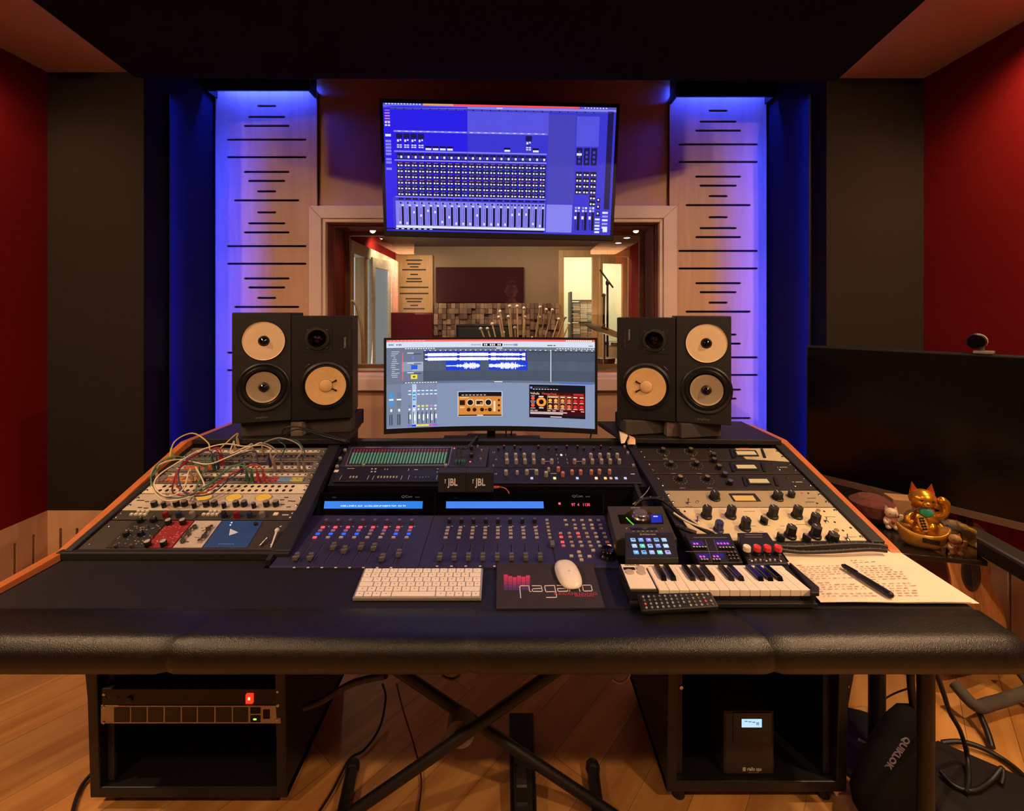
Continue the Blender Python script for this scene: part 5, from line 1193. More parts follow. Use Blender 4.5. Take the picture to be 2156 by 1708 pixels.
qa = qcon('left one of two black fader controllers, with red and blue lit buttons', (657, 1085), (914, 1085), (880, 1194), (566, 1194), [z2(667, 786), z2(1780, 786), z2(1775, 870), z2(657, 870)], True, 'x', z2(1600, 735), z2(775, 742))
b = MB(); b.text('OVER L OVER R  AUX   AU DDL DDE UP INSERTS TOM   PLR TM', QD.M(QD.at(*z2(1216, 842))+QD.N*.0016), .0064, em('#d8f0ff', 1.2), sx=1.08); obj('display_text', b, qa)
q = QC
enc = knob_mesh(.0058, .0135, BLK2, mat('#4a4668', .35)); encr = knob_mesh(.0056, .0130, mat('#4a2c34', .5), mat('#5a5488', .35))
def mixrow(t, zf, i, n, rows, f_top, f_bot, cap, enc_p, enc_m, cmap):
    kn(t, enc_m, QC, *zf(*enc_p), up=0, name='encoder')
    for j, (x, y) in enumerate(rows):
        c, g = cmap(i, j); kn(t, btn_mesh(c, .0105, .0062, .0035, g), QC, *zf(x, y), up=0, name='button', lab=('red lit button' if c == '#ff5a64' else 'blue lit button' if c == '#2a6aff' else None))
    b = MB(); a = QC.at(*zf(*f_top)); e = QC.at(*zf(*f_bot)); w_ = Vector((.0016, 0, 0)); b.prism([a-w_, a+w_, e+w_, e-w_], QC.N*.0006, HOLE); b.prism([a+w_*1.2, a+w_*1.7, e+w_*1.7, e+w_*1.2], QC.N*.0008, mat('#6f6a80', .35, .5)); obj('fader_slot', b, t)  # lighter strip beside the slot imitates a bright edge reflection
    b = MB(); Mx = QC.M(QC.at(*zf(*cap))); m = mat('#5d5952', .5); b.box(-.0055, .0055, -.010, .010, .004, .010, m, Mx); b.box(-.0055, .0055, -.010, -.003, .010, .014, m, Mx); b.box(-.0055, .0055, .003, .010, .010, .014, m, Mx); b.box(-.0055, .0055, -.0008, .0008, .0101, .0108, WHITE, Mx); b.box(-.001, .001, -.002, .002, 0, .004, BLK, Mx); obj('fader_cap', b, t, .0008, seg=1)
    b = MB(); p = QC.at(*zf(f_bot[0]-25, f_bot[1]+50)); b.box(-.003, .003, -.0016, .0016, 0, .0008, WHITE, QC.M(p)); p = QC.at(*zf(enc_p[0]+28, enc_p[1]+34)); b.box(-.0022, .0022, -.001, .001, 0, .0008, TXT, QC.M(p)); p = QC.at(*zf(enc_p[0], enc_p[1]-12)); obj('marking', b, t)
def cm_l(i, j):
    if j == 0: return '#ff5a64', 1.0
    if j == 1: return '#b86f96', .55
    if j == 2: return ('#2a6aff', 1.0) if i in (0, 1, 2, 3, 6, 7) else ('#9c8a92', 0)
    return ('#ff5a64', 1.0) if i == 0 else ('#b0a8b4', 0)
capl = [(345, 1450), (505, 1450), (765, 1330), (890, 1370), (1080, 1330), (1225, 1340), (1320, 1460), (1508, 1410)]
for i in range(8):
    rows = [(645+142.5*i, 1085), (615+145*i, 1121), (587+147.5*i, 1160), (553+149*i, 1200)]
    mixrow(qa, z2, i, 8, rows, (500+152*i, 1275), (345+157*i, 1490), (capl[i][0], capl[i][1]), (685+138.6*i, 1040), encr, cm_l)
qb = qcon('right one of two black fader controllers, with a number display and jog wheel', (914, 1085), (1272, 1085), (1306, 1194), (880, 1194), [z3(185, 686), z3(1144, 686), z3(1148, 754), z3(183, 754)], False, 'x', z3(1480, 635), z3(275, 648))
b = MB(); b.text('97  4   1130', QD.M(QD.at(*z3(1512, 720))+QD.N*.0014), .0125, em('#ff4a66', 1.6), sx=.92); b.box(-.003, .003, -.003, .003, 0, .001, em('#ff5060', 2), QD.M(QD.at(*z3(1303, 708))+QD.N*.0012)); obj('number_display', b, qb, label='red glowing digits')
for i in range(8):
    f = i/7
    rows = [(203+(1063-203)*f, 945), (195+(1070-195)*f, 976), (188+(1075-188)*f, 1008), (178+(1080-178)*f, 1046)]
    mixrow(qb, z3, i, 8, rows, (165+133*i, 1110), (120+141.5*i, 1275), (122+141.5*i, 1262), (216+120*i, 895), enc, lambda i, j: ('#a39c9c', 0))
for j in range(6): kn(qb, btn_mesh('#a39c92', .009, .0055, .0035), QC, *z3(1178+6*j, 872+35*j), up=0, name='button')
b = MB(); a = QC.at(*z3(1228, 1090)); e = QC.at(*z3(1262, 1275)); w_ = Vector((.0016, 0, 0)); b.prism([a-w_, a+w_, e+w_, e-w_], QC.N*.0006, HOLE); obj('fader_slot', b, qb)
b = MB(); Mx = QC.M(QC.at(*z3(1232, 1130))); b.box(-.0055, .0055, -.010, .010, .004, .012, mat('#5d5952', .5), Mx); obj('fader_cap', b, qb, .001, seg=1)
for r, (y, xa_, n) in enumerate(((874, 1360, 5), (920, 1372, 5), (955, 1460, 4), (1003, 1313, 6), (1040, 1320, 6), (1090, 1333, 6), (1128, 1343, 5))):
    for c in range(n):
        red = (r == 3 and c == 2) or (r in (4, 5) and c == 0); sal = (r == 6 and c == 0) or (r == 3 and c == 0) or (r == 4 and c in (1, 2)) or (r == 5 and c in (5,))
        col = '#ff5a58' if red else '#d0807a' if sal else rr.choice(['#a8a090', '#b5a898', '#9c968a'])
        kn(qb, btn_mesh(col, .0098, .0058, .0035, 1.0 if red else 0), QC, *z3(xa_+(82+r*1.3)*c, y), up=0, name='button', lab='red lit button' if red else None)
for x, y in ((1420, 1228), (1495, 1188), (1507, 1228), (1520, 1266), (1598, 1232), (1635, 1172)): kn(qb, btn_mesh('#b5a898', .010, .0075, .0035), QC, *z3(x, y), up=0, name='button')
jw = MB().lathe([(.022, 0), (.022, .006), (.0185, .010), (.0175, .018), (.0155, .020), (.008, .0185), (.0001, .0183)], [BLK2, GLOSS, GLOSS, GLOSS, GLOSS, GLOSS], 32).mesh('jog_wheel', False)[0]
kn(qb, jw, QC, *z3(1775, 1225), up=0, name='jog_wheel'); kn(qb, btn_mesh('#ff9a40', .010, .008, .004, 1.2), QC, *z3(1795, 1130), up=0, name='button', lab='orange glow imitating a reflection beside the jog wheel')  # orange glowing patch stands in for a reflection next to the wheel

# --- small name blocks standing on the right controller's display
for i, (x0, x1) in enumerate(((105, 378), (380, 650))):
    Yb = 1.345; a = W(*z3(x0, 595), Yb); c = W(*z3(x1, 400), Yb)
    t = thing('miniature_speaker', ['small black block with white JBL lettering, the left one on the controllers', 'small black block with white JBL lettering, the right one on the controllers'][i], 'ornament', (a.x, Yb, a.z), 'pair of small lettered blocks')
    b = MB(); b.box(a.x, c.x, Yb, Yb+.045, a.z, c.z, mat('#16131a', .6)); obj('block', b, t, .001)
    b = MB(); b.text('JBL', Matrix.Translation((a.x*.47+c.x*.53, Yb-.0006, (a.z+c.z)/2)) @ Matrix.Rotation(PI/2, 4, 'X'), .030, mat('#ded6d2', .5), sx=.72, bold=.0006)
    for k in range(3): b.box((a.x+c.x)/2-.0215, (a.x+c.x)/2-.0185+.001*(k == 0), Yb-.001, Yb-.0004, (a.z+c.z)/2+.007-k*.0045, (a.z+c.z)/2+.0095-k*.0045, mat('#ded6d2', .5))
    obj('lettering', b, t)
b = MB(); a = W(*z3(652, 545), 1.375); b.cyl(a, W(*z3(710, 542), 1.375), .0045, .0035, mat('#c8583c', .4), 10); b.tube([W(*z3(705, 542), 1.375), W(*z3(760, 552), 1.37), W(*z3(795, 585), 1.36), W(*z3(805, 605), 1.35)], .0018, mat('#c8583c', .4), 8)
tag(obj('cable', b), 'short orange plug and cable beside the small lettered blocks', 'cable')

# --- monitor controller
AP = Plane(1.15, .756, .133)
t = thing('audio_interface', 'grey desktop audio interface with a large blue lit silver knob', 'audio interface', AP.at(1360, 1134)-Vector((0, 0, .045)))
P = [AP.at(*z4(*p)) for p in ((92, 712), (660, 712), (812, 1050), (178, 1050))]; b = MB(); b.prism(P, (0, 0, -.045), mat('#4b4540', .4, .4, .05)); obj('body', b, t, .003)
b = MB(); b.prism([AP.at(*z4(*p))+AP.N*.0006 for p in ((200, 808), (275, 806), (290, 790), (335, 760), (500, 760), (550, 790), (560, 802), (655, 800), (670, 900), (225, 900))], AP.N*.0006, GLOSS)
b.prism([AP.at(*z4(*p))+AP.N*.0013 for p in ((540, 808), (648, 806), (660, 888), (545, 892))], AP.N*.0002, em('#1c2cc0', .8)); b.prism([AP.at(*z4(*p))+AP.N*.0016 for p in ((565, 822), (610, 822), (612, 832), (567, 832))], AP.N*.0002, em('#d0d8ff')); obj('display', b, t)
for i in range(7): kn(t, led_mesh('#70e840', .0032, .0026, .0012, 1.3), AP, *z4(290+i*10+i*i*.2, 842+i*11), up=.0012, name='level_light')
kn(t, MB().lathe([(.0235, 0), (.0235, .008), (.021, .012), (.0195, .0175), (.018, .019), (.0001, .019)], [BLK2, CHROME, CHROME, CHROME, mat('#aab0d8', .22, .9, .02)], 36).mesh('knob', False)[0], AP, *z4(432, 848), up=.001)
for x, y in ((285, 942), (650, 942)): kn(t, knob_mesh(.0035, .003, CHROME), AP, *z4(x, y), up=0, name='button')
b = MB()
for x in (360, 410, 460, 505, 550, 598): b.box(-.0022, .0022, -.0008, .0008, 0, .0006, TXT, AP.M(AP.at(*z4(x, 974))))
b.prism([AP.at(*z4(*p)) for p in ((330, 940), (600, 940), (605, 962), (330, 962))], AP.N*.0008, mat('#14123a', .3)); b.text('apollo twin', AP.M(AP.at(*z4(382, 732))+AP.N*.0003), .006, TXT); obj('marking', b, t)
# --- macro pad
SD = Plane(1.065, .75, .25)
t = thing('macro_pad', 'small black macro pad with fifteen glowing picture keys, in front of the grey interface', 'macro pad', SD.at(1370, 1177)-Vector((0, 0, .042)))
P = [SD.at(*z4(*p)) for p in ((275, 985), (772, 985), (828, 1255), (275, 1258))]; b = MB(); b.prism(P, (0, 0, -.014), BLK2); obj('body', b, t, .002)
b = MB(); o0, o1, o2, o3 = P; b.prism([o0+Vector((.006, -.004, -.015)), o1+Vector((-.006, -.004, -.015)), o2+Vector((-.008, .006, -.015)), o3+Vector((.006, .006, -.015))], (0, 0, -.031), BLK); obj('stand', b, t)
cols = ['#8fc4ec', '#6fa8ea', '#8a80f0', '#78b8e8', '#9cc8e8', '#a8c8f0', '#5fe0c8', '#9ec8f8', '#8890f0', '#b8dcf8', '#70b8f4', '#80b4f0', '#a8b8f8', '#80e8dc', '#b0b8f0']
for r, (y, x0, st_) in enumerate(((1066, 357, 80), (1128, 372, 81), (1194, 388, 82))):
    for c in range(5):
        k = kn(t, btn_mesh(cols[r*5+c], .0118, .0098, .003, 1.0), SD, *z4(x0+st_*c, y), up=0, name='key')
        b = MB(); p = SD.at(*z4(x0+st_*c, y))+SD.N*.0032; 
        if (r+c) % 3 == 0: b.box(-.0035, .0035, -.001, .001, 0, .0003, em('#28406a'), SD.M(p))
        elif (r+c) % 3 == 1: b.lathe([(.0028, 0), (.0016, .0002)], em('#ffffff'), 10, SD.M(p))
        else: b.box(-.002, .003, -.002, .0005, 0, .0003, em('#f0f8ff'), SD.M(p))
        obj('icon', b, k)
b = MB(); b.text('STREAM DECK', SD.M(SD.at(*z4(525, 1008))+SD.N*.0003), .0052, TXT); b.lathe([(.0028, .0004), (.0018, .0006)], TXT, 12, SD.M(SD.at(*z4(437, 1007)))); obj('marking', b, t)
# --- two small synth modules
MP = Plane(1.065, .740, .12)
t = thing('synthesizer_module', 'small black synth module with four purple number displays behind the keyboard', 'synthesizer', MP.at(1515, 1185)-Vector((0, 0, .03)))
P = [MP.at(*z4(*p)) for p in ((888, 998), (1352, 994), (1492, 1296), (1040, 1300))]; b = MB(); b.prism(P, (0, 0, -.028), BLK2); obj('body', b, t, .0015)
for (x0, y0, x1, y1, ds) in ((955, 1075, 1085, 1120, (985, 1015)), (1205, 1070, 1355, 1120, (1230, 1263, 1297, 1330)), (1022, 1208, 1150, 1252, (1050, 1085)), (1180, 1205, 1298, 1250, (1190, 1225))):
    b = MB(); s_ = (y1-y0)*.45; b.prism([MP.at(*z4(*p)) for p in ((x0-s_*.4, y0), (x1-s_*.6, y0), (x1+s_*.4, y1), (x0+s_*.6, y1))], MP.N*.0006, em('#2c1e6e', .9))
    for d in ds: b.box(-.0022, .0022, -.0028, .0028, .0006, .0009, em('#ff50b0', 1.6), MP.M(MP.at(*z4(d+4, (y0+y1)/2+8))))
    obj('number_display', b, t, label='purple display with pink digits')
b = MB()
for x, y, w_, h_ in ((1060, 1040, .02, .0012), (1230, 1040, .024, .0012), (1110, 1185, .05, .0008)): b.box(-w_, w_, -h_, h_, 0, .0005, mat('#6a6270', .5), MP.M(MP.at(*z4(x, y))))
for xs_ in ((1100, 1060, 1170, 1290), (1185, 1060, 1262, 1290)): a = MP.at(*z4(xs_[0], xs_[1])); e = MP.at(*z4(xs_[2], xs_[3])); b.prism([a, a+Vector((.0012, 0, 0)), e+Vector((.0012, 0, 0)), e], MP.N*.0005, mat('#6a6270', .5))
obj('marking', b, t)
for i in range(5): kn(t, knob_mesh(.0028, .007, BLK, TXT), MP, *z4(985+i*30, 1160), up=0)
for i in range(5): kn(t, knob_mesh(.0028, .007, BLK, TXT), MP, *z4(1255+i*33, 1165), up=0)
for i in range(3):
    for j in range(3): kn(t, knob_mesh(.0028, .007, BLK, mat('#80686a', .5)), MP, *z4(1335+i*38+j*15, 1215+j*33), up=0)
for i in range(3): kn(t, knob_mesh(.0028, .006, BLK, TXT), MP, *z4(1065+i*28, 1285), up=0); kn(t, knob_mesh(.0028, .006, BLK, TXT), MP, *z4(1190+i*30, 1285), up=0)
t = thing('effects_module', 'small black effects module with one white and three red tall knobs', 'effects unit', MP.at(1615, 1187)-Vector((0, 0, .03)))
P = [MP.at(*z4(*p)) for p in ((1432, 988), (1742, 985), (1960, 1305), (1545, 1320))]; b = MB(); b.prism(P, (0, 0, -.028), mat('#1a1715', .5)); obj('body', b, t, .0015)
for i, (x, c) in enumerate(((1535, '#e8dcc4'), (1640, '#d03a3c'), (1745, '#d03a3c'), (1855, '#d03a3c'))):
    kn(t, MB().lathe([(.0085, 0), (.0085, .004), (.0055, .005), (.0058, .010), (.0088, .011), (.0088, .021), (.0078, .0225), (.0045, .0215), (.0001, .0215)], [BLK, BLK, BLK, BLK]+[mat(c, .4, noise=.02)]*4, 20).mesh('knob', False)[0], MP, *z4(x-8, 1215), up=0, lab='white knob' if i == 0 else 'red knob')
for i in range(7): kn(t, toggle_mesh() if i % 3 == 0 else knob_mesh(.0022, .004, TXT), MP, *z4(1570+i*50, 1278), up=0, name='button')
b = MB(); 
for x0, y0 in ((1600, 1010), (1600, 1035)): b.box(-.022, .022, -.001, .001, 0, .0005, mat('#7a7472', .5), MP.M(MP.at(*z4(x0, y0))))
obj('marking', b, t)
# ================================================================ DESKTOP ITEMS
def z6(x, y): return (720+x/3.17, 1150+y/3.17)
def z7(x, y): return (1280+x/2.461, 1150+y/2.461)
def z8(x, y): return (1680+x/2.668, 680+y/2.668)
# computer keyboard
KB = Plane(.985, .709, .03)
t = thing('computer_keyboard', 'white computer keyboard on the desk in front of the left controller', 'keyboard', DESK.at(880, 1258))
q = Quad(KB, z6(150, 148), z6(942, 147), z6(930, 345), z6(70, 345)); b = MB(); b.prism([p+KB.N*.0 for p in q.c], (0, 0, -.0075), mat('#b9b4ac', .35, .6, .03)); obj('body', b, t, .0015)
rows = [[1]*13+[1.05], [1]*13+[1.45], [1.45]+[1]*12+[1], [1.7]+[1]*12+[.8], [1.2]+[1]*11+[2.2], [1, 1, 1, 1.25, 5.2, 1.25, 1, 1, 1, 1]]
KEYM = mat('#efe6d6', .5, noise=.02); gly = mat('#8d867c', .6)
for r, row in enumerate(rows):
    T_ = sum(row); x = 0
    for kw in row:
        u0 = .012+.976*x/T_; u1 = .012+.976*(x+kw)/T_; v0 = .025+.955*r/6; v1 = v0+.955/6
        b = MB(); P = q.sub(u0+.0035, v0+.012, u1-.0035, v1-.012, .0022); b.prism(P, -KB.N*.0022, KEYM); k = obj('key', b, t, .0005, seg=1)
        if kw < 1.3:
            b = MB(); c = q.p((u0+u1)/2, (v0+v1)/2, .0023); b.box(-.0012, .0012, -.0014, .0014, 0, .0001, gly, KB.M(c)); obj('legend', b, k)
        x += kw
# mouse pad
PD = lvl(.7085)
t = thing('mouse_pad', 'dark mouse pad printed with pink bars and white lettering', 'mouse pad', DESK.at(1150, 1281))
P = [PD.at(*z6(*p)) for p in ((1033, 115), (1672, 113), (1755, 410), (1030, 415))]; b = MB(); b.prism(P, (0, 0, -.004), mat('#2b2228', .8, bump=.2)); obj('pad', b, t, .0006)
b = MB(); rr = random.Random(3); hs = [190, 200, 208, 198, 205, 196]
pc_ = ['#c83a68', '#b03864', '#8f3464', '#6a3068', '#4a3070']
for i in range(6):
    for k in range(5):
        y0 = hs[i]+(295-hs[i])*k/5; y1 = hs[i]+(295-hs[i])*(k+1)/5; x0 = 1080+i*29.5
        b.quad([PD.at(*z6(x, y))+Vector((0, 0, .0002)) for x, y in ((x0, y0), (x0+27, y0), (x0+27, y1), (x0, y1))], mat(pc_[k], .7, noise=.05))
wt = mat('#e6dcd8', .6, noise=.02); pk = mat('#a8384c', .7)
def stroke(pts, m, w_=2.6):
    for (x0, y0), (x1, y1) in zip(pts[:-1], pts[1:]):
        L = math.hypot(x1-x0, y1-y0) or 1; nx, ny = -(y1-y0)/L*w_*.5, (x1-x0)/L*w_*.5; ex, ey = (x1-x0)/L*w_*.5, (y1-y0)/L*w_*.5
        b.quad([PD.at(*z6(x, y))+Vector((0, 0, .0004)) for x, y in ((x0-ex+nx, y0-ey+ny), (x1+ex+nx, y1+ey+ny), (x1+ex-nx, y1+ey-ny), (x0-ex-nx, y0-ey-ny))], m)
stroke([(1193, 347), (1186, 266), (1248, 266), (1252, 305), (1262, 305)], wt, 5); stroke([(1270, 266), (1330, 266), (1338, 304), (1272, 304), (1270, 286), (1332, 284)], wt, 5)
stroke([(1420, 264), (1352, 266), (1360, 306), (1424, 305)], wt, 5); stroke([(1418, 264), (1434, 343), (1366, 344)], wt, 5)
stroke([(1436, 264), (1500, 264), (1508, 302), (1442, 304), (1438, 284), (1504, 284)], wt, 5); stroke([(1520, 302), (1516, 264), (1578, 264), (1588, 302)], wt, 5); stroke([(1604, 262), (1662, 262), (1672, 300), (1612, 302), (1604, 262)], wt, 5)
b.text('RECORDING', PD.M(PD.at(*z6(1560, 320))+Vector((0, 0, .0003))), .011, pk, sx=1.55); b.text('ROOM', PD.M(PD.at(*z6(1618, 334))+Vector((0, 0, .0003))), .010, pk, sx=1.4)
obj('print', b, t, label='pink bars and white outline lettering')
# mouse
MP2 = lvl(.7095); a = MP2.at(*z6(1475, 118)); e = MP2.at(*z6(1545, 288)); c = (a+e)/2; dv = (a-e); ang = math.atan2(-dv.x, dv.y)
t = thing('computer_mouse', 'smooth white mouse lying on the dark mouse pad', 'mouse', c)
Mm = Matrix.Translation(c) @ Matrix.Rotation(ang, 4, 'Z'); b = MB(Mm); vs = []; nu, nv = 24, 8
def sup(a, e_=2.6): ca, sa = math.cos(a), math.sin(a); return (abs(ca)**(2/e_)*(1 if ca > 0 else -1), abs(sa)**(2/e_)*(1 if sa > 0 else -1))
for j in range(nv+1):
    s_ = j/nv; k = math.cos(s_*PI/2)**.55 if s_ < 1 else 0
    for i in range(nu): sx_, sy_ = sup(2*PI*i/nu); vs.append((sx_*.0285*k, sy_*.0565*k, .002+.0175*math.sin(s_*PI/2)*(1-.15*(sy_*k)**2)))
b.add(vs, [(j*nu+i, j*nu+(i+1) % nu, (j+1)*nu+(i+1) % nu, (j+1)*nu+i) for j in range(nv) for i in range(nu)]+[tuple(range(nu))[::-1]], mat('#ece2d2', .3, noise=.02)); obj('shell', b, t).data.polygons.foreach_set('use_smooth', [True]*(nu*nv+1))
b = MB(Mm); b.lathe([(.0055, .0200), (.0001, .0203)], mat('#c8b8a0', .4), 12); 
b = MB(Mm); b.lathe([(.0032, .0198), (.003, .0202), (.0001, .0203)], mat('#cabba6', .4), 12, Matrix.Translation((0, -.012, -.0008))); obj('logo', b, t)
# musical keyboard
K = lvl(.735)
t = thing('midi_keyboard', 'small white musical keyboard with twenty five keys at the front right of the desk', 'musical keyboard', K.at(1510, 1258)-Vector((0, 0, .03)))
tl, tr, br, bl = K.at(*z7(55, 98)), K.at(*z7(935, 103)), K.at(*z7(1095, 268)), K.at(*z7(112, 268))
b = MB(); b.prism([tl, tr, K.at(*z7(1080, 232)), K.at(*z7(118, 232))], (0, 0, -.027), BLK2); obj('body', b, t, .002)
q = Quad(K, z7(66, 100), z7(900, 108), z7(1052, 232), z7(118, 232))
W_ = mat('#f0e2cc', .35, noise=.02)
b = MB(); 
b.prism(q.sub(0, 0, 1, .13, .003), (0, 0, -.003), W_); b.prism(q.sub(0, .13, .145, .95, .003), (0, 0, -.003), W_); obj('control_panel', b, t, .0006)
b = MB(); cp = K.at(*z7(1020, 210)); P = [K.at(*z7(x, y)) for x, y in ((938, 103), (948, 103), (1095, 232), (1095, 262), (1050, 262), (1052, 232))]; b.prism([p for p in P], (0, 0, .008), BLK2); obj('end_cheek', b, t, .0015)
b = MB(); e0 = K.at(*z7(120, 236)); e1 = K.at(*z7(1070, 236)); b.box(e0.x-.004, e1.x, e0.y-.012, e0.y, .7078, .7165, BLK2); obj('front_lip', b, t, .001)
u0, u1 = .155, .992; nW = 15; FP = q.p(0, 1).y-.002
for i in range(nW):
    a = u0+(u1-u0)*i/nW; e = u0+(u1-u0)*(i+1)/nW; g = .0013
    b = MB(); T_ = q.sub(a+g, .135, e-g, 1.04, .0045); b.prism(T_, (0, 0, -.014), W_); obj('white_key', b, t, .0008, seg=1)
for o_ in range(3):
    for k in (1, 2, 4, 5, 6):
        i = o_*7+k
        if i >= nW: continue
        a = u0+(u1-u0)*i/nW; b = MB(); w2 = .0155
        if a+w2 > u1: continue
        P0 = q.sub(a-w2, .15, a+w2, .66, .0125); base_ = q.sub(a-w2, .15, a+w2, .71, .0045)
        b.add(P0+base_, [(0, 1, 2, 3)[::-1], (0, 1, 5, 4), (1, 2, 6, 5), (2, 3, 7, 6), (3, 0, 4, 7)], GLOSS); obj('black_key', b, t, .0006, seg=1)
b = MB()
for x, y in ((110, 125),): b.box(-.013, .013, -.005, .005, .0032, .0042, BLK, K.M(K.at(*z7(x, y))))
obj('display', b, t)
for x, y in ((168, 124), (112, 143), (172, 144)): b = MB(); b.lathe([(.0105, .0032), (.0095, .0055), (.0001, .0058)], mat('#b8a894', .5), 16, K.M(K.at(*z7(x, y)))); obj('button', b, t)
b = MB(); b.text('MICROLAB', K.M(K.at(*z7(125, 106))+Vector((0, 0, .0034))), .007, GREY) ; b.box(-.018, .018, -.0007, .0007, .0032, .0036, LGREY, K.M(K.at(*z7(250, 112)))); obj('marking', b, t)
# remote control leaning on the keyboard edge
RC = Plane(.906, .7195, .46)
t = thing('remote_control', 'black remote control leaning against the front left of the musical keyboard', 'remote control', RC.at(1425, 1288)-Vector((0, 0, .012)))
P = [RC.at(1341, 1250), RC.at(1497, 1245), RC.at(1516, 1279), RC.at(1352, 1289)]; b = MB(); b.prism(P, -RC.N*.012, mat('#0d0c0e', .35)); obj('body', b, t, .004, seg=3)
q = Quad(RC, (1341, 1250), (1497, 1245), (1516, 1279), (1352, 1289)); rr = random.Random(5)
for i in range(13):
    for j in range(4):
        c = '#e04038' if (i, j) == (0, 2) else '#d0a82c' if (i, j) == (10, 0) else '#c8403c' if (i, j) == (11, 2) else rr.choice(['#7d7c84', '#55545c', '#8f8e96'])
        if rr.random() < .12 and c.startswith('#5'): continue
        inst('button', knob_mesh(.0024, .0016, mat(c, .5, noise=.02)), t, q.p(.07+.86*i/12, .2+.2*j, 0), RC.rx)
# sheets with handwriting
PP = lvl(.7092)
def sheet(name, pts, z, lab, lines=True):
    m = mat('#efd9bd', .75, noise=.03, scale=8); nx, ny = 14, 10; b = MB(); vs = []
    a, c, d, e = [Vector(p) for p in pts]
    for j in range(ny+1):
        for i in range(nx+1):
            u, v = i/nx, j/ny; p = a.lerp(c, u).lerp(e.lerp(d, u), v); curl = .0035*math.exp(-((1-v)/.08)**2)*abs(math.sin(u*6))*.3+.003*math.exp(-(v/.1)**2)*abs(math.sin(u*5+1)); vs.append((p.x, p.y, z+curl))
    n0 = len(vs); vs += [(x, y, zz-.0009) for x, y, zz in vs]; f = lambda i, j: j*(nx+1)+i
    fs = [(f(i, j), f(i, j+1), f(i+1, j+1), f(i+1, j)) for j in range(ny) for i in range(nx)]
    ring = [f(i, 0) for i in range(nx)]+[f(nx, j) for j in range(ny)]+[f(i, ny) for i in range(nx, 0, -1)]+[f(0, j) for j in range(ny, 0, -1)]
    fs += [(ring[k], ring[(k+1) % len(ring)], n0+ring[(k+1) % len(ring)], n0+ring[k]) for k in range(len(ring))]
    b.add(vs, fs, m, False); return b
pts = [PP.at(*z7(x, y)) for x, y in ((902, 30), (1492, 14), (1560, 62), (912, 72))]
P1 = [PP.at(*z7(*p)) for p in ((902, 30), (1492, 13), (1925, 292), (1105, 286))]
o = obj('paper_sheet', sheet('x', P1, .7068, ''), None); tag(o, 'lower sheet of paper showing its top and right edges under the handwritten sheet', 'paper')
P2 = [PP.at(*z7(*p)) for p in ((928, 88), (1540, 55), (1884, 292), (1102, 290))]
o = obj('paper_sheet', sheet('y', P2, .7092, ''), None); tag(o, 'handwritten sheet of paper on top, with the black pen on it', 'paper')
ink = mat('#85705e', .8); b = MB(); rr = random.Random(21); q = Quad(PP, z7(928, 88), z7(1540, 55), z7(1884, 292), z7(1102, 290))
for r in range(17):
    v = .05+r*.052; u = .05
    for (ua, ub) in ((.05, .44), (.50, .90-.012*r)):
        u = ua+rr.uniform(0, .02)
        while u < ub-.02:
            wl = rr.uniform(.012, .045)
            for k in range(int(wl/.006)):
                uu = u+k*.006; h = rr.uniform(.008, .02); P = q.sub(uu, v-h, uu+.003, v+rr.uniform(.003, .012), .0016)
                b.quad(P, ink)
            u += wl+rr.uniform(.010, .02)
            if rr.random() < .08: break
obj('handwriting', b, o)
b = MB(); rr = random.Random(2)
q = Quad(PP, z7(902, 30), z7(1492, 13), z7(1925, 292), z7(1105, 286))
for i in range(16): u = .14+i*.045; P = q.sub(u, .07+rr.uniform(-.02, .02), u+rr.uniform(.008, .02), .085+rr.uniform(0, .03), .0012); b.quad(P, ink)
# pen
a = PP.at(*z7(1222, 122))+Vector((0, 0, .0085)); e = PP.at(*z7(1462, 272))+Vector((0, 0, .0085)); t = thing('pen', 'thick black pen lying across the handwritten sheet', 'pen', (a+e)/2-Vector((0, 0, .0075)))
b = MB(); b.cyl(a, a.lerp(e, .5), .0052, .0066, BLK2, 14); b.cyl(a.lerp(e, .5), e, .0066, .0070, BLK, 14); b.ell(e, (.0070, .0070, .0070), BLK, 12, 8); obj('barrel', b, t)
b = MB(); b.cyl(a.lerp(e, .02)+Vector((0, 0, .006)), a.lerp(e, .32)+Vector((0, 0, .0075)), .0012, .0014, BLK, 8); b.cyl(a, a.lerp(e, -.04), .005, .003, BLK2, 10); obj('clip', b, t)
# braided cables
def braid(pts, r, name, lab, c='#14110f', fleck='#6f675e', n=60, cat='cable'):
    b = MB(); b.tube(pts, r, mat(c, .5), 9, 8); o = obj(name, b); tag(o, lab, cat)
    P = [Vector(p) for p in pts]; b2 = MB(); k = 0
    for i in range(len(P)-1):
        m_ = max(1, int((P[i+1]-P[i]).length/.016))
        for j in range(m_):
            t_ = j/m_; a = P[max(i-1, 0)]; bb = P[i]; cc = P[i+1]; d = P[min(i+2, len(P)-1)]
            p = 0.5*((2*bb)+(cc-a)*t_+(2*a-5*bb+4*cc-d)*t_*t_+(3*bb-a-3*cc+d)*t_**3); dr = (cc-bb).normalized()
            toeye = (Vector((0, 0, H))-p).normalized(); up = (toeye*.3+Vector((0, 0, 1))).normalized(); s_ = dr.cross(up).normalized()
            b2.tube([p+s_*r*.9, p+up*r*1.04+s_*r*.3, p+up*r*1.04-s_*r*.3+dr*r*.8, p-s_*r*.9+dr*r*.8], r*.13, mat(fleck, .5), 4, 2)
    obj('braid_fleck', b2, o); return o
braid([W(1335, 1065, 1.33), W(1352, 1052, 1.34), W(1385, 1050, 1.33), W(1408, 1062, 1.30), W(1450, 1097, 1.24), W(1490, 1120, 1.20), W(1502, 1126, 1.185)], .0055, 'cable', 'black flecked braided cable arching over the left edge of the pale rack units')
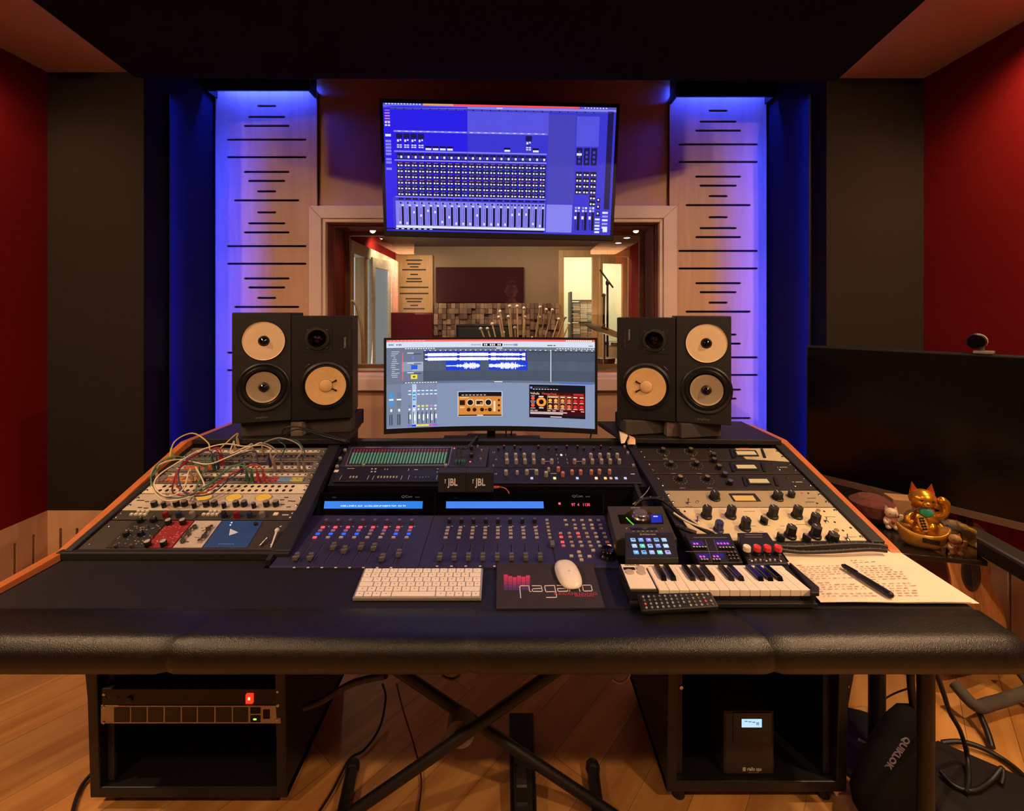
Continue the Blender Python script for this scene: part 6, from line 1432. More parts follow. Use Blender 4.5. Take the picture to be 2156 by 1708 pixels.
braid([W(1425, 1108, 1.23), W(1445, 1116, 1.20), W(1466, 1123, 1.19)], .006, 'cable', 'short dark flecked cable stub between the interface and the synth module')
braid([W(1640, 1150, 1.175), W(1680, 1152, 1.17), W(1740, 1149, 1.175), W(1800, 1146, 1.18), W(1850, 1148, 1.18), W(1868, 1152, 1.175)], .0055, 'cable', 'upper of two black spiral cables behind the sheets of paper')
braid([W(1645, 1158, 1.16), W(1690, 1163, 1.155), W(1760, 1161, 1.155), W(1830, 1157, 1.16), W(1866, 1160, 1.16)], .005, 'cable', 'lower of two black spiral cables behind the sheets of paper')
b = MB(); b.tube([W(1379, 990, 1.50), W(1372, 1015, 1.44), W(1362, 1035, 1.39), W(1345, 1052, 1.35), W(1332, 1062, 1.32)], .0013, LGREY, 6); tag(obj('cable', b), 'thin pale cable hanging from the dark units to the grey interface', 'cable')
b = MB(); b.tube([W(1418, 1080, 1.24), W(1450, 1100, 1.22), W(1500, 1118, 1.20)], .003, CREAM, 6); tag(obj('cable', b), 'thin pale cable under the black braided one', 'cable')
# black leads behind the left speakers and by the monitor
b = MB(); b.tube([W(592, 926, 1.60), W(597, 905, 1.60), W(622, 898, 1.60), W(660, 908, 1.60), W(720, 925, 1.60), W(736, 932, 1.58)], .003, BLK, 7); tag(obj('cable', b), 'black lead curving in front of the left foam pads', 'cable')
b = MB(); b.tube([W(602, 928, 1.59), W(608, 910, 1.59), W(632, 904, 1.59), W(680, 918, 1.59), W(728, 930, 1.57)], .003, BLK, 7); tag(obj('cable', b), 'second black lead just below the first in front of the left foam pads', 'cable')
for i, (x0, x1, x2) in enumerate(((1066, 1065, 1063), (1078, 1076, 1072), (1248, 1244, 1240))):
    b = MB(); b.tube([W(x0, 900, 1.86), W(x1, 918, 1.86), W(x2, 936, 1.84), W(x2-2, 950, 1.82)], .003, BLK, 7); tag(obj('cable', b), ['black lead hanging below the curved monitor, nearest its stand', 'black lead hanging below the curved monitor, just right of the first', 'black lead hanging under the right end of the curved monitor'][i], 'cable')

# ================================================================ RIGHT SIDE
SG = mat('#14110f', .25)
t = thing('side_table', 'small black glossy side table at the right of the desk under the dark screen', 'table', (1.16, 1.35, 0))
b = MB(); b.prism([(1.012, 1.19, .685), (1.212, 1.148, .685), (1.33, 1.50, .685), (1.03, 1.62, .685)], (0, 0, .013), SG); obj('tabletop', b, t, .002)
b = MB(); b.cyl((1.10, 1.36, .012), (1.10, 1.36, .685), .022, .022, BLK, 14); obj('leg', b, t)
b = MB(); b.cyl((1.10, 1.36, 0), (1.10, 1.36, .012), .15, .15, BLK, 32); obj('base', b, t)
TB = lvl(.6985)
GOLD = mat('#c98a24', .28, .75, .12, 25); GOLD2 = mat('#d8a040', .35, .4, .1, 20)
c = TB.at(1942, 1148); zc = c.z
t = thing('cat_figurine', 'golden beckoning cat figurine sitting on a boat shaped gold base', 'figurine', c)
Mc = Matrix.Translation(c) @ Matrix.Rotation(math.radians(-20), 4, 'Z')   # local: x right, -y to viewer
b = MB(Mc); n = 28; vs = []; prof_ = [(0.0, .62), (.012, .8), (.030, .95), (.040, 1.0), (.041, .93), (.034, .86)]
for z, k in prof_:
    for i in range(n): a = 2*PI*i/n; x = math.cos(a)*.060*k; y = math.sin(a)*.036*k; vs.append((x, y, z+(.016*abs(math.cos(a))**3 if z > .02 else 0)))
b.add(vs, [(j*n+i, j*n+(i+1) % n, (j+1)*n+(i+1) % n, (j+1)*n+i) for j in range(len(prof_)-1) for i in range(n)]+[tuple(range(n))[::-1], tuple(range((len(prof_)-1)*n, len(prof_)*n))], GOLD2, True); obj('base', b, t, label='boat shaped gold base')
b = MB(Mc); b.box(-.018, .018, -.0395, -.037, .022, .034, BLK, Matrix.Rotation(math.radians(6), 4, 'Y')); obj('plaque', b, t, label='black plaque')
b = MB(Mc)
b.ell((.004, .004, .066), (.033, .029, .038), GOLD); b.ell((.012, -.016, .052), (.018, .016, .020), GOLD, 12, 8); b.ell((-.014, -.016, .050), (.016, .016, .018), GOLD, 12, 8)
b.ell((.002, .0, .098), (.024, .022, .022), GOLD); b.ell((0, -.002, .127), (.031, .027, .026), GOLD); b.ell((.0, -.026, .120), (.011, .007, .008), GOLD, 12, 8)
b.ell((.022, -.010, .128-.012), (.010, .010, .010), GOLD, 10, 6); obj('body', b, t)
b = MB(Mc)
for s_ in (-1, 1):
    b.add([(s_*.008, .004, .147), (s_*.029, .002, .140), (s_*.022, .004, .170), (s_*.016, .014, .145)], [(0, 1, 2), (0, 2, 3), (1, 3, 2), (0, 3, 1)], GOLD)
    b.add([(s_*.0115, -.0005, .149), (s_*.026, -.001, .143), (s_*.0215, .001, .164)], [(0, 1, 2)], mat('#a0302a', .5))
obj('ear', b, t)
b = MB(Mc)
for s_ in (-1, 1): b.ell((s_*.012, -.0265, .130), (.0032, .0016, .0030), BLK, 8, 6)
b.ell((0, -.0325, .123), (.0022, .0015, .0016), mat('#7a3020', .5), 8, 6); b.tube([(-.006, -.030, .115), (-.002, -.0325, .1135), (0, -.033, .116), (.002, -.0325, .1135), (.006, -.030, .115)], .0006, mat('#5a2010', .5), 5, 3); obj('face', b, t)
b = MB(Mc); b.lathe([(.022, 0), (.0245, .003), (.022, .006)], mat('#8a2a1c', .5), 20, Matrix.Translation((.001, 0, .1015))); b.ell((.0, -.0205, .097), (.017, .007, .013), mat('#2c8a6c', .35), 14, 8); obj('collar', b, t, label='red collar with a green bib')
b = MB(Mc); b.tube([(.028, -.002, .085), (.040, -.008, .092), (.045, -.010, .108), (.043, -.012, .124), (.036, -.014, .131)], [.010, .010, .0105, .0115, .011], GOLD, 10, 5); b.ell((.0365, -.014, .131), (.011, .0105, .011), GOLD, 10, 8); obj('raised_arm', b, t)
b = MB(Mc); b.tube([(-.026, -.006, .088), (-.036, -.012, .082), (-.038, -.018, .070), (-.030, -.024, .066)], .008, GOLD, 10, 5); obj('arm', b, t)
b = MB(Mc @ Matrix.Translation((-.012, -.030, .070)) @ Matrix.Rotation(math.radians(82), 4, 'X') @ Matrix.Rotation(math.radians(14), 4, 'Z')); b.lathe([(.013, 0), (.013, .003), (.0001, .0035)], GOLD2, 20, Matrix.Diagonal((.8, 1.6, 1, 1)))
for k in range(5): b.box(-.006, .006, -.015+k*.007, -.012+k*.007, .0036, .0042, BLK); 
for k in range(2): b.box(-.004+k*.006, -.0025+k*.006, -.016, .015, .0036, .0042, BLK)
obj('coin_tablet', b, t, label='gold oval tablet with black strokes')
b = MB(Mc); b.cyl((-.018, -.026, .108), (-.052, -.036, .092), .0018, .0022, BLK, 8); obj('stick', b, t)
def small_cat(px, py, Yc_, h, c1, c2, lab, boxed=False):
    c = TB.at(px, py); t = thing('cat_figurine', lab, 'figurine', c); M = Matrix.Translation(c+Vector((0, 0, .002))) @ Matrix.Rotation(math.radians(-25), 4, 'Z') @ Matrix.Scale(h/.06, 4)
    m1_, m2_ = mat(c1, .5, noise=.15, scale=60), mat(c2, .5)
    b = MB(M); b.ell((0, 0, .018), (.018, .015, .018), m1_, 14, 8); b.ell((0, -.002, .043), (.016, .014, .0135), m1_, 14, 8); b.ell((-.009, -.012, .006), (.007, .008, .006), m1_, 8, 6); b.ell((.009, -.012, .006), (.007, .008, .006), m1_, 8, 6)
    b.tube([(.014, -.006, .026), (.020, -.010, .034), (.020, -.010, .044)], .0048, m1_, 8, 4); b.tube([(-.014, -.006, .026), (-.016, -.013, .020), (-.010, -.017, .018)], .0045, m1_, 8, 4); obj('body', b, t)
    b = MB(M)
    for s_ in (-1, 1): b.add([(s_*.004, 0, .053), (s_*.015, 0, .049), (s_*.012, 0, .063), (s_*.009, .006, .052)], [(0, 1, 2), (0, 2, 3), (1, 3, 2)], m1_)
    obj('ear', b, t)
    b = MB(M)
    for s_ in (-1, 1): b.ell((s_*.006, -.0145, .044), (.0016, .001, .0016), BLK, 6, 5)
    b.lathe([(.0125, 0), (.0145, .0015), (.0125, .003)], m2_, 14, Matrix.Translation((0, -.001, .030))); b.ell((0, -.016, .022), (.005, .003, .007), m2_, 8, 6); obj('collar', b, t)
    return t, c
small_cat(1876, 1113, 1.3, .062, '#d8c0a0', '#a84030', 'small cream cat figurine left of the golden cat')
tb, c = small_cat(2010, 1166, 1.2, .052, '#cfa068', '#8a3a28', 'small cream and orange cat figurine inside a clear box')
b = MB(); GB = glass('clear_box', (.85, .85, .85), 1.0); b.box(c.x-.040, c.x+.036, c.y-.022, c.y+.040, .6986, .772, GB); tag(obj('display_box', b), 'clear plastic box around the small orange and cream cat', 'box')
b = MB(); p = TB.at(1838, 1100); b.lathe([(.0001, 0), (.045, .0), (.062, .02), (.058, .05), (.035, .066), (.0001, .07)], mat('#5a2a20', .95, noise=.3, scale=90, bump=.8), 24, Matrix.Translation((p.x+.02, p.y+.03, .6987)))
tag(obj('felt_hat', b), 'brown rounded felt object behind the small cream cat', 'felt bundle')
b = MB(); p = TB.at(1900, 1088); b.prism([(p.x-.03, p.y, .6987), (p.x+.05, p.y-.02, .6987), (p.x+.06, p.y+.03, .6987), (p.x-.02, p.y+.05, .6987)], (0, 0, .055), mat('#8f6a42', .7)); tag(obj('small_box', b, bevel=.003), 'small tan box behind the golden cat', 'box')
# black arm of a keyboard stand in front of the guitars
t = thing('keyboard_stand', 'black folded metal keyboard stand at the right of the side table', 'stand', (1.32, 1.08, 0))
a = W(2034, 1142, 1.22); e = W(2240, 1262, 1.02); b = MB(); dq = (e-a).normalized(); s_ = dq.cross(Vector((0, 0, 1))).normalized()
b.prism([a+s_*.03, a-s_*.03, e-s_*.03, e+s_*.03], (0, 0, .045), mat('#1a1410', .4)); obj('arm', b, t, .008)
b = MB(); b.cyl(e-dq*.02, (e.x, e.y, 0), .014, .014, BLK, 10); obj('leg', b, t)
b = MB(); b.cyl((a.x+.01, a.y, .6985), (a.x+.01, a.y, a.z+.002), .015, .015, BLK, 12); obj('foot', b, t)
# guitars
TOP = wood('guitar_top', '#a8683a', '#c98a54', .3, 5, 'Z', 14, coat=.4); SIDEW = wood('guitar_side', '#4a2412', '#6a3820', .3, 4, 'Z', 8, coat=.4)
def guitar(M, lab, s=1.0, top=TOP, bridge=True):
    t = thing('acoustic_guitar', lab, 'guitar', M.translation, 'acoustic guitars on the right'); M = M @ Matrix.Scale(s, 4)
    out = []
    key = [(0, .0), (.10, .005), (.17, .05), (.195, .12), (.185, .18), (.145, .245), (.125, .285), (.135, .34), (.150, .39), (.135, .45), (.08, .485), (.03, .492)]
    pts = []
    for i in range(len(key)-1):
        a = key[max(i-1, 0)]; p = key[i]; q_ = key[i+1]; d = key[min(i+2, len(key)-1)]
        for k in range(4):
            u = k/4; pts.append(tuple(.5*((2*p[m_])+(q_[m_]-a[m_])*u+(2*a[m_]-5*p[m_]+4*q_[m_]-d[m_])*u*u+(3*p[m_]-a[m_]-3*q_[m_]+d[m_])*u**3) for m_ in (0, 1)))
    pts.append(key[-1]); full = pts+[(-x, z) for x, z in reversed(pts) if x > .001]
    b = MB(M); b.prism([(x, 0, z) for x, z in full], (0, .10, 0), SIDEW); obj('body', b, t, .004)
    b = MB(M); b.prism([(x*.985, -.003, z*.99+.002) for x, z in full], (0, .003, 0), top); obj('soundboard', b, t)
    b = MB(M); D = Matrix.Translation((0, -.0035, .315)) @ Matrix.Rotation(PI/2, 4, 'X'); b.lathe([(.050, 0), (.0001, .0004)], HOLE, 30, D); b.lathe([(.062, 0), (.062, .001), (.050, .001), (.050, 0)], mat('#3a2012', .4), 30, D); obj('soundhole', b, t)
    b = MB(M); b.box(-.028, .028, -.012, .004, .375, .86, mat('#2a1810', .4)); 
    for k in range(18): b.box(-.028, .028, -.0135, -.011, .40+k*.0255*(1-.0*k), .4015+k*.0255, CHROME)
    obj('neck', b, t, label='dark fretted neck')
    b = MB(M); b.prism([(-.03, -.008, .86), (.03, -.008, .86), (.036, .004, 1.02), (-.036, .004, 1.02)], (0, .016, 0), SIDEW)
    for k in range(3):
        for sg in (-1, 1): b.cyl((sg*.036, .005, .89+k*.045), (sg*.055, .005, .89+k*.045), .006, .006, CHROME, 8)
    obj('headstock', b, t)
    b = MB(M); b.box(-.075, .075, -.013, -.003, .135, .16, mat('#2a1810', .4)); obj('bridge', b, t)
    b = MB(M)
    for k in range(6): x = -.022+k*.0088; b.cyl((x, -.016, .15), (x*.9, -.016, .90), .0006, .0006, CHROME, 4)
    obj('strings', b, t)
    return t
guitar(Matrix.Translation((1.645, 1.585, .075)) @ Matrix.Rotation(math.radians(22), 4, 'Z') @ Matrix.Rotation(math.radians(-9), 4, 'X') @ Matrix.Rotation(math.radians(9), 4, 'Y'), 'brown acoustic guitar on a low stand beyond the right end of the armrest')
t = thing('guitar_stand', 'padded grey floor stand under the brown guitar', 'guitar stand', (1.62, 1.55, 0)); M = Matrix.Translation((1.60, 1.51, 0)) @ Matrix.Rotation(math.radians(14), 4, 'Z')
b = MB(M); b.tube([(-.13, .02, .10), (-.13, -.035, .075), (-.05, -.03, .06), (.05, -.03, .06), (.13, -.035, .075), (.15, .0, .10)], .018, mat('#4c443c', .9, bump=.4), 10); obj('padded_cradle', b, t)
b = MB(M)
for sx_ in (-1, 1): b.tube([(sx_*.10, -.02, .055), (sx_*.14, -.07, .03), (sx_*.17, -.10, .010)], .009, BLK, 8)
obj('leg', b, t)

# ================================================================ UNDER THE DESK
YU = 1.198
t = thing('power_conditioner', 'black rack unit with a glowing red switch in the left pedestal', 'power unit', W(402, 1484, YU))
a = W(214, 1484.5, YU); c = W(590, 1451, YU); b = MB(); b.box(a.x, c.x, YU, YU+.25, a.z, c.z, BLK2); obj('front_panel', b, t, .002)
p = W(527, 1469, YU); b = MB(); b.box(p.x-.009, p.x+.009, YU-.006, YU, p.z-.012, p.z+.012, em('#ff3418', 1.2)); b.box(p.x-.003, p.x+.003, YU-.0065, YU-.006, p.z-.002, p.z+.006, em('#ffd0a0', 1.3)); obj('switch', b, t, label='glowing red switch')
b = MB(); M = Matrix.Translation(W(236, 1470, YU)-Vector((0, .0005, 0))) @ Matrix.Rotation(PI/2, 4, 'X'); b.text('FURMAN', M, .009, GREY, sx=1.2); M = Matrix.Translation(W(570, 1468, YU)-Vector((0, .0005, 0))) @ Matrix.Rotation(PI/2, 4, 'X'); b.text('M-10x', M, .009, GREY); obj('marking', b, t)
p = W(274, 1472, YU); b = MB(); b.lathe([(.009, 0), (.008, .004), (.004, .005), (.0001, .004)], BLK, 12, Matrix.Translation(p) @ Matrix.Rotation(PI/2, 4, 'X')); obj('socket', b, t)
for px, py in ((219, 1462), (585, 1456)): inst('screw', screw_mesh(), t, W(px, py, YU), PI/2)
t = thing('patch_unit', 'silver framed rack unit with dark windows and a green light, under the red switched unit', 'audio interface', W(402, 1524, YU))
a = W(212, 1524, YU); c = W(591, 1486, YU); b = MB(); SV = mat('#b0a89c', .35, .8, .06); b.box(a.x, c.x, YU, YU+.25, a.z, c.z, SV); obj('front_panel', b, t, .001)
def zz(x, y): return (x/2.764, 1380+y/2.764)
for x0, x1 in ((665, 755), (764, 852), (862, 950), (961, 1050), (1060, 1144), (1153, 1246), (1256, 1348), (1357, 1444)):
    p0 = W(*zz(x0, 388), YU); p1 = W(*zz(x1, 303), YU); b = MB(); b.box(p0.x, p1.x, YU-.001, YU+.0001, p0.z, p1.z, mat('#120e0d', .3))
    obj('window', b, t)
for (x0, y0, x1, y1) in ((1458, 303, 1516, 338), (1458, 350, 1516, 388), (1532, 316, 1570, 368)):
    p0 = W(*zz(x0, y1), YU); p1 = W(*zz(x1, y0), YU); b = MB(); b.box(p0.x, p1.x, YU-.0012, YU, p0.z, p1.z, HOLE); obj('window', b, t)
b = MB(); p = W(*zz(1485, 370), YU); b.box(p.x-.004, p.x+.004, YU-.002, YU-.0012, p.z-.002, p.z+.002, em('#a0f060', 1.5)); obj('lamp', b, t, label='green light')
for x, y in ((605, 300), (1617, 292), (1614, 376), (604, 390)): inst('screw', screw_mesh(), t, W(*zz(x, y), YU-.0), PI/2)
# battery unit
YB = 1.235
t = thing('battery_backup', 'dark battery backup tower with a small glowing display in the right pedestal', 'power supply', W(1577, 1640, YB))
a = W(1523, 1641, YB); c = W(1632, 1497, YB); b = MB(); b.box(a.x, c.x, YB, YB+.28, .0635, c.z, mat('#241c17', .45)); obj('case', b, t, .008)
b = MB(); a1 = W(1543, 1565, YB); c1 = W(1624, 1500, YB); b.box(a1.x, c1.x, YB-.002, YB, a1.z, c1.z, mat('#15100d', .3)); obj('control_panel', b, t, .006)
b = MB(); a1 = W(1562, 1532, YB-.003); c1 = W(1604, 1515, YB-.003); b.box(a1.x, c1.x, YB-.003, YB-.002, a1.z, c1.z, em('#b8e0f8', 1.1))
for k in range(3): p = W(1571+k*8, 1519+k, YB-.003); b.box(p.x-.004, p.x+.004, YB-.0034, YB-.003, p.z-.001, p.z+.001, em('#4a6a88'))
p = W(1596, 1524, YB-.003); b.box(p.x-.005, p.x+.003, YB-.0034, YB-.003, p.z-.004, p.z+.004, em('#7fa8c8')); obj('display', b, t, label='pale blue lit display')
R90 = Matrix.Rotation(PI/2, 4, 'X')
b = MB(); b.text('riello ups', Matrix.Translation(W(1588, 1620, YB-.0006)) @ R90, .0125, mat('#b8b0a8', .5), sx=.85, bold=.0003); p = W(1567, 1620, YB-.0006); b.box(p.x-.004, p.x+.004, YB-.001, YB-.0002, p.z-.005, p.z+.005, mat('#b8b0a8', .5)); b.text('SENTINEL', Matrix.Translation(W(1587, 1627, YB-.0006)) @ R90, .005, mat('#6a625c', .5), sx=1.3); obj('badge', b, t)
for px, py in ((1434, 1447), (1783, 1445), (1781, 1499)): b = MB(); b.lathe([(.006, 0), (.005, .003), (.0001, .0035)], CHROME, 10, Matrix.Translation(W(px, py, 1.217 if py < 1460 else 1.237)) @ R90); obj('screw', b, dk)
# cross braced keyboard stand
t = thing('cross_stand', 'black cross braced folding stand under the middle of the desk', 'stand', (-.12, 1.22, 0))
YS = 1.16; tubeM = mat('#0c0a0e', .5)
b = MB(); b.cyl(W(790, 1380, YS+.03), W(1300, 1722, YS+.03), .014, .014, tubeM, 12); obj('crossbar', b, t)
b = MB(); b.cyl(W(1195, 1395, YS-.03), W(726, 1722, YS-.03), .014, .014, tubeM, 12); obj('crossbar', b, t)
b = MB(); p = W(978, 1540, YS); b.cyl((p.x-.01, YS-.015, p.z+.005), (p.x-.01, YS+.025, p.z+.005), .036, .036, mat('#6d645e', .5, noise=.2, scale=40), 28); b.cyl((p.x-.01, YS-.03, p.z+.005), (p.x-.01, YS-.015, p.z+.005), .014, .014, BLK, 12); obj('joint_disc', b, t, label='grey joint disc')
for px0, px1 in ((742, 712), (1248, 1266)):
    a = W(px0, 1625, 1.30); e = Vector((W(px1, 1720, 1.10).x, 1.05, .02)); a.z = .02; b = MB(); b.cyl(a, e, .017, .017, BLK, 12); b.ell(a, (.021, .024, .02), BLK, 10, 8); obj('foot', b, t)
# foot pedal
t = thing('foot_pedal', 'long black foot pedal with a chrome plate under the cross braced stand', 'pedal', (.02, 1.2, 0))
b = MB(); b.prism([(-.010, 1.45, .02), (.07, 1.45, .02), (.062, 1.06, .004), (-.002, 1.06, .004)], (0, 0, .028), BLK); obj('base', b, t, .004)
b = MB(); b.prism([(.002, 1.40, .07), (.058, 1.40, .07), (.052, 1.10, .036), (.008, 1.10, .036)], (0, 0, .012), BLK2); obj('footboard', b, t, .003)
b = MB(); b.box(.012, .040, 1.17, 1.215, .052, .062, CHROME); b.box(.012, .040, 1.21, 1.32, .060, .066, mat('#4a4440', .4, .6)); obj('plate', b, t, label='chrome plate')
# bag
t = thing('gear_bag', 'dark soft bag with slanted grey lettering beside the right pedestal', 'bag', (1.03, 1.17, 0))
a = W(1925, 1500, 1.20); e = W(1850, 1680, 1.15); e.z = .075; b = MB(); ax = (a-e); Lb = ax.length; ax.normalize()
qx = Vector((1, 0, 0)); qx = (qx-ax*qx.dot(ax)).normalized(); qy = ax.cross(qx)
Mb = Matrix(((qx.x, qy.x, ax.x, e.x), (qx.y, qy.y, ax.y, e.y), (qx.z, qy.z, ax.z, e.z), (0, 0, 0, 1)))
vs = []; nn = 24; lv = [(-.05, .25), (-.03, .75), (0, 1.0), (.05, 1.08), (.12, 1.05), (.19, .9), (.235, .6), (.255, .2)]
for z, k in lv:
    for i in range(nn): u = 2*PI*i/nn; r = 1+.05*math.sin(3*u+z*20); vs.append((.068*k*math.cos(u)*r, .045*k*math.sin(u)*r, z))
b = MB(Mb); b.add(vs, [(j*nn+i, j*nn+(i+1) % nn, (j+1)*nn+(i+1) % nn, (j+1)*nn+i) for j in range(len(lv)-1) for i in range(nn)]+[tuple(range(nn))[::-1], tuple(range((len(lv)-1)*nn, len(lv)*nn))], mat('#060508', .85, noise=.2, bump=.3, spec=.2), True); obj('bag_body', b, t)
p0 = W(1912, 1553, 1.08); p1 = W(1868, 1618, 1.08); dd = (p1-p0); b = MB(); ang = math.atan2(dd.z, dd.x)
pm = (p0+p1)/2; b.text('QUIKLOK', Matrix.Translation(pm) @ Matrix.Rotation(-ang, 4, 'Y') @ R90, .024, mat('#77708a', .6), sx=.82, bold=.0008); obj('lettering', b, t, label='grey QUIKLOK lettering')
b = MB(); b.tube([a, a+Vector((-.01, .0, .10)), (a.x+.0, a.y, .5), (a.x-.02, a.y+.02, .62)], .009, BLK, 8); obj('strap', b, t)
# floor boards and bases
b = MB(); b.prism([(.97, 1.24, .002), (1.31, 1.39, .002), (1.60, 1.16, .002), (1.35, .98, .002), (.95, .98, .002)], (0, 0, .014), mat('#15110f', .5)); tag(obj('pedal_board', b, bevel=.003), 'flat black board on the floor at the lower right', 'board')
def floorcable(pts, r, lab, c='#100d0c'):
    P = []
    for px, py, z in pts: pl = lvl(z); P.append(pl.at(px, py))
    b = MB(); b.tube(P, r, mat(c, .5), 8, 7); tag(obj('cable', b), lab, 'cable')
floorcable([(192, 1630, .012), (172, 1655, .01), (158, 1690, .01), (150, 1725, .01)], .005, 'black cable on the wooden floor left of the left pedestal')
floorcable([(805, 1440, .10), (812, 1470, .06), (800, 1530, .02), (768, 1578, .01), (735, 1600, .01), (700, 1665, .01), (665, 1720, .01)], .0035, 'thin black cable curving down the floor left of the cross braced stand')
floorcable([(835, 1440, .20), (850, 1500, .10), (872, 1570, .03), (887, 1640, .01), (882, 1700, .01), (878, 1730, .01)], .0025, 'thin reddish cable hanging to the floor beside the cross braced stand', '#3a120c')
floorcable([(928, 1412, .50), (935, 1425, .47), (952, 1430, .46), (966, 1424, .47), (970, 1412, .50)], .003, 'small cable loop hanging under the middle of the armrest')
floorcable([(640, 1490, .30), (680, 1475, .32), (740, 1440, .40), (812, 1422, .46)], .008, 'thick dark cable bundle sagging from the left pedestal to the stand')
floorcable([(1288, 1430, .46), (1305, 1438, .45), (1322, 1428, .46), (1330, 1408, .50)], .0025, 'pale thin cable loop beside the right pedestal', '#8a807a')
floorcable([(1984, 1564, .012), (2020, 1562, .02), (2060, 1572, .02), (2100, 1592, .012), (2140, 1620, .012), (2180, 1660, .012)], .007, 'thick black cable crossing the floor at the lower right')
floorcable([(1965, 1400, .50), (1985, 1455, .38), (2000, 1500, .25), (2022, 1540, .14), (2036, 1590, .05), (2040, 1640, .03), (2034, 1670, .025)], .006, 'black cable dropping from the armrest onto the floor board')
floorcable([(1918, 1448, .22), (1880, 1462, .14), (1856, 1480, .06), (1838, 1520, .02), (1834, 1560, .015), (1842, 1580, .015)], .0025, 'thin brown cable arcing left behind the bag', '#4a2c1c')
floorcable([(1980, 1625, .03), (2010, 1655, .025), (2050, 1665, .025), (2085, 1645, .03), (2108, 1618, .05), (2112, 1632, .04), (2108, 1650, .025)], .006, 'flecked black cable lying on the floor board')
b = MB(); p = lvl(.01).at(1828, 1572); b.cyl((p.x-.015, p.y+.02, .012), (p.x+.012, p.y-.01, .012), .005, .004, CREAM, 8); tag(obj('plug', b), 'small cream plug on the floor between the right pedestal and the bag', 'plug')
# ================================================================ THE PHOTOGRAPHER, SEEN ONLY AS A REFLECTION
SKIN = mat('#d8a890', .55, noise=.06, scale=20); SHIRT = mat('#8a8a94', .85, noise=.1, scale=30); HAIR = mat('#3a2c22', .8, noise=.3, scale=60); JEANS = mat('#23283a', .85)
t = thing('person', 'person in a grey shirt holding up a phone, seen faintly reflected in the window', 'person', (0, -.42, 0))
def skin_mesh(name, nodes, edges, m, parent, sub=2, root=0):
    me = bpy.data.meshes.new(name); me.from_pydata([n[0] for n in nodes], edges, []); o = bpy.data.objects.new(name, me); COL.objects.link(o)
    o.location = -PW(parent); o.parent = parent
    sm = o.modifiers.new('skin', 'SKIN'); sm.use_smooth_shade = True
    o.modifiers.new('sub', 'SUBSURF').levels = sub; o.modifiers['sub'].render_levels = sub
    for i, n in enumerate(nodes):
        r = n[1]; me.skin_vertices[0].data[i].radius = (r if isinstance(r, tuple) else (r, r)); me.skin_vertices[0].data[i].use_root = (i == root)
    me.materials.append(m); return o
yb = -.45
N_ = [((0, yb, .95), (.15, .11)), ((0, yb, 1.10), (.14, .10)), ((0, yb, 1.28), (.17, .11)), ((0, yb, 1.40), (.15, .09)), ((0, yb+.01, 1.47), .055), ((0, yb+.03, 1.53), .05),
      ((-.17, yb, 1.40), .062), ((-.26, yb+.04, 1.18), .048), ((-.14, yb+.24, 1.22), .036), ((-.06, yb+.35, 1.29), .028),
      ((.17, yb, 1.40), .062), ((.26, yb+.04, 1.18), .048), ((.14, yb+.24, 1.22), .036), ((.06, yb+.35, 1.29), .028),
      ((-.09, yb, .88), .09), ((-.10, yb+.02, .50), .065), ((-.10, yb, .10), .045), ((-.10, yb+.12, .05), .04), ((.09, yb, .88), .09), ((.10, yb+.02, .50), .065), ((.10, yb, .10), .045), ((.10, yb+.12, .05), .04)]
E_ = [(0, 1), (1, 2), (2, 3), (3, 4), (4, 5), (3, 6), (6, 7), (7, 8), (8, 9), (3, 10), (10, 11), (11, 12), (12, 13), (0, 14), (14, 15), (15, 16), (16, 17), (0, 18), (18, 19), (19, 20), (20, 21)]
skin_mesh('body', N_, E_, SKIN, t)
S_ = [((0, yb, .93), (.165, .125)), ((0, yb, 1.10), (.155, .115)), ((0, yb, 1.28), (.185, .125)), ((0, yb, 1.41), (.155, .095)), ((-.17, yb, 1.405), .075), ((-.24, yb+.03, 1.25), .065), ((.17, yb, 1.405), .075), ((.24, yb+.03, 1.25), .065)]
skin_mesh('shirt', S_, [(0, 1), (1, 2), (2, 3), (3, 4), (4, 5), (3, 6), (6, 7)], SHIRT, t)
J_ = [((0, yb, .92), (.155, .12)), ((-.09, yb, .86), .10), ((-.10, yb+.02, .50), .075), ((-.10, yb, .12), .06), ((.09, yb, .86), .10), ((.10, yb+.02, .50), .075), ((.10, yb, .12), .06)]
skin_mesh('trousers', J_, [(0, 1), (1, 2), (2, 3), (0, 4), (4, 5), (5, 6)], JEANS, t)
hc = Vector((-.01, yb+.06, 1.625)); b = MB()
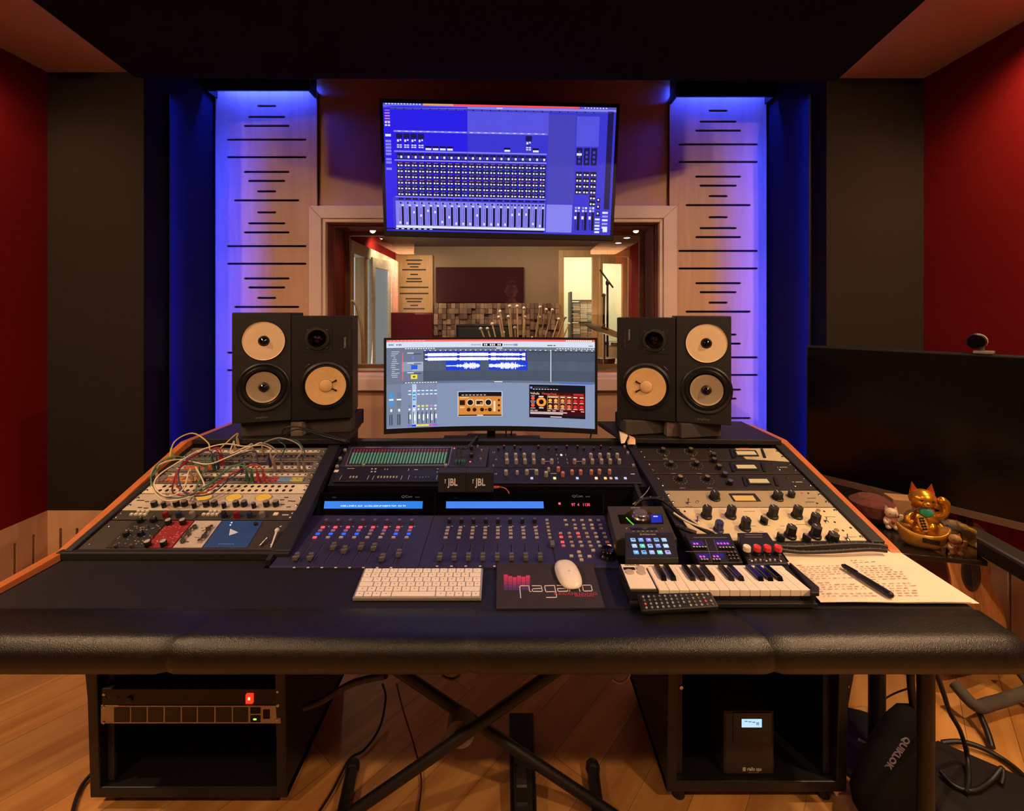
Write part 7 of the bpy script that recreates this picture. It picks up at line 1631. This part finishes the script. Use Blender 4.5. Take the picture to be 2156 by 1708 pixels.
b.ell(hc, (.075, .092, .108), SKIN, 24, 16); b.ell(hc+Vector((0, .045, -.055)), (.050, .045, .045), SKIN, 16, 10); b.ell(hc+Vector((0, .094, -.012)), (.011, .014, .022), SKIN, 10, 8); b.ell(hc+Vector((0, .098, -.028)), (.015, .011, .009), SKIN, 10, 8)
for s_ in (-1, 1): b.ell(hc+Vector((s_*.076, .0, -.012)), (.010, .018, .030), SKIN, 10, 8); b.ell(hc+Vector((s_*.03, .078, .024)), (.022, .012, .006), SKIN, 10, 6)
obj('head', b, t)
b = MB()
for s_ in (-1, 1): b.ell(hc+Vector((s_*.030, .083, .008)), (.012, .007, .006), mat('#e8e0d8', .4), 10, 8); b.ell(hc+Vector((s_*.030, .0885, .008)), (.0045, .0025, .0045), BLK, 8, 6); b.ell(hc+Vector((s_*.03, .088, .026)), (.018, .005, .003), HAIR, 8, 6)
b.ell(hc+Vector((0, .088, -.055)), (.022, .008, .006), mat('#8a4a40', .5), 10, 6); obj('face', b, t)
b = MB(); b.ell(hc+Vector((0, -.018, .030)), (.082, .088, .098), HAIR, 20, 12); b.ell(hc+Vector((.01, .04, .088)), (.062, .045, .028), HAIR, 14, 8); obj('hair', b, t)
for s_ in (-1, 1):
    w0 = Vector((s_*.06, yb+.36, 1.29)); b = MB(); b.ell(w0+Vector((-s_*.003, .022, .02)), (.018, .024, .034), SKIN, 12, 8)
    for k in range(4):
        z = 1.292+k*.018; b.tube([w0+Vector((0, .03, z-1.29)), Vector((s_*.052, -.045, z+.004)), Vector((s_*.047, -.034, z+.006)), Vector((s_*.036, -.031, z+.006))], [.0085, .008, .0075, .0068], SKIN, 8, 4)
    b.tube([w0+Vector((-s_*.008, .02, .02)), Vector((s_*.042, -.062, 1.335)), Vector((s_*.028, -.058, 1.352))], [.0105, .009, .0085], SKIN, 8, 4); obj('hand', b, t)
b = MB(); b.box(-.075, .075, -.050, -.042, 1.29, 1.365, BLK); o = obj('phone', b, None, .003); tag(o, 'dark phone held up in both hands by the person reflected in the window', 'phone')
b = MB(); b.box(-.070, .070, -.0508, -.050, 1.294, 1.361, em('#6a6470', .6)); obj('screen', b, o)
